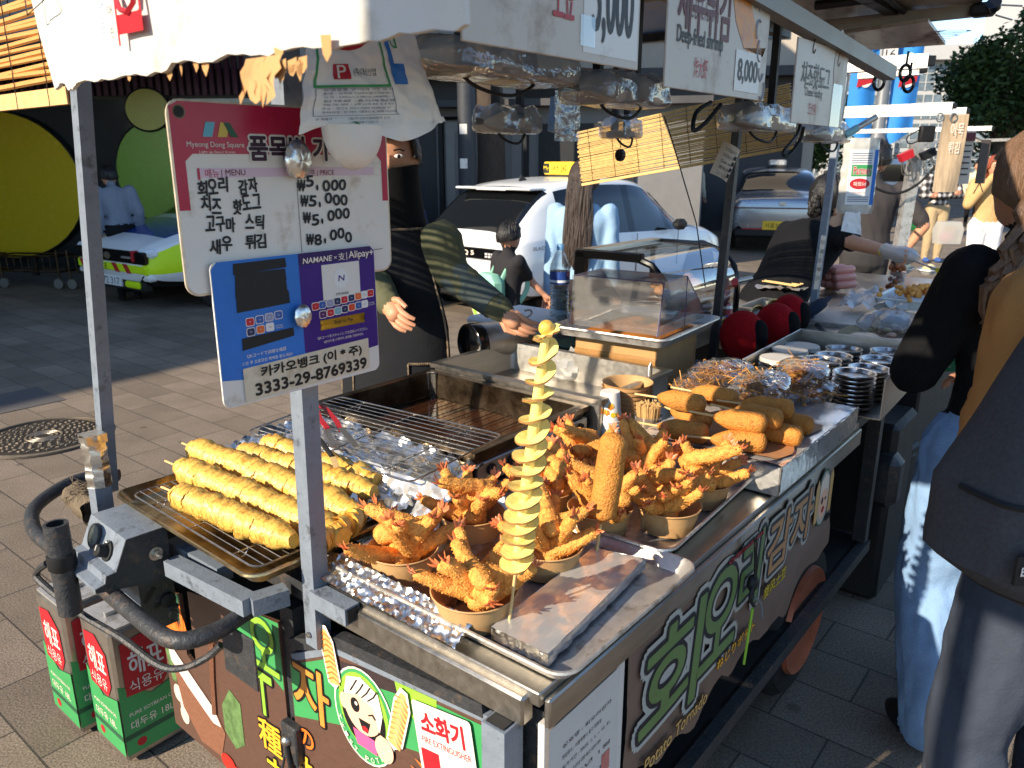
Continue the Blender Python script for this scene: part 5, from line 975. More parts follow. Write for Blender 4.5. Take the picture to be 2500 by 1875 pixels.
for k in range(5): b.tube([(x_(.84 + .03 * k) + .012 * math.cos(a * .6 + k), h / 2 - .02 - .035 * k + .02 * math.sin(a * .6 + k), .001) for a in range(6)], .0025, mat('grey_splash', (150, 150, 150), .5, 0, 0) if k == 0 else bpy.data.materials['grey_splash'], X=X, n=4)
b.rect(x_(.64), -h / 2 + .012, x_(.92), -h / 2 + .085, m_white, X, .0012); b.btext('8,000', x_(.67), -h / 2 + .026, x_(.89), -h / 2 + .07, bpy.data.materials['charcoal_print'], X, .0018, .0012, 6); b.build('sign_panel', r_)
bl, br, tr, tl = lv(1932, 288, .1), lv(2052, 322, .1), lv(2072, 150, .1), lv(1938, 72, .1)
r_, b, w, h = price('price_sign', 'smallest looking sign of the row, for cheese hotdogs, nearest the awning end', bl.x, br.x, (bl.z + br.z) / 2, tl.z - .01)
b.btext('치즈핫도그', x_(.1), h / 2 - .10, x_(.64), h / 2 - .045, bpy.data.materials['charcoal_print'], X, .0012, .0004, 4); b.text('チーズホットドッグ', x_(.17), -h / 2 + .085, x_(.55), -h / 2 + .112, bpy.data.materials['charcoal_print'], X, .0012, .006); b.text('Cheese Hotdog', x_(.19), -h / 2 + .056, x_(.52), -h / 2 + .08, m_ink, X, .0012, .008); b.text('芝士热狗', x_(.28), -h / 2 + .022, x_(.43), -h / 2 + .048, m_red, X, .0012)
b.disc(x_(.8), -h / 2 + .15, .035, .075, mat('photo_print_hotdog', (150, 120, 92), .4, 0, .25, 30), X, .0008); b.rect(x_(.72), -h / 2 + .0, x_(.92), -h / 2 + .1, m_acr, X, .002); b.build('sign_panel', r_)
for px, py in ((1990, 85), (2050, 120)):
    p = lv(px, py, .1); b = MB(); b.tube(cat_rom([(0, 0, .03), (.012, 0, .02), (.004, 0, -.005), (-.006, 0, -.03), (.004, 0, -.038), (.012, 0, -.03)], 4), .0018, m_steeld); o = b.build('wire_hook', X=CF(p.x, p.y, p.z)); tag(o, 'bent wire hook carrying the cheese hotdog sign', 'hook', 'wire hooks of the cheese hotdog sign')
# ---------------------------------------------------------------- lamps wrapped in plastic, arms, cables
m_lampy = mat('warm_diffuser', (206, 186, 142), .5, 0, .05); 
m_wrap = film('lamp_wrap_film', (238, 232, 220), .12, .12, .4, .4, 20)
LM = [((1215, 195), .40, .15, .62, 'long lamp under clear plastic, nearest the white glove bag'), ((1505, 255), .30, .13, .55, 'lamp under clear plastic above the pale blind, beside the shrimp sign'), ((1240, 322), .20, .1, 1.05, 'small plastic wrapped lamp hanging low next to the blue box'), ((1515, 335), .14, .09, 1.05, 'small plastic wrapped lamp with a black disc hanging below'), ((1850, 318), .30, .11, .42, 'plastic wrapped lamp between the shrimp and cheese signs'), ((2010, 345), .26, .1, .42, 'plastic wrapped lamp below the cheese hotdog sign')]
for i, ((px, py), w, d, v, lab) in enumerate(LM):
    p = lv(px, py, v); X0 = CF(p.x, p.y, p.z); r_ = thing('work_lamp', lab, 'lamp', X0, 'plastic wrapped lamps under the roof')
    b = MB(); b.box((0, 0, .01), (w * .82, d * .7, .022), m_black, b=.005); b.build('housing', r_); b = MB(); b.box((0, 0, -.003), (w * .74, d * .58, .004), m_lampy if i == 0 else m_steel2); b.build('diffuser', r_)
    b = MB(); H_ = max(.05, RZ_ - p.z)
    for s in (-.3, .3): b.box((w * s, 0, H_ / 2 + .02), (.016, .022, H_), m_black)
    b.build('arm', r_); b = MB()
    def wrap(i_, j_):
        x = (i_ - .5) * 2; e = (1 - abs(x) ** 4) ** .5 if abs(x) < 1 else 0; a = 6.283 * j_; n = .009 * fbm(i_ * 5 + i * 3, math.cos(a) * 2, math.sin(a) * 2)
        ca, sa = math.cos(a), math.sin(a); qq = lambda t: (1 if t > 0 else -1) * abs(t) ** .4; e2 = min(1, (1 - abs(x)) * 3.2 + .1); return (x * w * .68, (d * .62 * (.25 + .75 * e2) + n) * qq(ca), .02 + (.026 * e2 * qq(sa) if sa < 0 else (.02 * qq(sa) + (.035 + n * 2) * max(0, sa) ** 2) * (.2 + .8 * e2)) + n * .5)
    b.grid(wrap, 20, 22, m_wrap, flat=True); b.build('plastic_wrap', r_)
    b = MB(); b.tube(cat_rom([(-w * .35, 0, .02), (-w * .25, -.02, -.02), (0, -.04, -.035), (w * .25, -.03, 0), (w * .35, 0, .05)], 5), .004, m_black); b.build('cable', r_)
    if i == 3: b = MB(); b.tube([(-.03, -.02, 0), (-.03, -.02, -.04)], .0015, m_black); b.lathe([(.0001, -.011), (.017, -.011), (.018, 0), (.017, .011), (.0001, .011)], m_blackg, 20, T(-.03, -.02, -.065) @ RY(90) @ SCL(1.3, 1, 1)); b.build('hanging_disc', r_)
p = lv(1372, 285, .95); b = MB(); b.box((0, 0, 0), (.105, .03, .105), mat('pale_blue_carton', (120, 150, 190), .5, 0, .1, 30), RY(8), b=.002); b.box((-.045, -.016, 0), (.02, .002, .1), m_cream, RY(8)); b.text('더위사냥세트', -.04, -.004, .04, .004, m_ink, RY(8) @ T(-.045, -.018, 0) @ SIDE @ RZ(-90)); 
for k in range(5): b.rect(-.02, -.02 - k * .006, .045, -.018 - k * .006, m_ink, RY(8) @ T(0, -.0155, 0) @ SIDE, .0002)
b.grid(lambda i, j: (-.07 + .14 * i, -.022 - .006 * fbm(i * 4, j * 4), -.075 + .15 * j), 12, 12, m_film); o = b.build('hanging_carton', X=CF(p.x, p.y, p.z)); tag(o, 'pale blue carton in a clear bag hung between two wrapped lamps', 'carton')
for i, (P_, lab) in enumerate((([(1735, 250), (1700, 275), (1693, 318), (1722, 300), (1760, 255)], 'black cable loop hanging under the shrimp sign'), ([(1955, 300), (1945, 330), (1912, 372), (1925, 378), (1952, 345), (1962, 310)], 'black cable loop hanging below the cheese hotdog sign'))):
    b = MB(); b.tube(cat_rom([lv(x, y, .3 - .01 * k) for k, (x, y) in enumerate(P_)], 6), .0052, m_black); o = b.build('cable_loop', X=CF(0, 0, 0)); tag(o, lab, 'cable', 'black cable loops under the roof')
b = MB(); b.tube([lv(1622, 285, .75), lv(1640, 340, .75), lv(1700, 545, .75), lv(1722, 700, .75)], .0022, m_black, n=6); b.build('hanging_cord', cart)
# tip note on the rear post
p = lv(1770, 395, .56); b = MB(); Xn = CF(p.x, p.y, p.z) @ SIDE @ RY(-30) @ RZ(-24)
b.grid(lambda i, j: ((i - .5) * .075, (j - .5) * .11, .012 * (1 - (2 * i - 1) ** 2)), 12, 4, m_signw, thick=.0006); Xn_ = T(0, 0, .0128)
for k, s_ in enumerate(('드리겠습니다', '드리겠습니다', 'Give me', '请给我', 'ごみください')): b.text(s_, -.026, .03 - .02 * k, .022, .041 - .02 * k, m_ink, Xn_)
for k in range(4): b.rect(.02, -.045 + .02 * k, .03, -.032 + .02 * k, m_ink, Xn_, -.003)
o = b.build('paper_note', X=Xn); tag(o, 'curled white paper note with small writing on the dark rear post', 'note')
# ================================================================= ground, buildings, street
def paving():
    m = bpy.data.materials.new('granite_paving'); m.use_nodes = True; N = m.node_tree.nodes; L = m.node_tree.links; b = N['Principled BSDF']; tc = N.new('ShaderNodeTexCoord')
    mp = N.new('ShaderNodeMapping'); mp.inputs['Rotation'].default_value = (0, 0, R(AZ - 90 + 90)); mp.inputs['Location'].default_value = (.05, .055, 0); L.new(tc.outputs['Object'], mp.inputs[0])
    br = N.new('ShaderNodeTexBrick'); br.inputs['Scale'].default_value = 1; br.inputs['Brick Width'].default_value = .42; br.inputs['Row Height'].default_value = .208; br.inputs['Mortar Size'].default_value = .0035; br.inputs['Mortar Smooth'].default_value = .3; br.offset = .42
    br.inputs['Color1'].default_value = lin((144, 128, 111)); br.inputs['Color2'].default_value = lin((124, 110, 95)); br.inputs['Mortar'].default_value = lin((84, 76, 68)); L.new(mp.outputs[0], br.inputs[0])
    n1 = N.new('ShaderNodeTexNoise'); n1.inputs['Scale'].default_value = 150; n1.inputs['Detail'].default_value = 3; L.new(tc.outputs['Object'], n1.inputs[0])
    n2 = N.new('ShaderNodeTexNoise'); n2.inputs['Scale'].default_value = 1.3; n2.inputs['Detail'].default_value = 6; n2.inputs['Roughness'].default_value = .7; L.new(tc.outputs['Object'], n2.inputs[0])
    r1 = N.new('ShaderNodeMapRange'); r1.inputs[1].default_value = .32; r1.inputs[2].default_value = .68; r1.inputs[3].default_value = .6; r1.inputs[4].default_value = 1.3; L.new(n1.outputs[0], r1.inputs[0])
    r2 = N.new('ShaderNodeMapRange'); r2.inputs[1].default_value = .3; r2.inputs[2].default_value = .7; r2.inputs[3].default_value = .66; r2.inputs[4].default_value = 1.15; L.new(n2.outputs[0], r2.inputs[0])
    k0 = N.new('ShaderNodeMath'); k0.operation = 'MULTIPLY'; L.new(r1.outputs[0], k0.inputs[0]); L.new(r2.outputs[0], k0.inputs[1])
    vo = N.new('ShaderNodeTexVoronoi'); vo.inputs['Scale'].default_value = 3.1; L.new(tc.outputs['Object'], vo.inputs[0]); rv = N.new('ShaderNodeMapRange'); rv.inputs[1].default_value = .05; rv.inputs[2].default_value = .085; rv.inputs[3].default_value = .62; rv.inputs[4].default_value = 1; L.new(vo.outputs['Distance'], rv.inputs[0])
    k = N.new('ShaderNodeMath'); k.operation = 'MULTIPLY'; L.new(k0.outputs[0], k.inputs[0]); L.new(rv.outputs[0], k.inputs[1])
    mx = N.new('ShaderNodeMix'); mx.data_type = 'RGBA'; mx.blend_type = 'MULTIPLY'; mx.inputs[0].default_value = 1; L.new(br.outputs[0], mx.inputs[6]); L.new(k.outputs[0], mx.inputs[7]); L.new(mx.outputs[2], b.inputs['Base Color'])
    b.inputs['Roughness'].default_value = .85; b.inputs['Specular IOR Level'].default_value = .25
    h = N.new('ShaderNodeMath'); h.operation = 'MULTIPLY_ADD'; h.inputs[1].default_value = -1.4; L.new(br.outputs['Fac'], h.inputs[0]); L.new(n1.outputs[0], h.inputs[2])
    bp = N.new('ShaderNodeBump'); bp.inputs['Strength'].default_value = .55; bp.inputs['Distance'].default_value = .004; L.new(h.outputs[0], bp.inputs['Height']); L.new(bp.outputs[0], b.inputs['Normal'])
    return m
b = MB(); b.flatpoly([(-400, -200), (400, -200), (400, 600), (-400, 600)], paving()); tag(b.build('ground'), kind='structure')
m_asph = mat('asphalt', (92, 87, 84), .85, 0, .18, 50, .4, 300)
b = MB(); b.flatpoly([tuple(W(u, v, 0).xy) for u, v in ((-8, 5.1), (1.3, 5.1), (1.3, 5.6), (-8, 5.6))], m_asph, z=.004); tag(b.build('kerb_strip'), kind='structure')
b = MB(); b.flatpoly([tuple(W(u, v, 0).xy) for u, v in ((4.5, 7.2), (60, 9.5), (60, 13), (4.5, 11))], m_asph, z=.004); tag(b.build('road'), kind='structure')
# manhole
r_ = thing('manhole_cover', 'round cast iron manhole cover in the paving left of the cart', 'manhole cover', Matrix.Translation(Vector((-2.82, 4.42, .004))) @ RZ(-AZ)); m_iron = mat('cast_iron', (70, 62, 54), .55, .6, .2, 40, .2, 150)
b = MB(); b.lathe([(.0001, .003), (.31, .003), (.315, .001)], m_iron, 48, caps=False); b.lathe([(.325, .0), (.33, .006), (.37, .006), (.375, 0)], m_iron, 48, caps=False)
rr = random.Random(4); mi = mat('worn_iron', (150, 136, 118), .4, .5, .15, 60)
for q in (.04, .065, .09): b.lathe([(q, .003), (q + .002, .007), (q + .01, .007), (q + .012, .003)], mi, 40, caps=False)
for k, q in enumerate((.125, .155, .185, .215, .245, .275)):
    n = int(q * 130)
    for j in range(n): a = 360 * j / n + k * 9; b.box((0, 0, .006), (.02, .011, .008), mi, RZ(a) @ T(q, 0, 0) @ RZ(45 * (j % 2) - 20 + 90), b=.002)
o = b.build('lid', r_)
b = MB(); b.lathe([(.338, .006), (.338, .01), (.362, .01), (.362, .006)], mi, 64, caps=False); b.build('ring', r_)
# ---------------------------------------------------------------- shop on the left with a white canopy
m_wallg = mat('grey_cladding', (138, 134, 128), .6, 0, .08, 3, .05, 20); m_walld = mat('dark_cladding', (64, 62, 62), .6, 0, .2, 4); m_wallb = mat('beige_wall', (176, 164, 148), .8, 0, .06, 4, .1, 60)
m_canv = mat('white_canvas', (206, 200, 190), .7, 0, .04, 5, .15, 8, sss=.0); m_win = mat('shop_window_glass', (30, 34, 36), .04, 0, .3, 3, spec=.8); m_purp = mat('purple_corrugated', (74, 44, 62), .5, 0, .1, 20)
SB = WF((-6.2, 10.6, 0), -6)
r_ = thing('shop_building', 'shaded shop front behind the police car with tall glass panes and grey upper wall', 'building', SB)
b = MB(); b.box((-1.5, 3.1, 4.5), (9.5, 6, 9), m_wallg); b.build('wall', r_)
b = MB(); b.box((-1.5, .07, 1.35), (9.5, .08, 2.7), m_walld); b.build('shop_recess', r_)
for k in range(5):
    x0 = -5.8 + 1.85 * k
    w_ = MB(); w_.rect(x0, .2, x0 + 1.75, 2.35, m_win, T(0, .015, 0) @ SIDE); w_.build('window', r_)
b = MB()
for k in range(6): b.box((-5.85 + 1.85 * k, .0, 1.25), (.07, .05, 2.3), m_black)
b.build('window_frame', r_)
b = MB(); 
for k in range(90): b.box((-6 + k * .1, -.03, 2.75), (.055, .05, .72), m_purp)
b.build('corrugated_band', r_)
# plain coloured window stickers in place of the picture on the glass
def sticker(name, lab, P_, col, off):
    b = MB(); b.flatpoly(P_, mat(name + '_vinyl', col, .25, 0, .04), SIDE); b.tube([(x, 0, z_) for x, z_ in P_], .012, m_ink, n=4, closed=True); o = b.build(name, X=SB @ T(0, off, 0)); tag(o, lab, 'sticker', 'plain stickers on the shop glass')
egg = lambda cx, cy, rx, ry, n=28: [(cx + rx * math.cos(6.283 * i / n), cy + ry * math.sin(6.283 * i / n)) for i in range(n)]
sticker('yellow_sticker', 'big plain rounded yellow sticker on the shop glass at the far left', egg(-.55, 1.28, 1.15, .95, 40), (196, 168, 30), -.05)
sticker('green_sticker', 'plain round green sticker on the glass between the post and menu board', egg(1.6, 1.45, .52, .62), (112, 150, 44), -.04)
sticker('pale_sticker', 'plain round olive yellow sticker above the green one on the glass', egg(1.62, 2.22, .3, .26), (160, 156, 60), -.06)
b = MB(); b.rect(2.35, .7, 2.95, 1.5, m_green, SIDE); b.rect(2.42, .82, 2.88, .86, m_greend, SIDE, .002); b.rect(2.42, .92, 2.88, .95, m_greend, SIDE, .002); o = b.build('green_poster', X=SB @ T(0, -.03, 0)); tag(o, 'dark green poster low on the shop glass beside the menu board', 'poster')
b = MB(); b.rect(2.75, 1.45, 3.35, 2.3, mat('sky_poster', (150, 186, 180), .4, 0, .1, 3), SIDE); b.disc(3.05, 1.85, .16, .14, mat('sun_print', (216, 196, 130), .5, 0, .2), SIDE, .002); b.rect(2.9, 2.0, 3.2, 2.2, m_blue, SIDE, .003); o = b.build('pale_poster', X=SB @ T(0, -.035, 0)); tag(o, 'pale green poster with a blue block on the shop glass', 'poster')
r_ = thing('canopy', 'white canvas canopy with black edge beam over the shop front', 'canopy', SB)
b = MB(); b.grid(lambda i, j: (-6.2 + 9.6 * i, -.1 - 2.0 * j, 2.62 + .38 * (1 - j) + .03 * math.sin(i * 40) * math.sin(3.14 * j)), 60, 8, m_canv, thick=.01); b.build('canvas', r_)
b = MB(); b.box((-1.4, -2.12, 2.66), (9.7, .06, .16), m_black)
for k in range(11): b.tube([(-6 + .92 * k, -.1, 2.97), (-5.7 + .92 * k, -2.1, 2.6)], .012, m_black)
b.tube([(-6, -1.1, 2.79), (3.3, -1.1, 2.79)], .012, m_black); b.build('canopy_frame', r_)
for k in range(4):     # trolleys behind the glass line
    r_ = thing('display_trolley', 'wheeled wire display trolley below the yellow sticker', 'trolley', SB @ T(-1.9 + .95 * k, -.35, 0), 'display trolleys in front of the shop')
    b = MB(); 
    for z_ in (.22, .42): b.tube([(x, y, z_) for x, y in ((-.42, -.15), (.42, -.15), (.42, .15), (-.42, .15))], .012, m_steeld, closed=True)
    for x in (-.4, .4): b.tube([(x, -.15, .1), (x, -.15, .5)], .012, m_steeld)
    for k2 in range(9): b.tube([(-.4 + .1 * k2, -.15, .42), (-.4 + .1 * k2, -.15, .22)], .005, m_steeld)
    b.build('wire_basket', r_)
    for x in (-.38, .38): b = MB(); b.lathe([(.02, -.02), (.065, -.018), (.065, .018), (.02, .02)], mat('grey_castor', (110, 106, 100), .6, 0, .1) if 'grey_castor' not in bpy.data.materials else bpy.data.materials['grey_castor'], 18, T(x, -.15, .066) @ RX(90)); b.build('castor', r_)
# middle building with dark openings, kiosk truck, pole, tree
r_ = thing('dark_building', 'tall dark shaded building behind the white taxi and vendor', 'building', WF((1.2, 19.5, 0), -10))
b = MB(); b.box((0, 4, 7), (11.5, 8, 14), m_wallb); b.build('wall', r_)
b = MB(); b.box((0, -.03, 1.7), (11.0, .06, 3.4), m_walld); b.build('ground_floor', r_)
for k in range(5): b = MB(); b.rect(-5 + 2.1 * k, 4.2, -3.4 + 2.1 * k, 5.8, m_win, T(0, -.04, 0) @ SIDE); b.build('window', r_)
b = MB(); b.box((0, -.25, 3.5), (11.4, .5, .2), m_walld); b.build('ledge', r_)
r_ = thing('annex_building', 'black fronted shop with grey upper wall directly behind the vendor', 'building', WF((-2.9, 13.6, 0), -8))
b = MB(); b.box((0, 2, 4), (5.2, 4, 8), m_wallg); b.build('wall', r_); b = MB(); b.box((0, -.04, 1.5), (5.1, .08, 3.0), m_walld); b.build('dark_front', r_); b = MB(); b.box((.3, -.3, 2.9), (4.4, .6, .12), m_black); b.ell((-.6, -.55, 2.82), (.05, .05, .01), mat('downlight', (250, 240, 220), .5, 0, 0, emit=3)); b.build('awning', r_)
r_ = thing('container_kiosk', 'grey container kiosk with panelled door behind the taxi', 'kiosk', WF((-.25, 12.9, 0), -14))
b = MB(); b.box((1.1, .9, 1.2), (4.2, 1.8, 2.4), mat('kiosk_grey', (112, 110, 108), .55, 0, .08, 5)); b.build('body', r_)
b = MB(); b.box((-.2, -.02, 1.15), (1.25, .05, 2.1), mat('kiosk_door_grey', (132, 130, 126), .5, 0, .08, 5));
for x in (-.55, -.2, .15): b.box((x, -.05, 1.2), (.24, .02, 1.7), bpy.data.materials['kiosk_grey'], b=.008)
b.build('door', r_); b = MB(); b.tube([(-.9, -.06, 0), (-.9, -.06, 2.25), (.5, -.06, 2.25), (.5, -.06, 0)], .04, m_black, square=True); b.build('door_frame', r_)
b = MB(); b.box((1.45, -.03, 1.2), (1.5, .06, 1.9), m_black); b.build('opening', r_); b = MB(); b.box((1.1, -.15, 2.45), (4.4, .4, .1), m_walld); b.build('roof_edge', r_)
r_ = thing('utility_pole', 'dark utility pole with small paper stickers behind the taxi roof', 'pole', WF((-.62, 11.2, 0))); b = MB(); b.lathe([(.13, 0), (.11, 6)], mat('dark_pole', (58, 60, 64), .6, .2, .15, 12), 18); b.build('shaft', r_)
for z_ in (1.95, 2.75, 1.5): b = MB(); b.rect(-.05, z_, .05, z_ + .13, m_white, T(-.04, -.127, 0) @ SIDE); b.build('paper_sticker', r_)
m_bark = mat('tree_bark', (70, 58, 48), .9, 0, .35, 12, .8, 30, stretch=(3, 3, .6)); 
def leaf_mat(n, c): return mat(n, c, .55, 0, .35, 2.5, spec=.3)
def tree(name, label, p, h, r, trunk_h, n, m_leaf, seed, lean=0):
    rr = random.Random(seed); r_ = thing(name, label, 'tree', WF(p)); b = MB(); tops = []
    b.tube([(0, 0, 0), (.05, 0, trunk_h * .5), (.0 + lean * .5, .03, trunk_h), (lean, 0, trunk_h + (h - trunk_h) * .6)], [r * .085, r * .07, r * .06, r * .02], m_bark, n=12)
    for k in range(9):
        a = k * 2.4; z0 = trunk_h * (.8 + .03 * k); e = (math.cos(a) * r * .7 + lean, math.sin(a) * r * .7, trunk_h + (h - trunk_h) * rr.uniform(.2, .85)); b.tube([(lean * .5, 0, z0), (e[0] * .5, e[1] * .5, (z0 + e[2]) / 2 + .1), e], [r * .035, r * .022, r * .008], m_bark, n=7); tops.append(e)
    b.build('trunk', r_); b = MB(); cl = [(rr.gauss(lean, r * .42), rr.gauss(0, r * .42), trunk_h + (h - trunk_h) * (.12 + .8 * rr.random()), r * rr.uniform(.22, .42)) for _ in range(34)] + [(e[0], e[1], e[2], r * .34) for e in tops]
    vs = []; fs = []
    for k in range(n):
        c = cl[k % len(cl)]; d = Vector((rr.gauss(0, 1), rr.gauss(0, 1), rr.gauss(0, .8))).normalized() * c[3] * rr.random() ** .4; q = Vector(c[:3]) + d; s = rr.uniform(.05, .11) * (1 + r * .12); x = Vector((rr.gauss(0, 1), rr.gauss(0, 1), rr.gauss(0, .6))).normalized(); y = x.cross(Vector((rr.gauss(0, 1), rr.gauss(0, 1), rr.gauss(0, 1)))).normalized(); o = len(vs)
        vs += [q - x * s, q + y * s * .5, q + x * s, q - y * s * .5]; fs.append((o, o + 1, o + 2, o + 3))
    b.add(vs, fs, m_leaf, flat=True); b.build('crown', r_); return r_
m_leaf = leaf_mat('dark_leaves', (52, 72, 34)); m_leaf2 = leaf_mat('green_leaves', (78, 96, 44))
r_ = thing('street_tree', 'bare ivy dark street tree trunk behind the taxi, beside the utility pole', 'tree', WF((-.35, 12.0, 0))); b = MB(); b.tube([(0, 0, 0), (.05, 0, 1.5), (.02, .05, 3), (.1, 0, 5)], [.24, .2, .19, .17], m_bark, n=14)
b.v = [tuple(Vector(v) + Vector((v[0], v[1], 0)) * .25 * fbm(v[0] * 9, v[1] * 9, v[2] * 4)) for v in b.v]; b.build('trunk', r_)
tree('street_tree', 'leafy dark green tree in front of the white office block at the right', (16.4, 27.5, 0), 6.2, 2.0, 2.4, 15000, m_leaf, 3)
tree('street_tree', 'small green tree low behind the market frames', (9.6, 26.5, 0), 3.6, 1.6, 1.2, 5000, m_leaf2, 5)
tree('street_tree', 'far tree at the right edge behind the crowd', (20.6, 33, 0), 5.2, 2.6, 1.2, 6000, m_leaf, 8)
# white office block with rows of windows
r_ = thing('office_block', 'white gridded office block in the sun under the blue sky', 'building', WF((26, 52, 0), -8) @ SCL(1, 1, .86))
b = MB(); b.box((0, 5, 4.8), (44, 10, 9.6), mat('white_cladding', (178, 176, 172), .6, 0, .04, 3), b=.0); b.build('wall', r_); m_winb = mat('office_glass', (96, 108, 116), .12, 0, .35, 2, spec=.7)
for fl in range(4):
    for k in range(11):
        b = MB(); x0 = -21 + 3.9 * k; z0 = .8 + 2.0 * fl; b.rect(x0, z0, x0 + 3.3, z0 + 1.7, m_winb, T(0, -.03, 0) @ SIDE); w_ = b.build('window', r_); b = MB()
        for c in range(6): b.box((x0 + .55 * c + .28, -.05, z0 + .85), (.06, .06, 1.7), bpy.data.materials['white_cladding'])
        for c in (.55, 1.15): b.box((x0 + 1.65, -.05, z0 + c), (3.3, .05, .05), bpy.data.materials['white_cladding'])
        b.build('frame', w_)
b = MB()
for k in range(12): b.box((-21.3 + 3.9 * k, -.25, 4.5), (.35, .5, 9), bpy.data.materials['white_cladding'])
b.build('pilaster', r_); b = MB(); b.box((0, -.3, 9.3), (44.4, .9, 1.0), bpy.data.materials['white_cladding']); b.build('parapet', r_)
r_ = thing('tall_building', 'white high building with maroon banner at the top right corner', 'building', WF((51.5, 66, 0), 0)); b = MB(); b.box((0, 6, 15), (16, 12, 30), bpy.data.materials['white_cladding']); b.build('wall', r_)
for k in range(12): b = MB(); b.rect(-7.6, 2 + 2.3 * k, 7.6, 3.3 + 2.3 * k, m_winb, T(0, -.05, 0) @ SIDE); b.build('window_band', r_)
b = MB(); b.rect(-7.9, 15.0, 2, 18.2, m_maroon, T(0, -.4, 0) @ SIDE); b.rect(-4.2, 15.5, -1.6, 17.9, mat('pale_gold', (226, 200, 150), .5, 0, 0), T(0, -.42, 0) @ SIDE)
for k in range(4): b.rect(-3.9 + .55 * k, 15.8, -3.6 + .55 * k, 16.9, m_maroon, T(0, -.44, 0) @ SIDE)
b.flatpoly([(-3.5, 16.9), (-2.9, 17.6), (-2.3, 16.9)], m_maroon, T(0, -.44, 0) @ SIDE); b.build('maroon_banner', r_)
r_ = thing('grey_building', 'dark grey block behind the sedan at the end of the side street', 'building', WF((6.5, 34, 0), 4)); b = MB(); b.box((0, 4, 4.5), (9, 8, 9), m_walld); b.build('wall', r_)
for k in range(4): b = MB(); b.rect(-4 + 2 * k, 3.4, -2.6 + 2 * k, 4.8, m_win, T(0, -.05, 0) @ SIDE); b.build('window', r_)
b = MB(); b.rect(1.5, 3.0, 4.3, 4.2, mat('dark_signboard', (40, 40, 52), .4, 0, .1), T(0, -.1, 0) @ SIDE); b.text('콘텐츠', 1.8, 3.3, 4.0, 3.9, m_cream, T(0, -.11, 0) @ SIDE); b.build('signboard', r_)
# lamp post with a pair of street banners
q = at(2110, 600, 0); r_ = thing('lamp_post', 'grey street lamp post with stickers carrying two blue banners', 'lamp post', WF(q)); m_lp = mat('grey_lamp_post', (112, 114, 116), .5, .2, .1, 10)
b = MB(); b.lathe([(.19, 0), (.16, .3), (.155, 2.0), (.11, 2.1), (.10, 6.5)], m_lp, 20); b.build('shaft', r_); b = MB(); b.lathe([(.16, 1.72), (.16, 1.82)], m_green, 20); b.build('band', r_)
for z_, s in ((1.5, .12), (1.2, .14), (.95, .13)): b = MB(); b.rect(-s / 2, z_, s / 2, z_ + s * 1.1, m_white, T(-.02, -.163, 0) @ SIDE); b.build('sticker', r_)
b = MB(); b.rect(-.13, 3.35, .13, 3.75, m_white, T(0, -.112, 0) @ SIDE); b.text('16', -.09, 3.4, .09, 3.55, m_ink, T(0, -.115, 0) @ SIDE); b.build('number_plate', r_)
m_ban2 = mat('sky_blue_banner', (44, 128, 200), .6, 0, .08, 6, .1, 20)
for s, lab, t1, t2 in ((-1, 'blue street banner on the left side of the lamp post', 'MYONG-DO', 'CKY LAXY'), (1, 'blue street banner on the right side of the lamp post', '', 'LUCKY LABORT')):
    b = MB(); b.grid(lambda i, j: (s * (.14 + .5 * i), -.02 + .05 * math.sin(i * 5 + j * 3), 4.75 - 2.9 * j * (1 - .22 * (1 - i) * 0) + (.3 * i * j if j > .8 else 0)), 12, 30, m_ban2, thick=.004); X = T(0, -.09, 0) @ SIDE; a, c = sorted((s * .17, s * .60))
    b.text(t2, a, 4.35, c, 4.5, m_yel, X, 0, .01); b.text(t1, a, 4.55, c, 4.68, m_yel, X, 0, .01) if t1 else None
    b.disc((a + c) / 2, 3.2, .16, .3, m_cream, X, 0); b.flatpoly([(a + .05, 2.9), (c - .05, 3.0), (c - .04, 3.2), (a + .25, 3.45), (a + .1, 3.3)], m_red, X, .003); b.flatpoly([(a + .2, 3.6), (c, 3.75), (c, 4.0), (a + .2, 3.9)], m_flame, X, .005)
    o = b.build('street_banner', X=WF(q, 0)); tag(o, lab, 'banner', 'blue street banners')
# unseen building added at the left, shaped to shade the police car and shop
e0 = Vector((-3.43, 4.96, 0)) - Vector((.7986, .6018, 0)) * (7 / math.tan(R(SUN_EL))); dl = Vector((math.sin(R(35)), math.cos(R(35)), 0)); e1 = e0 + dl * ((6.2 - e0.y) / dl.y); nl = Vector((-dl.y, dl.x, 0))
b = MB(); e2 = e0 - dl * 6; b.prism([tuple(q.xy) for q in (e2, e1, e1 + nl * 9, e2 + nl * 9)], 7, m_wallb); r_ = b.build('shade_building', X=Matrix.Identity(4)); tag(r_, 'plain beige building outside the picture at the left, added for its shade', 'building')
# unseen board on a post, added behind the camera to shade the nearest customers
sg = Vector((-1.2, -.9, 0)) + Vector((.6, -.8, 0)) * -.30; b = MB(); Xs = Matrix.Translation(sg) @ RZ(90 - 53); b.box((0, 0, 2.95), (.04, .54, 1.35), m_maroon, Xs, b=.005); b.tube([(.04, .22, 0), (.04, .22, 3.4)], .03, m_paint, X=Xs); o = b.build('shade_board', X=Matrix.Identity(4)); tag(o, 'tall maroon board on a post, added behind the camera to shade the customers', 'sign')
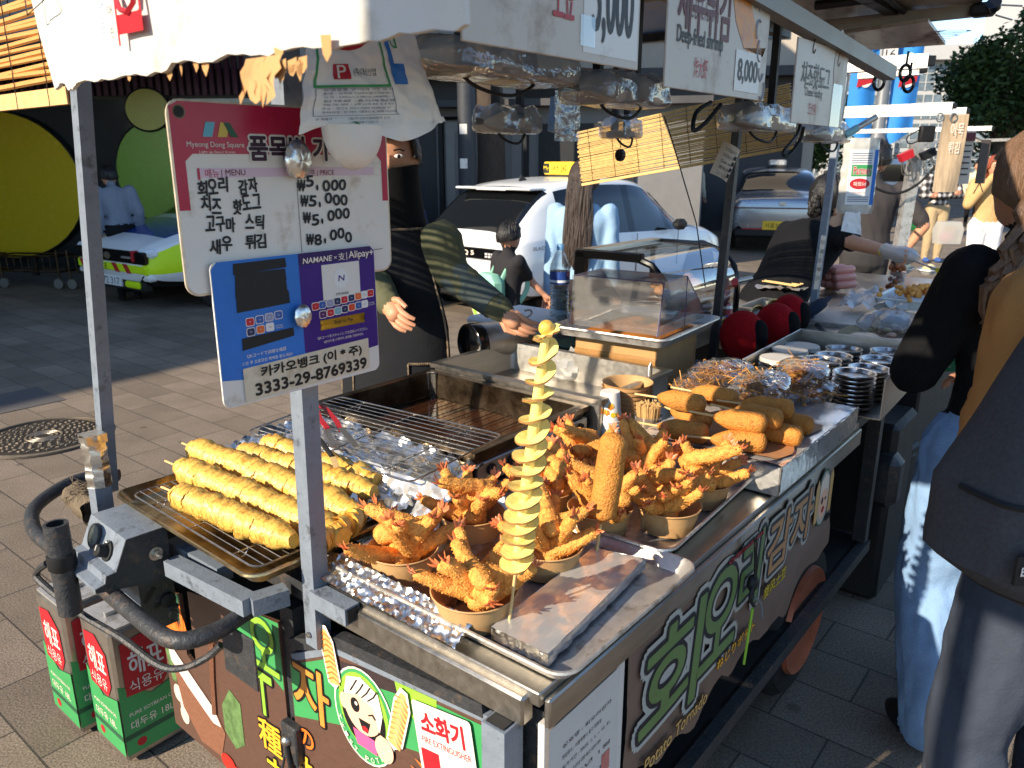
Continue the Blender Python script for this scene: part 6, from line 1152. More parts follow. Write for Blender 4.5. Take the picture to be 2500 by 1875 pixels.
# ================================================================= vehicles
def car(name, label, X, prm, paint, wheels, cat='car', sc=1.):
    """stations along x (0 tail .. L nose): x, z bottom, z belt, z top, half width, half width at roof"""
    r_ = thing(name, label, cat, X @ SCL(sc)); S = prm['st']; k = 5; cols = [cat_rom([Vector((s[0], s[i], 0)) for s in S], k) for i in range(1, 6)]; n = len(cols[0]); rs = []; info = []
    for i in range(n):
        x = cols[0][i].x; zb, ze, zt, w, wr = (cols[q][i].y for q in range(5)); cab = zt - ze
        half = [(0, zb), (w * .86, zb), (w * .96, zb + .07), (w, zb + (ze - zb) * .35), (w * 1.0, zb + (ze - zb) * .62), (w * .965, ze - .03), (w * .95, ze)]
        for t in (.33, .66, .92): half.append((w * .95 + (wr - w * .95) * t, ze + cab * t * .97))
        half += [(wr * .9, zt - .012 if cab > .1 else zt - .004), (wr * .5, zt + .012), (0, zt + .016)]
        rs.append([(x, y, z_) for y, z_ in half] + [(x, -y, z_) for y, z_ in half[-2:0:-1]]); info.append((x, cab))
    b = MB(); b.rings(rs, paint); N = len(rs[0]); ig = b.m(m_carglass); ib = b.m(m_blackg); 
    for i in range(n - 1):
        x = (info[i][0] + info[i + 1][0]) / 2
        for j in range(N):
            jj = j if j < 12 else N - 1 - j; f = i * N + j
            if jj in (6, 7, 8) and prm['side'][0] < x < prm['side'][1]: b.mi[f] = ib if any(abs(x - p) < .055 for p in prm['pil']) else ig
            if jj in (9, 10, 11) and (prm['rear'][0] < x < prm['rear'][1] or prm['front'][0] < x < prm['front'][1]): b.mi[f] = ig
            if jj in (7, 8) and (prm['rear'][0] < x < prm['rear'][1] - .1): b.mi[f] = b.mi[f] if prm.get('cp') else ig
            if jj in (0, 1): b.mi[f] = ib
            if prm.get('hook'): 
                c = prm['hook'](x, jj); 
                if c is not None: b.mi[f] = b.m(c)
    b.build('body', r_, smooth=50)
    for wx in wheels:
        for s in (-1, 1):
            w = prm['w']; b = MB(); Xw = T(wx, s * (w - .10), .33) @ RX(90 * -s)
            b.lathe([(.2, -.1), (.32, -.1), (.335, -.07), (.335, .09), (.31, .105), (.21, .105)], m_rub, 28, Xw); wo = b.build('wheel', r_)
            b = MB(); b.lathe([(.001, .085), (.06, .085), (.08, .07), (.2, .09), (.212, .108)], m_steel2, 28, Xw)
            for q in range(5): b.box((.13, 0, .085), (.16, .045, .03), m_steel2, Xw @ RZ(72 * q), b=.006)
            b.build('rim', wo); b = MB(); b.lathe([(.325, .085), (.395, .085), (.40, .10), (.385, .115), (.33, .112)], m_black, 32, T(wx, s * (w - .095), .34) @ RX(90 * -s)); b.lathe([(.001, .05), (.37, .05)], m_black, 28, T(wx, s * (w - .1), .34) @ RX(90 * -s)); b.build('wheel_arch', r_)
    return r_
def part(r_, name, f, X=None): b = MB(); f(b); return b.build(name, r_)
BK = frame(Vector((0, 0, 0)), Vector((0, -1, 0)), Vector((0, 0, 1)), Vector((-1, 0, 0)))    # drawing on a tail that looks along -x
RT = frame(Vector((0, 0, 0)), Vector((1, 0, 0)), Vector((0, 0, 1)), Vector((0, -1, 0)))
FR = frame(Vector((0, 0, 0)), Vector((0, 1, 0)), Vector((0, 0, 1)), Vector((1, 0, 0)))
m_cwhite = mat('white_car_paint', (224, 224, 222), .22, 0, .02, 3, coat=.5); m_csil = mat('silver_car_paint', (150, 154, 160), .25, .7, .04, 3, coat=.5); m_tlamp = mat('tail_lamp_clear', (196, 190, 190), .2, 0, .3, 200); m_plate = mat('yellow_plate', (232, 190, 40), .4, 0, .02); m_hv = mat('fluorescent_yellow', (206, 236, 20), .45, 0, .03); m_pblue = mat('police_blue', (30, 56, 130), .25, 0, .04, coat=.5)
hat = dict(w=.93, side=(.75, 3.2), pil=(1.15, 2.1, 2.95), rear=(.08, .72), front=(2.75, 3.45), cp=1,
    st=[(.0, .42, .84, .92, .72, .66), (.04, .34, .90, .98, .84, .70), (.22, .28, .96, 1.15, .91, .68), (.62, .26, .98, 1.47, .93, .66), (1.1, .24, .97, 1.57, .93, .68), (1.9, .22, .95, 1.6, .93, .69), (2.6, .22, .93, 1.52, .93, .67), (3.25, .22, .92, 1.12, .93, .66), (3.5, .24, .90, .98, .92, .72), (4.0, .26, .84, .90, .90, .74), (4.4, .30, .72, .78, .84, .68), (4.55, .36, .62, .66, .7, .56)])
tx = car('taxi', 'white hatchback taxi with yellow roof light behind the vendor', Matrix.Translation(Vector((-.52, 8.2, -.03))) @ RZ(90 - 44), hat, m_cwhite, (.78, 3.7), 'taxi', .9)
part(tx, 'lamp_panel', lambda b: (b.box((-.005, 0, .80), (.03, 1.5, .13), m_blackg, b=.01), b.text('IONIQ 5', -.22, .77, .22, .83, m_cream, T(-.024, 0, 0) @ BK, 0, .02)))
for s in (-1, 1): part(tx, 'tail_lamp', lambda b: [b.box((-.018, s * (.42 + .05 * (k % 7)), .775 + .03 * (k // 7)), (.012, .04, .022), m_tlamp) for k in range(14)])
part(tx, 'number_plate', lambda b: (b.box((-.012, -.1, .47), (.02, .5, .12), m_plate), b.text('서울 32바', -.05, .44, .25, .5, m_ink, T(-.024, 0, 0) @ BK)))
part(tx, 'bumper', lambda b: b.box((.05, 0, .36), (.1, 1.5, .2), m_black, b=.03))
part(tx, 'spoiler', lambda b: (b.box((.6, 0, 1.50), (.26, 1.25, .03), m_cwhite, b=.01), b.box((.475, 0, 1.49), (.012, .5, .02), m_tlamp)))
part(tx, 'roof_light', lambda b: (b.box((1.75, 0, 1.72), (.16, .5, .16), mat('taxi_light_yellow', (236, 196, 50), .4, 0, .05, emit=.25), b=.02), b.box((1.75, 0, 1.63), (.1, .36, .04), m_black), b.text('서울', -.1, 1.67, .16, 1.77, m_ink, T(1.667, 0, 0) @ BK), b.rect(-.24, 1.66, -.14, 1.78, m_black, T(1.668, 0, 0) @ BK), b.text('My', -.235, 1.69, -.145, 1.75, m_yel, T(1.666, 0, 0) @ BK)))
part(tx, 'antenna_fin', lambda b: b.prism([(0, 0), (.16, 0), (.04, .07)], .02, m_black, T(.95, .01, 1.575) @ RX(90)))
part(tx, 'side_mirror', lambda b: b.box((3.0, -1.02, 1.0), (.2, .16, .14), m_black, b=.05))
part(tx, 'door_decal', lambda b: (b.text('BLACKPIN', .2, .86, .55, .90, m_ink, T(0, -.935, 0) @ RT), b.rect(.58, .855, .72, .91, m_blue, T(0, -.936, 0) @ RT), b.rect(2.35, .70, 2.6, .80, m_maroon, T(0, -.945, 0) @ RT), b.text('OE', 2.42, .71, 2.56, .79, m_cream, T(0, -.948, 0) @ RT)))
part(tx, 'door_seam', lambda b: [b.tube([(x, -.937, .45), (x, -.937, .93)], .006, m_black, n=4) for x in (1.25, 2.15, 3.1)] + [b.tube([(1.2, -.936, .32), (3.2, -.936, .32)], .03, m_black)])
sed = dict(w=.92, side=(1.05, 3.5), pil=(1.35, 2.3, 3.3), rear=(.75, 1.45), front=(2.95, 3.7), st=[(.0, .42, .80, .86, .74, .66), (.05, .34, .88, .95, .84, .72), (.3, .28, .94, 1.0, .9, .74), (.72, .26, .95, 1.06, .92, .70), (1.3, .24, .95, 1.36, .92, .62), (2.0, .22, .93, 1.45, .92, .63), (2.7, .22, .91, 1.42, .92, .63), (3.5, .22, .90, 1.04, .92, .66), (3.8, .24, .88, .95, .91, .72), (4.4, .28, .80, .85, .88, .7), (4.75, .34, .66, .70, .76, .6)])
sd = car('sedan', 'silver sedan seen from behind with a yellow number plate', Matrix.Translation(Vector((4.75, 14.0, 0))) @ RZ(90 - 14), sed, m_csil, (.95, 3.85), 'car', 1.0)
part(sd, 'number_plate', lambda b: (b.box((-.02, 0, .50), (.03, .62, .15), m_plate), b.text('서울31바8743', -.27, .455, .27, .545, m_ink, T(-.037, 0, 0) @ BK)))
part(sd, 'bumper', lambda b: (b.box((.04, 0, .37), (.12, 1.6, .16), m_black, b=.03), b.box((-.02, 0, .435), (.02, 1.3, .02), m_red)))
part(sd, 'tail_lamp', lambda b: (b.box((.0, 0, .80), (.06, 1.66, .02), mat('dark_red_lens', (86, 14, 18), .2, 0, 0)), b.disc(0, .88, .06, .03, m_steel, T(-.0, 0, 0) @ BK, .05)))
part(sd, 'roof_cap', lambda b: (b.box((2.0, 0, 1.56), (.13, .34, .12), m_steel2, b=.03), b.box((2.0, 0, 1.48), (.1, .4, .05), m_black)))
def phook(x, jj):
    if jj in (3, 4) and x > 3.9: return m_hv
    if jj in (3,): return m_hv
    if jj in (9, 10, 11) and x > 3.55: return m_pblue if x < 4.25 else m_cwhite
    if jj in (4, 5) and x < 3.8: return m_pblue
    return None
pc = dict(hat); pc['hook'] = phook
po = car('police_car', 'police car in white, blue and fluorescent yellow, facing the camera beside the post', Matrix.Translation(Vector((-1.9, 12.4, -.02))) @ RZ(90 - 216), pc, m_cwhite, (.78, 3.7), 'police car', .98)
part(po, 'grille', lambda b: (b.box((4.53, 0, .62), (.08, 1.5, .14), m_blackg, b=.02), b.disc(0, .62, .07, .04, m_steel, T(4.575, 0, 0) @ FR), [b.box((4.57, s * .35 + .06 * k, .62), (.03, .05, .02), m_steel2) for s in (-1, 1) for k in range(3)], b.box((4.55, .55, .64), (.06, .05, .12), m_red)))
for s in (-1, 1): part(po, 'headlight', lambda b: b.box((4.46, s * .68, .67), (.12, .26, .10), mat('headlight_lens', (226, 232, 236), .1, 0, .1) if 'headlight_lens' not in bpy.data.materials else bpy.data.materials['headlight_lens'], RZ(0), b=.03))
part(po, 'bumper', lambda b: (b.box((4.5, 0, .49), (.12, 1.5, .11), m_hv, b=.02), b.text('POLICE', -.5, .455, -.05, .525, m_ink, T(4.563, 0, 0) @ FR), [b.flatpoly([(x, .44), (x + .1, .44), (x + .02, .54), (x - .08, .54)], m_red, T(4.5625, 0, 0) @ FR) for x in (.12, .36, -.62)], b.box((4.47, 0, .40), (.14, 1.56, .07), m_cwhite, b=.02), b.box((4.48, 0, .30), (.1, 1.3, .13), m_black, b=.02), b.box((4.5, .42, .31), (.12, .3, .08), m_hv, b=.02)))
part(po, 'number_plate', lambda b: (b.box((4.545, -.05, .33), (.02, .5, .11), m_whitep), b.text('172 317', -.24, .29, .16, .37, m_ink, T(4.557, 0, 0) @ FR)))
part(po, 'light_bar', lambda b: (b.box((1.9, 0, 1.68), (.26, 1.1, .1), m_blue, b=.03)))
# green and yellow lorry, pale van
r_ = thing('lorry', 'parked lorry with green cab sides and yellow rear board behind the sedan', 'truck', WF((7.2, 23.5, 0), -12)); part(r_, 'cargo_box', lambda b: b.box((0, 2, 1.5), (2.2, 4, 2.2), mat('pale_green_panel', (120, 160, 130), .5, 0, .1, 4), b=.05)); part(r_, 'tail_board', lambda b: (b.box((-.05, -.05, 1.75), (1.7, .08, .75), m_yel, b=.02), b.text('B', .45, 1.5, .65, 1.8, m_whitep, T(0, -.1, 0) @ SIDE)))
for x in (-.8, .8): part(r_, 'wheel', lambda b: b.lathe([(.1, -.12), (.4, -.12), (.4, .12), (.1, .12)], m_rub, 24, T(x, .6, .4) @ RY(90)))
r_ = thing('van', 'small white delivery vehicle far down the street by the plaid man', 'van', WF((11.3, 24, 0), -15)); part(r_, 'body', lambda b: (b.box((0, 2, 1.0), (1.7, 3.6, 1.3), m_cwhite, b=.15), b.box((0, .25, .45), (1.6, .2, .2), m_black, b=.03))); part(r_, 'rear_window', lambda b: b.rect(-.65, 1.0, .65, 1.5, m_carglass, T(0, .19, 0) @ SIDE))
for s in (-1, 1): part(r_, 'tail_lamp', lambda b: b.box((s * .7, .19, .8), (.14, .04, .2), m_red)); part(r_, 'wheel', lambda b: b.lathe([(.1, -.1), (.32, -.1), (.32, .1), (.1, .1)], m_rub, 22, T(s * .72, .8, .32) @ RY(90)))
# ================================================================= people
def _seg(P, A, B_):
    d = B_ - A; t = np.clip(((P - A) @ d) / max(1e-9, d @ d), 0, 1); return np.linalg.norm(P - (A + t[:, None] * d), axis=1), t
def fuse(name, b, bones, voxel, smooth_it, parent, extra=None, wr=0., wf=14., folds=None):
    """joins overlapping limb volumes into one skin and colours each face from its nearest bone"""
    me = bpy.data.meshes.new('tmp'); me.from_pydata(b.v, [], b.f); o = bpy.data.objects.new('tmp', me); SC.collection.objects.link(o)
    m = o.modifiers.new('r', 'REMESH'); m.mode = 'VOXEL'; m.voxel_size = voxel
    if smooth_it: s = o.modifiers.new('s', 'SMOOTH'); s.factor = .5; s.iterations = smooth_it
    dg = bpy.context.evaluated_depsgraph_get(); me2 = bpy.data.meshes.new_from_object(o.evaluated_get(dg)); bpy.data.objects.remove(o); bpy.data.meshes.remove(me)
    nv = len(me2.vertices); V_ = np.empty(nv * 3); me2.vertices.foreach_get('co', V_); V_ = V_.reshape(-1, 3); Nn = np.empty(nv * 3); me2.vertices.foreach_get('normal', Nn); Nn = Nn.reshape(-1, 3)
    mats = []; D = np.full((len(bones), nv), 9e9)
    for i, (p0, p1, r0, r1, mt) in enumerate(bones):
        d, t = _seg(V_, np.array(p0), np.array(p1)); D[i] = d - (r0 + (r1 - r0) * t)
        if mt not in mats: mats.append(mt)
    nb = D.argmin(0); bm_ = np.array([mats.index(x[4]) for x in bones])
    if wr:      # cloth folds
        amp = np.array([0 if x[4] in SKINS else wr for x in bones])[nb]
        nz = np.array([fbm(v[0] * wf, v[1] * wf, v[2] * wf * .55 + 3 * math.sin(v[0] * 9), 3) for v in V_]); V_ = V_ + Nn * (amp * nz)[:, None]; me2.vertices.foreach_set('co', V_.ravel())
    np_ = len(me2.polygons); lt = np.empty(np_, int); me2.polygons.foreach_get('loop_start', lt); lv_ = np.empty(len(me2.loops), int); me2.loops.foreach_get('vertex_index', lv_)
    fm = bm_[nb[lv_[lt]]]; me2.materials.clear()
    for mt in mats: me2.materials.append(mt)
    me2.polygons.foreach_set('material_index', fm.astype(int)); me2.shade_smooth(); me2.name = name
    o = bpy.data.objects.new(name, me2); SC.collection.objects.link(o); o.parent = parent; return o
SKINS = set((m_skin, m_skin2))
def person(label, X, h, J=None, skin=m_skin, top=None, bottom=None, shoe=m_black, hair=m_hair, sleeve='long', legs='long', leg_w=1., arm_w=1., body_w=1., voxel=.014, neckgear=None, face=True, hairdo='short', head_turn=0., bulk=.0, wr=.004, skirt=None, fingers=True, coll=None, name='person', group=None):
    """local frame: x right, y forward, z up; J overrides joints, given as fractions of the height"""
    j = dict(hip=(0, 0, .53), chest=(0, .0, .74), neck=(0, 0, .83), head=(0, .012, .925), lsh=(-.112, 0, .805), rsh=(.112, 0, .805), lel=(-.135, -.01, .63), rel=(.135, -.01, .63), lwr=(-.14, .03, .49), rwr=(.14, .03, .49), lhip=(-.05, 0, .51), rhip=(.05, 0, .51), lkn=(-.055, .01, .28), rkn=(.055, .01, .28), lan=(-.055, -.01, .04), ran=(.055, -.01, .04))
    j.update(J or {}); j = {k: Vector(v) * h for k, v in j.items()}; r_ = thing(name, label, 'person', X, group); b = MB(); bones = []
    def limb(p0, p1, r0, r1, mt, mid=None, k=6):
        pts = [p0.lerp(p1, t / k) for t in range(k + 1)]; rad = [r0 + (r1 - r0) * t / k + (mid or 0) * math.sin(math.pi * t / k) for t in range(k + 1)]; d = (p1 - p0).normalized()
        b.tube([p0 - d * r0 * .8, p0 - d * r0 * .45] + pts + [p1 + d * r1 * .45, p1 + d * r1 * .8], [r0 * .5, r0 * .85] + rad + [r1 * .85, r1 * .5], mt, n=12); bones.append((tuple(p0), tuple(p1), r0, r1, mt))
    W_ = h * body_w; up = (j['chest'] - j['hip']).normalized(); sd = Vector((1, 0, 0)); fw = up.cross(sd) * -1 if False else sd.cross(up) * -1
    fw = up.cross(sd).normalized() * -1 if up.cross(sd).y < 0 else up.cross(sd).normalized()
    def ring(c, rx, ry): return [c + sd * (rx * math.cos(a * .3927)) + fw * (ry * math.sin(a * .3927)) for a in range(16)]
    H, Cc, Nk = j['hip'], j['chest'], j['neck']; sh = (j['lsh'] + j['rsh']) / 2
    b.rings([ring(H - up * h * .075, .05 * W_, .045 * W_), ring(H - up * h * .04, .088 * W_, .064 * W_), ring(H, .094 * W_, .066 * W_), ring(H.lerp(Cc, .45), (.082 + bulk) * W_, (.058 + bulk) * W_), ring(Cc, (.098 + bulk) * W_, (.066 + bulk) * W_), ring(Cc.lerp(sh, .7), .106 * W_, .058 * W_), ring(sh + up * h * .012, .078 * W_, .045 * W_), ring(sh + up * h * .03, .036 * W_, .034 * W_)], top)
    bones.append((tuple(H + up * h * .03), tuple(Cc), .085 * W_, .09 * W_, top)); bones.append((tuple(Cc), tuple(sh), .095 * W_, .08 * W_, top)); bones.append((tuple(H - up * h * .02), tuple(H - up * h * .06), .09 * W_, .08 * W_, bottom))
    for s in 'lr': bones.append((tuple(sh), tuple(j[s + 'sh']), .045 * h, .036 * h, top))
    ng = neckgear or skin; limb(sh.lerp(Nk, .3), Nk.lerp(j['head'], .5), .034 * h, .032 * h, ng)
    hd = j['head']; Rh = Matrix.Rotation(R(head_turn), 4, 'Z'); hr = h * .0525
    b.ell((0, 0, 0), (hr * .93, hr * 1.12, hr * 1.3), skin, T(*hd), 18, 14); b.ell((0, hr * .3, -hr * .62), (hr * .66, hr * .74, hr * .72), skin, T(*hd) @ Rh, 14, 10)
    bones.append((tuple(hd - Z * hr * .5), tuple(hd + Z * hr * .5), hr, hr, skin))
    if face: b.ell((0, hr * 1.12, -hr * .18), (hr * .15, hr * .2, hr * .3), skin, T(*hd) @ Rh, 8, 6)
    for s in (-1, 1): b.ell((s * hr * .95, -.02 * h * 0, -hr * .1), (hr * .12, hr * .24, hr * .34), skin, T(*hd) @ Rh, 8, 6)
    for s in 'lr':
        fs = {'long': 1.0, 'short': .55, 'none': 0.}[sleeve]; a, e, w = j[s + 'sh'], j[s + 'el'], j[s + 'wr']; k = arm_w
        if fs == 1.: limb(a, e, .036 * h * k, .030 * h * k, top); limb(e, w, .030 * h * k, .021 * h * k, top)
        else: limb(a, a.lerp(e, .85), .037 * h * k, .034 * h * k, top); limb(a.lerp(e, .7), e, .026 * h, .023 * h, skin); limb(e, w, .024 * h, .017 * h, skin)
        d = (w - e).normalized(); hl = h * .052; limb(w - d * hl * .2, w + d * hl * .75, .0145 * h, .018 * h, skin)
        q = leg_w; limb(j[s + 'hip'], j[s + 'kn'], .053 * h * q, .038 * h * q, bottom if legs != 'bare' else skin); limb(j[s + 'kn'], j[s + 'an'], .036 * h * q, .026 * h * q, bottom if legs == 'long' else skin, .004 * h)
        ft = j[s + 'an']; b.ell((ft.x, ft.y + .035 * h, ft.z - .016 * h), (.026 * h, .068 * h, .024 * h), shoe, None, 12, 8); bones.append(((ft.x, ft.y - .01 * h, ft.z - .02 * h), (ft.x, ft.y + .08 * h, ft.z - .02 * h), .022 * h, .02 * h, shoe))
    body = fuse('body', b, bones, voxel, 3, r_, wr=wr)
    if fingers:
        for s in 'lr':
            fb = MB(); e, w = j[s + 'el'], j[s + 'wr']; d = (w - e).normalized(); hl = h * .052; sx = (d.cross(Vector((0, 1, 0))) if abs(d.y) < .8 else d.cross(Vector((0, 0, 1)))).normalized(); pn = d.cross(sx).normalized(); sg = 1 if s == 'l' else -1
            if pn.y > 0 or (abs(pn.y) < .3 and pn.z > 0): pn = -pn
            for k in range(4):
                o_ = w + d * hl * .8 + sx * (k - 1.5) * .0105 * h; ln = hl * (.72, .82, .78, .6)[k]; fb.tube([o_ - d * .01 * h, o_ + d * ln * .4 + pn * ln * .06, o_ + d * ln * .75 + pn * ln * .28, o_ + d * ln * .9 + pn * ln * .55], [.0056 * h, .0054 * h, .0048 * h, .0035 * h], skin, n=8)
            o_ = w + d * hl * .2 + sx * sg * .014 * h; fb.tube([o_, o_ + d * hl * .4 + sx * sg * .012 * h, o_ + d * hl * .75 + sx * sg * .010 * h + pn * .01 * h], [.0066 * h, .0062 * h, .004 * h], skin, n=8)
            fo = fb.build('hand_fingers', r_)
    Xh = T(*hd) @ Rh
    if face:
        fb = MB()
        for s in (-1, 1): fb.ell((s * hr * .38, hr * .99, hr * .06), (hr * .17, hr * .08, hr * .085), m_eye, Xh, 10, 6); fb.ell((s * hr * .38, hr * 1.05, hr * .06), (hr * .07, hr * .04, hr * .075), m_iris, Xh, 8, 6); fb.tube([(s * hr * .2, hr * 1.06, hr * .26), (s * hr * .4, hr * 1.05, hr * .31), (s * hr * .58, hr * .94, hr * .25)], hr * .035, m_hair, X=Xh, n=5)
        fb.ell((0, hr * 1.02, -hr * .66), (hr * .26, hr * .07, hr * .07), mat('lips', (160, 84, 78), .45, 0, .1) if 'lips' not in bpy.data.materials else bpy.data.materials['lips'], Xh, 10, 6); fb.build('face', r_)
    hb = MB(); rr = random.Random(int(h * 1000))
    def cap(i, j_):
        a = 6.283 * j_; fr = .5 + .5 * math.sin(a); lo = (.98, .62)[hairdo != 'short' and fr < .3] ; th = math.pi * i * ((.36 if fr > .75 else .47 + (.15 if hairdo == 'short' else .3) * (1 - fr)))
        n = 1 + .05 * fbm(math.cos(a) * 3, math.sin(a) * 3, i * 5) + .03 * math.sin(a * 23 + i * 3)
        return (hr * 1.06 * math.sin(th) * math.cos(a) * n, hr * (1.22 * math.sin(th) * math.sin(a)) * n - hr * .05, hr * 1.38 * math.cos(th) * n + hr * .06)
    if hairdo: hb.grid(cap, 14, 48, hair, Xh, thick=-hr * .12)
    if hairdo == 'short':
        for k in range(160): a = rr.uniform(0, 6.283); i = rr.random() ** .6; p = Vector(cap(i, a / 6.283)); d = p.normalized(); hb.tube([p, p + d * hr * .1 + Vector((rr.gauss(0, .06), rr.gauss(0, .06), .1)) * hr, p + d * hr * .12 + Vector((rr.gauss(0, .12), rr.gauss(0, .12), -.06)) * hr], [hr * .05, hr * .035, hr * .005], hair, X=Xh, n=4)
    if isinstance(hairdo, dict):    # long hair: a sheaf of locks
        L = hairdo['len'] * h; wd_ = hairdo.get('w', 1.2) * hr; y0 = hairdo.get('y', -.95) * hr; tie = hairdo.get('tie')
        for k in range(hairdo.get('n', 120)):
            a = rr.uniform(-1, 1); q0 = Vector((a * hr * .95, -hr * math.sqrt(max(0, 1 - a * a)) * 1.0, hr * rr.uniform(-.2, .75))); ll = L * rr.uniform(.82, 1.05); bw_ = rr.uniform(.8, 1.15)
            if tie: t0 = Vector(tie) * hr; pts = [q0, q0.lerp(t0, .6) + Vector((0, -.1, 0)) * hr, t0 + Vector((rr.gauss(0, .12), rr.gauss(0, .1), rr.gauss(0, .1))) * hr] + [t0 + Vector((hairdo.get('dx', 0) * ll * t + wd_ * math.sin(3.1 * min(1, t * .85 + .1)) * rr.gauss(0, .3), -hr * .35 * math.sin(3.1 * t) + rr.gauss(0, .1) * hr, -ll * t)) for t in (.2, .45, .7, 1)]
            else: pts = [q0] + [Vector((a * (hr * .95 + (wd_ - hr * .95) * t) + .1 * hr * math.sin(t * 5 + k), y0 * (1 + .75 * t) - hr * .35 * math.sqrt(max(0, 1 - a * a)) + rr.gauss(0, .05) * hr, q0.z * (1 - t) - ll * t)) for t in (.2, .4, .6, .8, 1)]
            hb.tube(cat_rom(pts, 2), [hr * .13 * bw_] * (len(pts) * 2 - 3) + [hr * .09, hr * .03], hair, X=Xh, n=5)
    if hairdo: hb.build('hair', r_)
    return r_, j, Xh, hr
def sheet(r_, name, pts, r, mt, n=10, X=None, **k): b = MB(); b.tube(pts, r, mt, n=n, **k); return b.build(name, r_)
def at_h(px, py, Y): return aty(px, py, Y)
# --- the vendor behind the fryer
c_ol = cloth('olive_sweatshirt', (88, 88, 66)); c_gs = cloth('grey_green_sleeve', (76, 84, 82)); c_apr = cloth('black_denim_apron', (30, 31, 34), .2, .3, 120); c_mask = cloth('black_mask', (12, 12, 13)); c_jean = cloth('blue_jeans', (70, 88, 118), .25, .3, 120)
vy = 2.85; hd = at_h(962, 402, vy); vx = hd.x; VX = WF((vx, vy, 0), 178 - 25)
h = 1.74; inv = VX.inverted()
def L_(px, py, Y): p = inv @ aty(px, py, Y); return (p.x / h, p.y / h, p.z / h)
r_, j, Xh, hr = person('food vendor in black apron and black face mask reaching over the fryer', VX, h, dict(lwr=L_(1222, 758, 2.62), lel=L_(1100, 665, 2.75), lsh=(-.105, .0, .765), rsh=(.11, 0, .79), rwr=L_(948, 740, 2.56), rel=L_(885, 640, 2.78)), skin=m_skin2, top=c_ol, bottom=c_jean, arm_w=1.25, voxel=.008, head_turn=32, neckgear=c_mask, bulk=.01, wr=.007)
b = MB(); b.grid(lambda i, j_: (hr * (1.08 + .5 * i * i) * math.cos(R(-25 + 230 * j_)), hr * (1.2 + .1 * i) * math.sin(R(-25 + 230 * j_)) + hr * .1, -hr * .38 - hr * 3.0 * i - .1 * hr * abs(math.cos(R(-25 + 230 * j_))) * -1.5 * (1 - i)), 14, 30, c_mask, Xh @ RZ(0), thick=.004); b.build('face_mask', r_)
b = MB(); b.grid(lambda i, j_: ((.19 + .03 * i) * math.sin(R(-80 + 160 * j_)) * (.72 + .4 * min(1, i * 2.2)) * h / 1.7, (.135 + .02 * i) * math.cos(R(-80 + 160 * j_)) * h / 1.7 + .012 + .006 * fbm(i * 5, j_ * 6), h * (.79 - .43 * i)), 30, 26, c_apr, thick=.004); ap = b.build('apron', r_)
m_chain = mat('bronze_braid', (122, 104, 84), .6, .3, .5, 90)
b = MB(); pk = lambda i, jj, o=.006: ((.19 + .03 * i) * math.sin(R(-80 + 160 * jj)) * (.72 + .4 * min(1, i * 2.2)) * h / 1.7 * 1.03, (.135 + .02 * i) * math.cos(R(-80 + 160 * jj)) * h / 1.7 + .014 + o, h * (.79 - .43 * i))
for P_ in ([pk(0, t / 10) for t in range(11)], [pk(t / 10, .02) for t in range(11)], [pk(t / 10, .98) for t in range(11)], [pk(.62 + .28 * t / 6, .30) for t in range(7)] + [pk(.9, .3 - .02 * t) for t in range(1, 9)], [pk(.62 + .26 * t / 6, .66) for t in range(7)] + [pk(.88, .66 + .025 * t) for t in range(1, 9)], [pk(.62, .62 + .03 * t) for t in range(9)], [pk(.62, .1 + .025 * t) for t in range(9)]):
    b.tube(cat_rom(P_, 4), [.0035 + .0016 * (k % 2) for k in range((len(P_) - 1) * 4 + 1)], m_chain, n=5)
b.build('braid_trim', ap)
b = MB(); w, e = j['lwr'], j['lel']; d = (w - e).normalized(); b.tube([e.lerp(w, .05), e.lerp(w, .5), w - d * .03], [.062, .056, .05], c_gs, n=16); b.tube([w - d * .03, w + d * .0], [.043, .041], c_gs, n=16); b.tube([w - d * .012, w + d * .02], [.034, .034], m_black, n=14)
b.v = [tuple(Vector(v) * 1 + Vector((fbm(v[0] * 30, v[1] * 30, v[2] * 30), fbm(v[1] * 30, v[2] * 30, 5), 0)) * .004) for v in b.v]; b.build('sleeve_cuff', r_)
# --- boy with backpack, long-haired woman
c_blk = cloth('charcoal_tee', (46, 44, 46)); c_short = cloth('black_shorts', (26, 26, 28)); m_mint = cloth('mint_fabric', (150, 206, 176)); m_limec = cloth('lime_mesh', (150, 200, 70)); c_den = cloth('pale_denim', (146, 176, 202), .12, .3, 130); c_gry = cloth('dark_grey_trousers', (52, 46, 48))
by = 5.0; bx = (1240 - 1250) / 1900 * by; h = 1.24; BX = WF((bx, by, 0), -62); inv = BX.inverted()
r_, j, Xh, hr = person('small boy in a charcoal tee with a mint and lime backpack, holding a hand', BX, h, dict(rwr=L_(1325, 715, 5.0), rel=L_(1290, 680, 5.0), head=(0, .01, .915)), top=c_blk, bottom=c_short, sleeve='short', body_w=1.05, head_turn=8, legs='half')
r2 = thing('backpack', 'mint backpack with lime pockets and cream front on the boy', 'backpack', BX)
b = MB(); b.box((0, -.135, .75), (.25, .15, .33), m_mint, b=.05); b.build('pack_body', r2); b = MB(); b.ell((-.0, -.215, .75), (.09, .03, .12), cloth('cream_fabric', (220, 210, 176))); b.build('front_panel', r2)
for s in (-1, 1): b = MB(); b.ell((s * .11, -.13, .67), (.035, .05, .08), m_limec); b.build('side_pocket', r2); b = MB(); b.tube(cat_rom([(s * .08, -.09, .87), (s * .085, .0, 1.0), (s * .09, .075, .93), (s * .085, .09, .80), (s * .09, -.03, .66)], 5), .018, m_mint, n=8, asp=.5); b.build('shoulder_strap', r2)
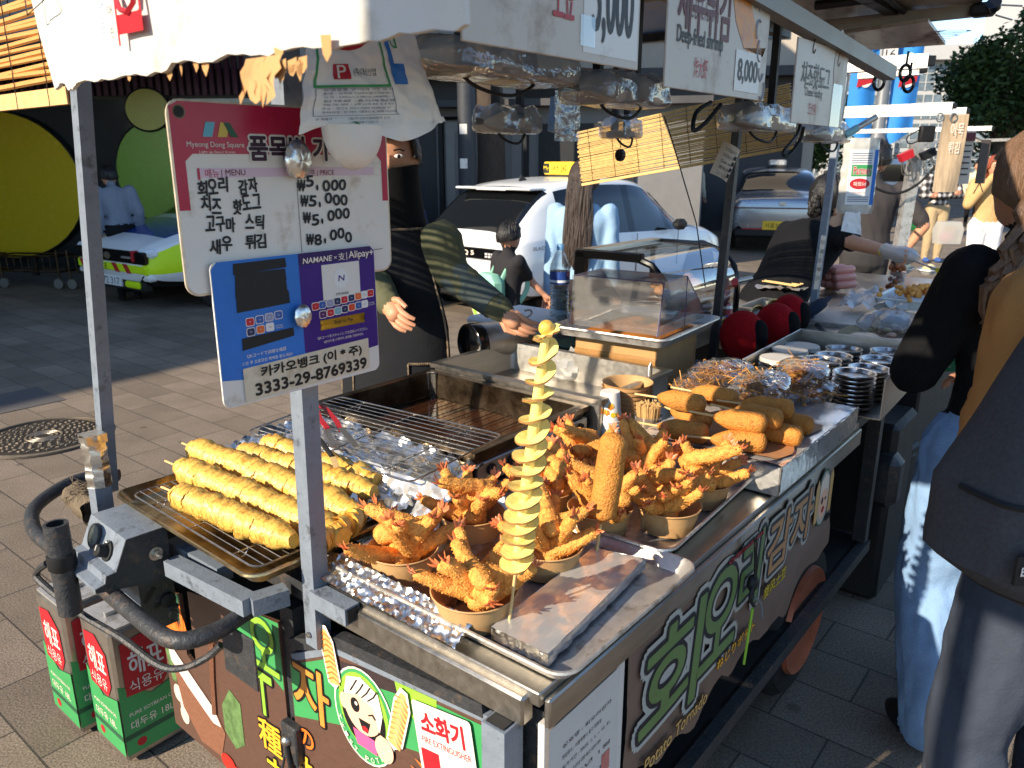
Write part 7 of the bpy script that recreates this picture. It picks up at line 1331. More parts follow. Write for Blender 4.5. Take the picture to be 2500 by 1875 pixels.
b = MB(); b.ell((-.02, -.21, .84), (.06, .022, .02), m_yel); b.ell((.0, -.225, .69), (.038, .02, .038), m_limec); b.build('badge', r2)
wy = 5.15; h = 1.60; wx = (1418 - 1250) / 1900 * wy; WX = WF((wx, wy, 0), -20); inv = WX.inverted()
person('woman with very long dark hair and pale denim jacket, back turned, near the taxi', WX, h, dict(lwr=L_(1338, 712, 5.1), lel=L_(1345, 640, 5.15)), top=c_den, bottom=c_gry, hair=m_hairb, hairdo=dict(len=.33, w=1.0, n=150), arm_w=1.02, body_w=1.2, face=False, wr=.006)
# --- people further off
c_tee = cloth('dark_grey_tee', (62, 58, 58)); c_tan = cloth('tan_trousers', (176, 152, 116)); c_bei = cloth('beige_jacket', (206, 190, 162)); c_blks = cloth('black_cloth', (20, 20, 22)); c_cam = cloth('camel_cardigan', (190, 156, 106)); c_wht = cloth('white_trousers', (222, 218, 216)); c_hood = cloth('grey_hoodie', (120, 128, 140))
def plaid():
    m = cloth('plaid_shirt', (150, 144, 138)); N = m.node_tree.nodes; L = m.node_tree.links; b = N['Principled BSDF']; tc = N.new('ShaderNodeTexCoord'); sp = N.new('ShaderNodeSeparateXYZ'); L.new(tc.outputs['Object'], sp.inputs[0]); prev = None
    for ax, f in (('X', 70), ('Z', 60)):
        a = N.new('ShaderNodeMath'); a.operation = 'MULTIPLY'; a.inputs[1].default_value = f; L.new(sp.outputs[ax], a.inputs[0]); s = N.new('ShaderNodeMath'); s.operation = 'SINE'; L.new(a.outputs[0], s.inputs[0])
        if prev: c = N.new('ShaderNodeMath'); c.operation = 'ADD'; L.new(prev, c.inputs[0]); L.new(s.outputs[0], c.inputs[1]); prev = c.outputs[0]
        else: prev = s.outputs[0]
    rp = N.new('ShaderNodeValToRGB'); rp.color_ramp.interpolation = 'CONSTANT'; rp.color_ramp.elements[0].color = lin((46, 44, 46)); rp.color_ramp.elements[1].position = .42; rp.color_ramp.elements[1].color = lin((120, 116, 114)); e = rp.color_ramp.elements.new(.75); e.color = lin((214, 208, 200)); mr = N.new('ShaderNodeMapRange'); mr.inputs[1].default_value = -2; mr.inputs[2].default_value = 2; L.new(prev, mr.inputs[0]); L.new(mr.outputs[0], rp.inputs[0]); L.new(rp.outputs[0], b.inputs['Base Color']); return m
c_pl = plaid(); m_blues = cloth('blue_trainers', (60, 90, 150))
person('man in a dark grey tee with hand on hip, back turned beyond the second stall', WF(((2105 - 1250) / 1900 * 5.9, 5.9, 0), -8), 1.74, dict(rel=(.21, -.05, .66), rwr=(.155, -.02, .55)), skin=m_skin2, top=c_tee, bottom=cloth('grey_trousers', (56, 54, 54)), sleeve='short', body_w=1.12, face=False)
person('man in a black and white plaid shirt with folded arms and tan trousers', WF(at(2270, 640, 0), 176), 1.7, dict(rel=(.17, .03, .63), rwr=(-.06, .11, .65), lel=(-.17, .03, .63), lwr=(.06, .12, .63)), top=c_pl, bottom=c_tan, shoe=m_blues, leg_w=1.2, arm_w=1.2)
rx = at_h(2430, 405, 9.6); r_, j, Xh, hr = person('red-haired woman in camel cardigan and white trousers touching her mouth', WF((rx.x, 9.6, 0), 170), 1.66, dict(rel=(.16, .05, .66), rwr=(.05, .13, .86), lel=(-.17, 0, .66), lwr=(-.2, .04, .5)), top=c_cam, bottom=c_wht, hair=m_hairr, hairdo=dict(len=.10, w=1.3, n=80), leg_w=1.35, arm_w=1.25, body_w=1.08)
b = MB()
for s in (-1, 1): b.tube([(s * hr * .38 + hr * .27 * math.cos(a * .6), hr * 1.14, hr * .05 + hr * .22 * math.sin(a * .6)) for a in range(11)], hr * .03, m_ink, X=Xh, n=4)
b.build('glasses', r_); b = MB(); b.box((-.06 * 1.66, .15, .60 * 1.66), (.08, .05, .15), mat('brown_leather', (110, 56, 34), .5, 0, .1), b=.008); b.tube([(-.1, .15, 1.07), (-.02, .12, 1.25), (.1, .09, 1.4)], .003, m_black); b.build('shoulder_bag', r_)
gb = at_h(2315, 560, 10.2); b = MB(); b.rings([[(x * s, y * s, z) for x, y in ((-.16, -.08), (.16, -.08), (.16, .08), (-.16, .08))] for z, s in ((-.18, .9), (0, 1), (.1, .8))], m_filmw); b.ell((-.0, 0, -.1), (.1, .06, .08), mat('pink_goods', (214, 130, 140), .6, 0, .1)); b.box((.02, 0, .0), (.12, .06, .1), m_kraft); o = b.build('carrier_bag', X=Matrix.Translation(gb)); tag(o, 'clear carrier bag of goods hanging beside the red-haired woman', 'bag')
bw_ = at(1690, 538, 0); person('woman in beige jacket and black skirt walking away down the side street', WF((4.1, 18.2, 0), -5), 1.62, dict(lkn=(-.05, .06, .29), lan=(-.05, -.04, .05), rwr=(.17, .0, .5)), top=c_bei, bottom=c_blks, legs='half', leg_w=1.25, face=False, arm_w=1.3, voxel=.018)
person('person in black walking beside the woman in the beige jacket', WF((3.75, 18.9, 0), 10), 1.66, top=c_blks, bottom=c_blks, face=False, voxel=.018)
person('person in a grey hoodie bending at the shop, behind the left post', WF((-4.55, 9.2, 0), 40), 1.62, dict(chest=(0, .06, .72), neck=(0, .1, .8), head=(0, .14, .88), lsh=(-.11, .08, .78), rsh=(.11, .08, .78)), top=c_hood, bottom=c_blks, face=False, arm_w=1.3, voxel=.018)
rr = random.Random(31)
for k, (px, lab, c) in enumerate(((2395, 'person in pale clothes in the far crowd, left end', c_bei), (2420, 'person in a white top in the far crowd', c_wht), (2445, 'person in grey in the middle of the far crowd', c_tee), (2470, 'person in dark blue in the far crowd, taller than the rest', cloth('navy_jacket', (34, 40, 62))), (2488, 'person in cream at the right edge of the far crowd', c_bei))):
    Y = 20 + 1.1 * (k % 3); q = at_h(px, 362 - (14 if k == 3 else 0), Y); person(lab, WF((q.x, Y, 0), 150 + 15 * k), 1.6 + .12 * (k == 3) + .03 * (k % 2), top=c, bottom=c_blks, voxel=.024, fingers=False, group='people in the far crowd')
# --- second stall's vendor bending over
h = 1.62; vy2 = 4.35; VX2 = WF(((1960 - 1250) / 1900 * vy2 - .05, vy2, 0), -60); inv = VX2.inverted()
r_, j, Xh, hr = person('second vendor in black with a gloved hand reaching over the trays', VX2, h, dict(hip=(0, -.10, .52), chest=(0, .03, .69), neck=(0, .10, .78), head=(0, .14, .87), lsh=(-.11, .07, .75), rsh=(.12, .07, .75), rwr=L_(2180, 617, 3.7), rel=L_(2080, 592, 4.0), lel=(-.16, .12, .62), lwr=(-.08, .24, .56), lhip=(-.05, -.1, .5), rhip=(.05, -.1, .5), lkn=(-.05, -.06, .28), rkn=(.05, -.06, .28)), skin=m_skin2, top=c_blks, bottom=c_blks, sleeve='short', body_w=1.35, face=False, hairdo=dict(len=.1, w=.5, tie=(0, -1.1, .3), n=60), voxel=.012)
b = MB(); w, e = j['rwr'], j['rel']; d = (w - e).normalized(); b.tube([w - d * .06, w - d * .03, w, w + d * .06, w + d * .11, w + d * .16], [.034, .036, .033, .04, .036, .012], m_filmw, n=12); b.v = [tuple(Vector(v) + Vector((1, 1, 1)) * .006 * fbm(v[0] * 60, v[1] * 60, v[2] * 60)) for v in b.v]; b.tube([w - d * .064, w - d * .056], [.031, .031], m_yel, n=12); b.build('plastic_glove', r_)
b = MB()
for P_ in ([(-.16, -.14, .66), (-.05, -.05, .95), (.03, .06, 1.2)], [(.14, -.12, .62), (.06, -.06, .9), (.0, .05, 1.2)], [(-.2, -.16, .82), (0, -.22, .80), (.2, -.12, .82)]): b.tube(cat_rom([Vector(p) + Vector((0, -.06, .0)) for p in P_], 9), [.007 + .004 * (k % 2) for k in range(19)], mat('woven_strap', (130, 124, 116), .6, .2, .5, 80) if 'woven_strap' not in bpy.data.materials else bpy.data.materials['woven_strap'], n=5)
b.build('apron_strap', r_)
wg = VX2 @ j['rwr']; t_ = thing('tongs', 'steel tongs with yellow tips held over the fried chicken', 'tongs', Matrix.Translation(wg) @ (at_h(2240, 640, 3.6) - wg).to_track_quat('X', 'Z').to_matrix().to_4x4())
b = MB()
for s in (-1, 1): b.box((.14, .0, .008 * s), (.2, .014, .003), m_steel, RY(3 * s))
b.build('arm', t_); b = MB(); b.rings([[(x, y * a, z * c) for y, z in ((-1, -1), (1, -1), (1, 1), (-1, 1))] for x, a, c in ((.22, .008, .008), (.25, .02, .014), (.32, .022, .008), (.33, .012, .004))], m_yel); b.build('tip', t_)
# --- the two customers close on the right
c_blkj = cloth('black_wool_jacket', (17, 17, 19), .15, .5, 160); c_lj = cloth('pale_blue_denim', (128, 158, 194), .2, .5, 190); c_cml = cloth('camel_wool', (172, 122, 70), .1, .5, 160); c_djn = cloth('slate_jeans', (58, 64, 76), .16, .45, 170); c_pack = cloth('dark_grey_melange', (66, 65, 67), .3, .4, 300, vs=160)
h = 1.66; py_ = 1.98; pxx = 1.33; PX = WF((pxx, py_, 0), 14); inv = PX.inverted()
PN = person('woman with a light brown ponytail in black jacket and pale wide jeans', PX, h, dict(head=(0, .03, .93), lan=(-.115, -.06, .04), lkn=(-.07, .03, .28), ran=(.06, .05, .04), lel=(-.15, .05, .64), lwr=(-.06, .16, .62), rel=(.15, .05, .64), rwr=(.1, .15, .6)), top=c_blkj, bottom=c_lj, hair=m_hairp, hairdo=dict(len=.19, w=1.5, tie=(-.75, -1.25, -.1), dx=-.35, n=200), leg_w=1.6, arm_w=1.25, body_w=1.15, voxel=.009, wr=.009, face=False)[0].name
b = MB(); b.tube([(.062 * math.cos(a * .393), -.005 + .058 * math.sin(a * .393), .845 * h + .012 * math.sin(a * .393)) for a in range(16)], .024, c_blkj, n=8, closed=True); b.build('collar', bpy.data.objects[PN])
h = 1.7; qy, qx = 1.36, 1.085; QX = WF((qx, qy, 0), 8)
r_, j, Xh, hr = person('customer in camel coat and slate jeans at the right edge, wearing the dark backpack', QX, h, dict(lsh=(-.095, 0, .8), lel=(-.118, .0, .64), lwr=(-.03, .12, .66), rel=(.16, .03, .66), rwr=(.1, .14, .58), lan=(-.075, 0, .04), lkn=(-.08, .01, .28), ran=(.075, .03, .04), head=(.05, .06, .93)), top=c_cml, bottom=c_djn, leg_w=1.25, arm_w=1.35, body_w=1.1, voxel=.009, wr=.008, face=False)
X0 = QX @ T(-.262, -.235, .25); r2 = thing('backpack', 'large dark grey melange backpack with a red and white patch at the right edge', 'backpack', X0)
def pk2(i, j_):
    a = 6.283 * j_; z_ = .70 + .62 * i; e = min(1, ((i + .02) * 7)) ** .5 * min(1, ((1.0 - i) * 3.2 + .02)) ** .5; q = 3.2; c, s = math.cos(a), math.sin(a); n = 1 + .035 * fbm(c * 2, s * 2, i * 5)
    return (.26 * max(0, i - .3) + (.215 - .05 * i) * e * n * abs(c) ** (2 / q) * (1 if c > 0 else -1), .11 * (.6 + .4 * e) * n * abs(s) ** (2 / q) * (1 if s > 0 else -1) * (1.1 - .25 * i), z_)
b = MB(); b.grid(pk2, 40, 56, c_pack); b.flatpoly([pk2(0, k / 56)[:2] for k in range(56)], c_pack, z=.7); b.build('pack_body', r2)
b = MB(); b.tube([tuple(Vector(pk2(.30, .5 + k / 40)) * 1.004) for k in range(21)], .005, m_black, n=5); b.tube([tuple(Vector(pk2(.06, .5 + k / 40)) * 1.002) for k in range(21)], .003, m_black, n=5); b.build('zipper', r2)
b = MB(); b.box((-.145, -.112, .81), (.085, .006, .045), m_black, b=.001); X = T(-.145, -.1155, .81) @ SIDE; b.disc(0, 0, .036, .017, m_maroon, X, .0); b.disc(0, 0, .034, .0155, m_black, X, .0004); b.text('EASTPAK', -.036, -.007, .036, .007, m_white, X, .0009, .02); b.build('brand_patch', r2)
# ================================================================= the next stall and the frames beyond it
S2 = thing('second_stall', 'neighbouring food stall with grey post, steel counter and market frame', 'food stall', CF(0, 0, 0))
b = MB(); b.box((3.75, .55, .84), (2.3, 1.2, .04), m_steel, b=.004); b.build('counter', S2)
b = MB(); b.box((3.75, .6, .42), (2.2, 1.1, .8), m_black, b=.01); b.build('counter_body', S2)
q = lv(1985, 735, .62); q2 = lv(2022, 470, .62); b = MB(); b.tube([(q.x, .62, .8), (q.x + (q2.x - q.x) * 2.2, .62, 2.0)], .015, m_paint, square=True); b.build('post', S2)
b = MB(); n_ = lv(1985, 640, .60); b.rect(-.035, -.12, .035, .12, m_signw, T(n_.x - .0, n_.y - .03, n_.z) @ SIDE @ RZ(-7))
for k, s_ in enumerate(('치즈', '5,000', '핫도그', '4,000', '감자')): b.text(s_, -.028, .08 - .04 * k, .028, .1 - .04 * k, m_ink, T(n_.x, n_.y - .031, n_.z) @ SIDE @ RZ(-7))
o = b.build('price_slip', X=CF(0, 0, 0)); tag(o, 'narrow paper price slip taped to the grey post of the second stall', 'note')
def put(px, py, z, rot=0): p = lz(px, py, z); return CF(p.x, p.y, z, rot)
b = MB(); b.box((0, 0, -.13), (.34, .26, .26), m_signw, b=.004); b.box((-.02, -.132, -.06), (.09, .004, .025), m_black, b=.002); b.text('이슬', -.08, -.15, .0, -.10, m_ink, T(0, -.1325, 0) @ SIDE); b.text('상추', .0, -.22, .08, -.17, m_ink, T(0, -.1325, 0) @ SIDE); o = b.build('carton', X=put(2065, 775, .88, 4)); tag(o, 'grey white carton with a slot handle at the second stall, under the sausages', 'carton')
b = MB(); basin(b, .34, .3, .2, .02, .15, m_steel, T(0, 0, -.2)); o = b.build('steel_tub', X=put(1900, 745, .93, 0)); tag(o, 'deep steel tub behind the red plush cushions', 'tub')
b = MB(); b.grid(lambda i, j: ((i - .5) * .3, (j - .5) * .24, .02 + .02 * fbm(i * 5, j * 5)), 12, 12, m_steel2, flat=True); 
for k in range(7): b.tube([(-.14 + .035 * k, -.1, .04), (-.1 + .035 * k, .1, .045)], .003, m_bamboo, n=5)
o = b.build('skewer_tray', X=put(1920, 705, .93, 0)); tag(o, 'tray of wooden skewers under plastic beside the sausages', 'tray')
m_saus = mat('pink_sausage', (222, 146, 130), .4, 0, .06, 20, .05, 80, sss=.1); k = 0; S0 = lz(2050, 700, .9)
for row in range(3):
    for c in range(3 - (row == 2)):
        b = MB(); r = .024; L = .17; b.rings([[(x, r * e * math.cos(6.283 * a / 14), r * e * math.sin(6.283 * a / 14)) for a in range(14)] for x, e in ((-L / 2, .1), (-L / 2 + .006, .7), (-L / 2 + .02, 1), (0, 1.03), (L / 2 - .02, 1), (L / 2 - .006, .7), (L / 2, .1))], m_saus); o = b.build('sausage', X=CF(S0.x + .0 + .02 * c, S0.y + .05 * c - .03 + .01 * row, .915 + .042 * row, -25 + 3 * c)); k += 1
        tag(o, ('thick pink sausage in the bottom layer of the sausage stack', 'thick pink sausage in the middle layer of the sausage stack', 'thick pink sausage on top of the sausage stack')[row], 'sausage', ('bottom sausages', 'middle sausages', 'top sausages')[row])
r_ = thing('food_tray', 'white tray heaped with orange fried chicken at the second stall', 'tray', put(2245, 735, .93, 0)); b = MB(); pan(b, .42, .34, .05, m_whitep, T(0, 0, -.02)); b.build('tray_dish', r_); rr = random.Random(2); b = MB()
for k in range(70): a = Vector((rr.gauss(0, .07), rr.gauss(0, .06), .03 + abs(rr.gauss(0, .018)))); b.ell(a, (rr.uniform(.014, .026), rr.uniform(.01, .016), rr.uniform(.01, .016)), m_crumb, n=8, k=6)
o = b.build('chicken_pieces', r_); o['kind'] = 'stuff'
b = MB(); b.rings([[(x * s, y * s * .8, z) for x, y in rrect(-.19, -.15, .19, .15, .04)] for z, s in ((0, 1), (-.02, .98), (-.09, .8), (-.11, .6))], mat('cream_metal', (210, 200, 172), .35, .2, .1, 12)); o = b.build('gas_burner', X=put(2245, 790, .88, 0)); tag(o, 'cream metal burner housing under the fried chicken tray', 'burner')
for n, (px, py, lab) in enumerate(((2205, 665, 'tray of sliced pale rolls, left of the pair beyond the cup'), (2265, 668, 'tray of sliced pale rolls, right of the pair beyond the cup'))):
    r_ = thing('roll_tray', lab, 'tray', put(px, py, .92, 0), 'trays of sliced rolls'); b = MB(); pan(b, .17, .12, .03, m_steel2, T(0, 0, 0)); b.build('tray_dish', r_)
    for k in range(6): b = MB(); b.lathe([(.0001, -.008), (.028, -.008), (.028, .008), (.0001, .008)], mat('pale_roll', (214, 200, 156), .6, 0, .12, 40) if 'pale_roll' not in bpy.data.materials else bpy.data.materials['pale_roll'], 14, T(-.06 + .023 * k, 0, .026) @ RY(70)); b.build('slice', r_)
r_ = thing('snack_cup', 'clear cup of brown fried snacks standing at the second stall', 'cup', put(2185, 712, .90)); b = MB(); b.lathe([(.035, 0), (.045, .11), (.046, .112)], m_pet, 22); b.build('cup_wall', r_); b = MB()
for k in range(26): b.ell((rr.gauss(0, .018), rr.gauss(0, .018), rr.uniform(.015, .15)), (.018, .013, .015), mat('brown_snack', (150, 80, 36), .5, 0, .3, 60) if 'brown_snack' not in bpy.data.materials else bpy.data.materials['brown_snack'], n=8, k=6)
o = b.build('snack_fill', r_); o['kind'] = 'stuff'
b = MB(); b.lathe([(.03, 0), (.034, .1), (.001, .1)], m_blackg, 18); o = b.build('black_tumbler', X=put(2186, 668, .93)); tag(o, 'black tumbler behind the clear snack cup', 'cup')
m_bask = mat('woven_basket', (150, 132, 96), .7, 0, .3, 60, .5, 120); r_ = thing('basket', 'round woven basket with green underside holding bagged snacks', 'basket', put(2235, 835, .86)); b = MB(); b.lathe([(.001, -.05), (.24, -.03), (.3, .0), (.305, .02), (.295, .02), (.23, -.02), (.001, -.035)], m_bask, 44, caps=False); b.build('weave', r_)
b = MB(); b.lathe([(.26, -.06), (.312, .006), (.308, .012)], mat('green_cloth', (26, 96, 66), .7, 0, .1), 44, caps=False); b.build('green_rim', r_)
for k in range(7):
    b = MB(); b.grid(lambda i, j: (.1 * math.sin(math.pi * i) * math.cos(6.283 * j) * (1 + .2 * fbm(i * 4, j * 5, k)), .08 * math.sin(math.pi * i) * math.sin(6.283 * j), .05 - .05 * math.cos(math.pi * i) + .01 * fbm(i * 6, j * 6, k)), 10, 16, m_film, flat=True); o = b.build('snack_packet', X=put(2235, 835, .88) @ RZ(51 * k) @ T(.13 * (k > 0), 0, .01 * k)); tag(o, 'crinkled clear packet lying in the woven basket', 'packet', 'clear packets in the basket')
    b = MB(); 
    for c in range(9): b.ell((rr.gauss(0, .04), rr.gauss(0, .03), .035 + rr.gauss(0, .008)), (.022, .016, .01), bpy.data.materials['pale_roll'] if c % 2 else mat('mauve_snack', (186, 150, 130), .6, 0, .2, 40) if 'mauve_snack' not in bpy.data.materials else bpy.data.materials['mauve_snack'], n=8, k=6)
    c_ = b.build('packet_fill', o); c_['kind'] = 'stuff'
b = MB(); b.grid(lambda i, j: ((i - .5) * .5, (j - .5) * .3, .03 + .045 * fbm(i * 5, j * 4)), 26, 18, m_filmw, flat=True); o = b.build('plastic_sheet', X=put(2140, 745, .9, 10)); tag(o, 'crumpled clear plastic sheet over the second stall counter', 'plastic sheet')
# gas torch, tins, umbrella
r_ = thing('gas_torch', 'red gas torch standing behind the tin row', 'gas torch', put(1765, 800, .90, -20)); b = MB(); b.lathe([(.001, -.02), (.034, -.02), (.034, .09), (.02, .11), (.012, .115)], m_red, 22); b.lathe([(.0345, .02), (.0345, .06)], m_blue, 22, caps=False); b.lathe([(.035, .088), (.03, .1)], m_steel, 22); b.build('canister', r_)
b = MB(); b.box((0, 0, .16), (.04, .03, .09), m_red, b=.008); b.box((.02, 0, .195), (.09, .032, .04), m_red, b=.01); b.box((-.01, 0, .14), (.03, .026, .03), m_white, b=.004); b.build('head', r_); b = MB(); b.tube([(.06, 0, .198), (.15, 0, .206)], .011, m_steel, n=12); b.build('nozzle', r_)
for k in range(4):
    p = lz(1780 + 38 * k, 800 - 16 * k, .93); r_ = thing('tin_holder', 'round open tin lying in the slanted row, %s' % ('nearest the cover', 'second from the cover', 'third from the cover', 'furthest from the cover')[k], 'tin', CF(p.x, p.y, .93, -50) @ RX(62), 'tins in a slanted row'); b = MB(); b.lathe([(.001, -.06), (.044, -.06), (.044, .0), (.046, .002), (.041, 0), (.041, -.05), (.001, -.05)], mat('gold_tin', (176, 150, 104), .3, .9, .1, 20) if 'gold_tin' not in bpy.data.materials else bpy.data.materials['gold_tin'], 26, caps=False); b.build('tin_wall', r_); b = MB(); b.ell((0, 0, -.03), (.036, .036, .02), m_filmw, n=12, k=8); b.build('bagged_filling', r_)
b = MB(); b.box((0, 0, -.03), (.34, .06, .09), m_signw, b=.004); o = b.build('tin_stand', X=put(1830, 800, .9, -28)); tag(o, 'grey stand board behind the slanted tins', 'stand')
b = MB(); A, B_ = lz(1965, 770, .92), lz(2015, 735, .96); d = (B_ - A); b.tube([A + d * t for t in (0, .15, .5, .85, 1, 1.25)], [.014, .024, .03, .026, .014, .008], cloth('navy_nylon', (30, 38, 54)), n=9); o = b.build('folded_umbrella', X=CF(0, 0, 0)); tag(o, 'folded navy umbrella leaning beside the grey carton', 'umbrella')
b = MB(); b.tube(cat_rom([lz(x, y, .86) for x, y in ((1962, 770), (1985, 785), (2010, 810), (2015, 840))], 5), .014, m_paintd); o = b.build('metal_handle', X=CF(0, 0, 0)); tag(o, 'curved dark metal handle beside the red plush cushions', 'handle')
# black cool box on the ground at the cart's far end
A = at(1985, 1335, 0); r_ = thing('cool_box', 'large black lidded box with steel latch on the paving at the cart end', 'box', WF((1.43, 3.12, 0), 40)); b = MB(); b.box((0, 0, .21), (.40, .42, .42), m_black, b=.015); b.build('box_body', r_); b = MB(); b.box((0, 0, .44), (.42, .44, .05), m_black, b=.015); b.build('lid', r_); b = MB(); b.box((-.0, -.222, .40), (.05, .008, .10), m_steel, b=.002); b.build('latch', r_)
b = MB(); A = lz(1995, 1150, .3); b.box((2.25, .3, .35), (.3, .6, .7), m_black, b=.02); b.box((2.1, .02, .5), (.12, .1, .2), m_paintd, b=.03); o = b.build('under_shelf_crate', X=CF(0, 0, 0)); tag(o, 'dark crate in the shade below the steel plate box', 'crate')
# ---------------------------------------------------------------- glove bag and oil tins
p = lv(2068, 440, .66); r_ = thing('glove_bag', 'plastic glove bag with green and red label hanging on the grey post', 'bag', CF(p.x - .03, p.y - .06, p.z) @ RZ(-58)); b = MB()
b.grid(lambda i, j: ((i - .5) * .17 * (1 - .25 * max(0, j - .75) * 3) + .008 * fbm(i * 4, j * 5), -.03 * (4 * i * (1 - i)) ** .5 + .004 * fbm(i * 6, j * 7), .20 - .36 * j), 22, 30, m_filmw, thick=.001); b.grid(lambda i, j: ((i - .5) * .17 + .008 * fbm(i * 4, j * 5), .03 * (4 * i * (1 - i)) ** .5, .20 - .36 * j), 12, 16, m_filmw); b.build('film', r_)
X = T(0, -.034, 0) @ SIDE; b = MB(); b.rect(-.06, -.115, .07, .145, m_whitep, X, 0); b.rect(.055, -.115, .072, .145, m_blue, X, .0005); b.rect(-.045, .02, .05, .075, m_green, X, .0008); b.btext('Partner', -.035, .03, .045, .066, m_white, X, .0012, .0022, 6); b.btext('Partner', -.035, .03, .045, .066, m_red, X, .0018, .0006, 5); b.disc(.0, -.015, .047, .026, m_red, X, .0008); b.text('파트너', -.03, -.026, .03, -.005, m_white, X, .0014, .015); b.text('P (주)대성산업', -.03, -.062, .03, -.052, m_red, X, .0008)
for k in range(5): b.rect(-.05, .082 + .011 * k, .045, .086 + .011 * k, m_pr, X, .0008)
for k in range(3): b.rect(-.05, -.10 + .01 * k, .05, -.096 + .01 * k, m_pr, X, .0008)
b.build('label', r_); b = MB(); b.grid(lambda i, j: (-.05 + .07 * i + .03 * (j) * (i - .6), -.03 - .02 * j + .01 * fbm(i * 5, j * 5), -.15 - .09 * j - .02 * i * j), 10, 12, m_bagw, thick=.001); b.build('loose_end', r_)
r0 = lz(230, 1560, .3)
for k, (u, v, lab) in enumerate(((-.01, 1.33, 'oil tin with red and green print standing behind the brake rod, left'), (.05, 1.18, 'oil tin with red and green print beside the end panel, right'))):
    r_ = thing('oil_tin', lab, 'oil tin', CF(.0 + .03 * k, 1.66 - .215 * k, .0) @ SCL(1.1, 1.1, 1.06), 'cooking oil tins'); m_tin = mat('bare_tin', (170, 160, 148), .3, .8, .15, 12) if k == 0 else m_tin; b = MB(); b.box((0, 0, .2), (.16, .16, .38), m_tin, b=.008); b.box((0, 0, .392), (.15, .15, .006), m_steel2); b.box((-.02, 0, .40), (.06, .012, .012), m_steel2)
    for X in (T(-.0815, 0, 0) @ END, T(0, -.0815, 0) @ SIDE):
        b.rect(-.078, .03, .078, .17, m_green, X, 0); b.flatpoly([(-.078, .17), (.078, .17), (.078, .20), (.0, .18), (-.078, .24)], m_green, X, .0003); b.flatpoly([(-.06, .20), (.03, .19), (.055, .23), (.05, .32), (.0, .36), (-.06, .35)], m_red, X, .0006); b.btext('해표', -.045, .25, .04, .32, m_white, X, .0012, .001, 5); b.text('식용유', -.05, .205, .035, .24, m_white, X, .0012); b.text('대두유 18L', -.06, .10, .05, .125, m_cream, X, .0006); b.rect(-.078, .075, .078, .09, m_greend, X, .0004); b.disc(-.04, .055, .012, .012, m_red, X, .0006); b.text('PURE SOYBEAN OIL', -.06, .14, .06, .15, m_cream, X, .0006)
    b.build('tin_body', r_)
b = MB()
for k in range(9): b.box((0, 0, .03 + .032 * k), (.5, .34, .014), m_green, b=.003)
for x in (-.24, -.08, .08, .24):
    for y in (-.165, .165): b.box((x, y, .155), (.02, .012, .3), m_green)
o = b.build('plastic_crate', X=WF(at(2233, 562, 0), 5)); tag(o, 'slatted green plastic crate on the paving by the plaid man', 'crate'); b = MB(); b.ell((0, 0, .33), (.2, .12, .08), cloth('brown_sacking', (120, 110, 96))); b.build('contents', o)
# ---------------------------------------------------------------- market frames beyond
def frames(name, lab, bars, zz, posts, group='steel market frames'):
    r_ = thing(name, lab, 'frame', WF((0, 0, 0)), group)
    for A, B_ in bars: b = MB(); b.tube([at(*A, zz), at(*B_, zz)], .028, m_steel2 if name else m_steel, square=True); b.box(tuple(at(*B_, zz)), (.04, .04, .04), m_black, b=.003); b.build('bar', r_)
    for A, z0, B_, z1 in posts: b = MB(); b.tube([at(*A, z0), at(*B_, z1)], .026, m_steel2, square=True); b.build('upright', r_)
    return r_
frames('market_frame', 'steel frame bars end nearest the camera, with black end clamps', [((2060, 162), (2268, 149)), ((2100, 178), (2250, 167))], 2.0, [])
fr = frames('market_frame', 'steel frame with two long bars across the lamp post banners', [((2000, 272), (2327, 259)), ((2010, 282), (2360, 271))], 2.0, [])
fr3 = frames('market_frame', 'lower steel frame behind the hanging menus, with slanting upright', [((2050, 322), (2422, 313)), ((2050, 345), (2290, 347)), ((2350, 344), (2470, 341))], 2.0, [((2346, 312), 2.0, (2415, 350), 2.0)])
Y3 = at(2238, 350, 2.0).y * .55
b = MB(); A, B_ = aty(2240, 350, 5.4), aty(2196, 610, 5.4); b.tube([B_, A], .035, m_steel2, square=True); b.tube([A, aty(2268, 345, 5.4)], .03, m_steel2, square=True); o = b.build('frame_upright', X=Matrix.Identity(4)); tag(o, 'slanting steel upright between the grey tee man and the plaid man', 'frame')
r_ = thing('hanging_menu', 'wood patterned hanging menu strip in front of the plaid man', 'sign', WF(aty(2320, 375, 5.0))); b = MB(); b.grid(lambda i, j: ((i - .5) * .15, .01 * math.sin(i * 4 + j * 3), .23 - .46 * j), 8, 12, mat('wood_print', (176, 152, 122), .5, 0, .3, 6, stretch=(8, 1, 1)), thick=.002); b.text('어묵', -.03, .1, .05, .18, m_cream, T(0, -.02, 0) @ SIDE); b.text('튀김', -.03, -.0, .04, .07, m_cream, T(0, -.02, 0) @ SIDE); b.build('menu_strip', r_)
for px in (2295, 2328): b = MB(); q = aty(px, 287, 5.0); b.tube([q + Vector((.02 * math.cos(a * .524), 0, .025 * math.sin(a * .524))) for a in range(12)], .005, m_steel, closed=True, n=6); o = b.build('hanging_ring', X=Matrix.Identity(4)); tag(o, 'steel ring holding the wood patterned menu strip', 'ring', 'steel rings of the menu strip')
b = MB(); b.grid(lambda i, j: ((i - .5) * .075, .006 * math.sin(j * 5), .16 - .32 * j), 4, 8, m_signw, thick=.001); b.rect(-.035, .10, .035, .15, m_maroon, T(0, -.012, 0) @ SIDE)
for k in range(6): b.rect(-.028, .07 - .035 * k, .02, .078 - .035 * k, m_ink, T(0, -.012, 0) @ SIDE)
o = b.build('hanging_menu', X=WF(aty(2358, 385, 5.1))); tag(o, 'narrow white menu sheet with maroon top hanging right of the wood strip', 'sign')
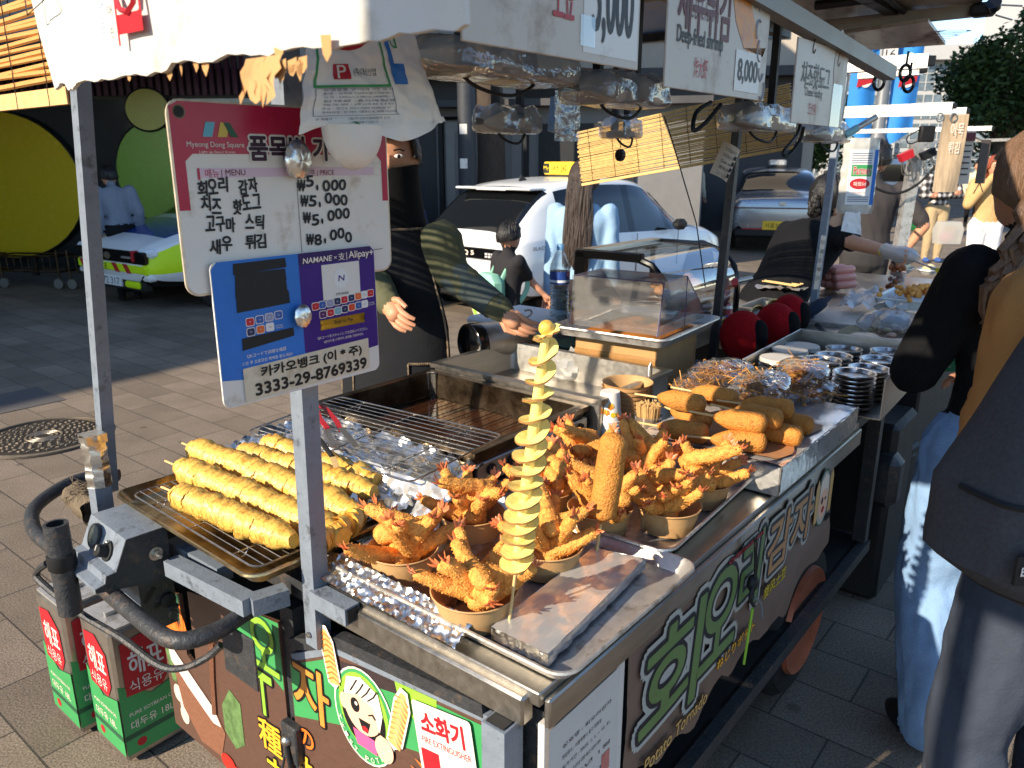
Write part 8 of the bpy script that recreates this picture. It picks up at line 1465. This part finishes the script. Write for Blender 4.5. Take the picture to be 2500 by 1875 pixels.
b = MB(); b.box((0, 0, 0), (.06, .008, .27), mat('brown_slip', (74, 62, 56), .4, 0, .3, 30)); b.tube([(-.0, 0, -.13), (-.03, 0, -.2)], .003, m_black); b.tube([(0, 0, -.13), (.03, 0, -.19)], .003, m_black); o = b.build('hanging_tag', X=WF(aty(2400, 395, 5.2))); tag(o, 'dark brown hanging tag beside the red-haired woman', 'tag')
for (px, py), mt, lab, Y in (((2212, 382), m_red, 'red bulldog clip hanging on the slanting frame', 5.3), ((2266, 378), m_black, 'black bulldog clip hanging on the slanting frame', 5.3)):
    b = MB(); b.prism([(-.045, .03), (.045, .03), (.04, -.02), (-.04, -.02)], .05, mt, RX(90) @ T(0, 0, -.025)); b.v = b.v
    for s in (-1, 1): b.tube(cat_rom([(-.03, .01 * s, -.02), (-.045, .02 * s, -.1), (0, .022 * s, -.125), (.02, .018 * s, -.08), (.01, .01 * s, -.02)], 5), .004, m_steel, n=6)
    o = b.build('bulldog_clip', X=WF(aty(px, py, Y)) @ RY(-25)); tag(o, lab, 'clip')
b = MB(); b.box((0, 0, 0), (.09, .05, .1), m_black, b=.008); b.tube(cat_rom([(-.04, 0, .03), (-.12, 0, -.02), (-.1, 0, -.06), (-.04, 0, -.04)], 5), .004, m_black); o = b.build('adapter', X=WF(aty(2262, 327, 5.2))); tag(o, 'black power adapter tied to the lower market frame', 'adapter')
b = MB(); b.tube(cat_rom([aty(x, y, 5.3) for x, y in ((2105, 430), (2140, 460), (2190, 472), (2240, 450), (2285, 405))], 8), .009, m_black); o = b.build('power_cable', X=Matrix.Identity(4)); tag(o, 'sagging black cable between the lamp post and the hanging menus', 'cable')
for k, (px, py, lab) in enumerate(((2146, 200, 'black strap loop on the roof beam end'), (2210, 178, 'black ring bulb holder under the nearest frame, upper'), (2218, 205, 'black ring bulb holder under the nearest frame, lower'))):
    b = MB(); b.tube([(.018 * math.cos(a * .4), 0, .026 * math.sin(a * .4)) for a in range(16)], .006, m_blackg, closed=True, n=8); b.tube([(0, 0, .026), (.002, 0, .07)], .004, m_black); o = b.build('cable_ring', X=WF(aty(px, py, 2.9))); tag(o, lab, 'ring')
p = aty(2068, 95, 2.6); r_ = thing('light_bulb', 'clear glass bulb hanging under the awning bar', 'bulb', WF(p)); b = MB(); b.lathe([(.001, -.045), (.016, -.04), (.026, -.02), (.022, .0), (.012, .02), (.01, .03)], m_pet, 20); b.build('glass', r_); b = MB(); b.lathe([(.012, .02), (.012, .045), (.004, .05)], m_steeld, 14); b.build('socket', r_)
b = MB(); A, B_ = aty(2063, 330, 3.0), aty(2140, 285, 3.0); b.tube([A, A.lerp(B_, .4)], .014, mat('aqua_tape', (150, 206, 214), .4, 0, .05), n=10); b.tube([A.lerp(B_, .4), B_], .011, m_steel2, n=10); o = b.build('tube_strut', X=Matrix.Identity(4)); tag(o, 'slanted strut with pale aqua tape above the labelled glove bag', 'strut')
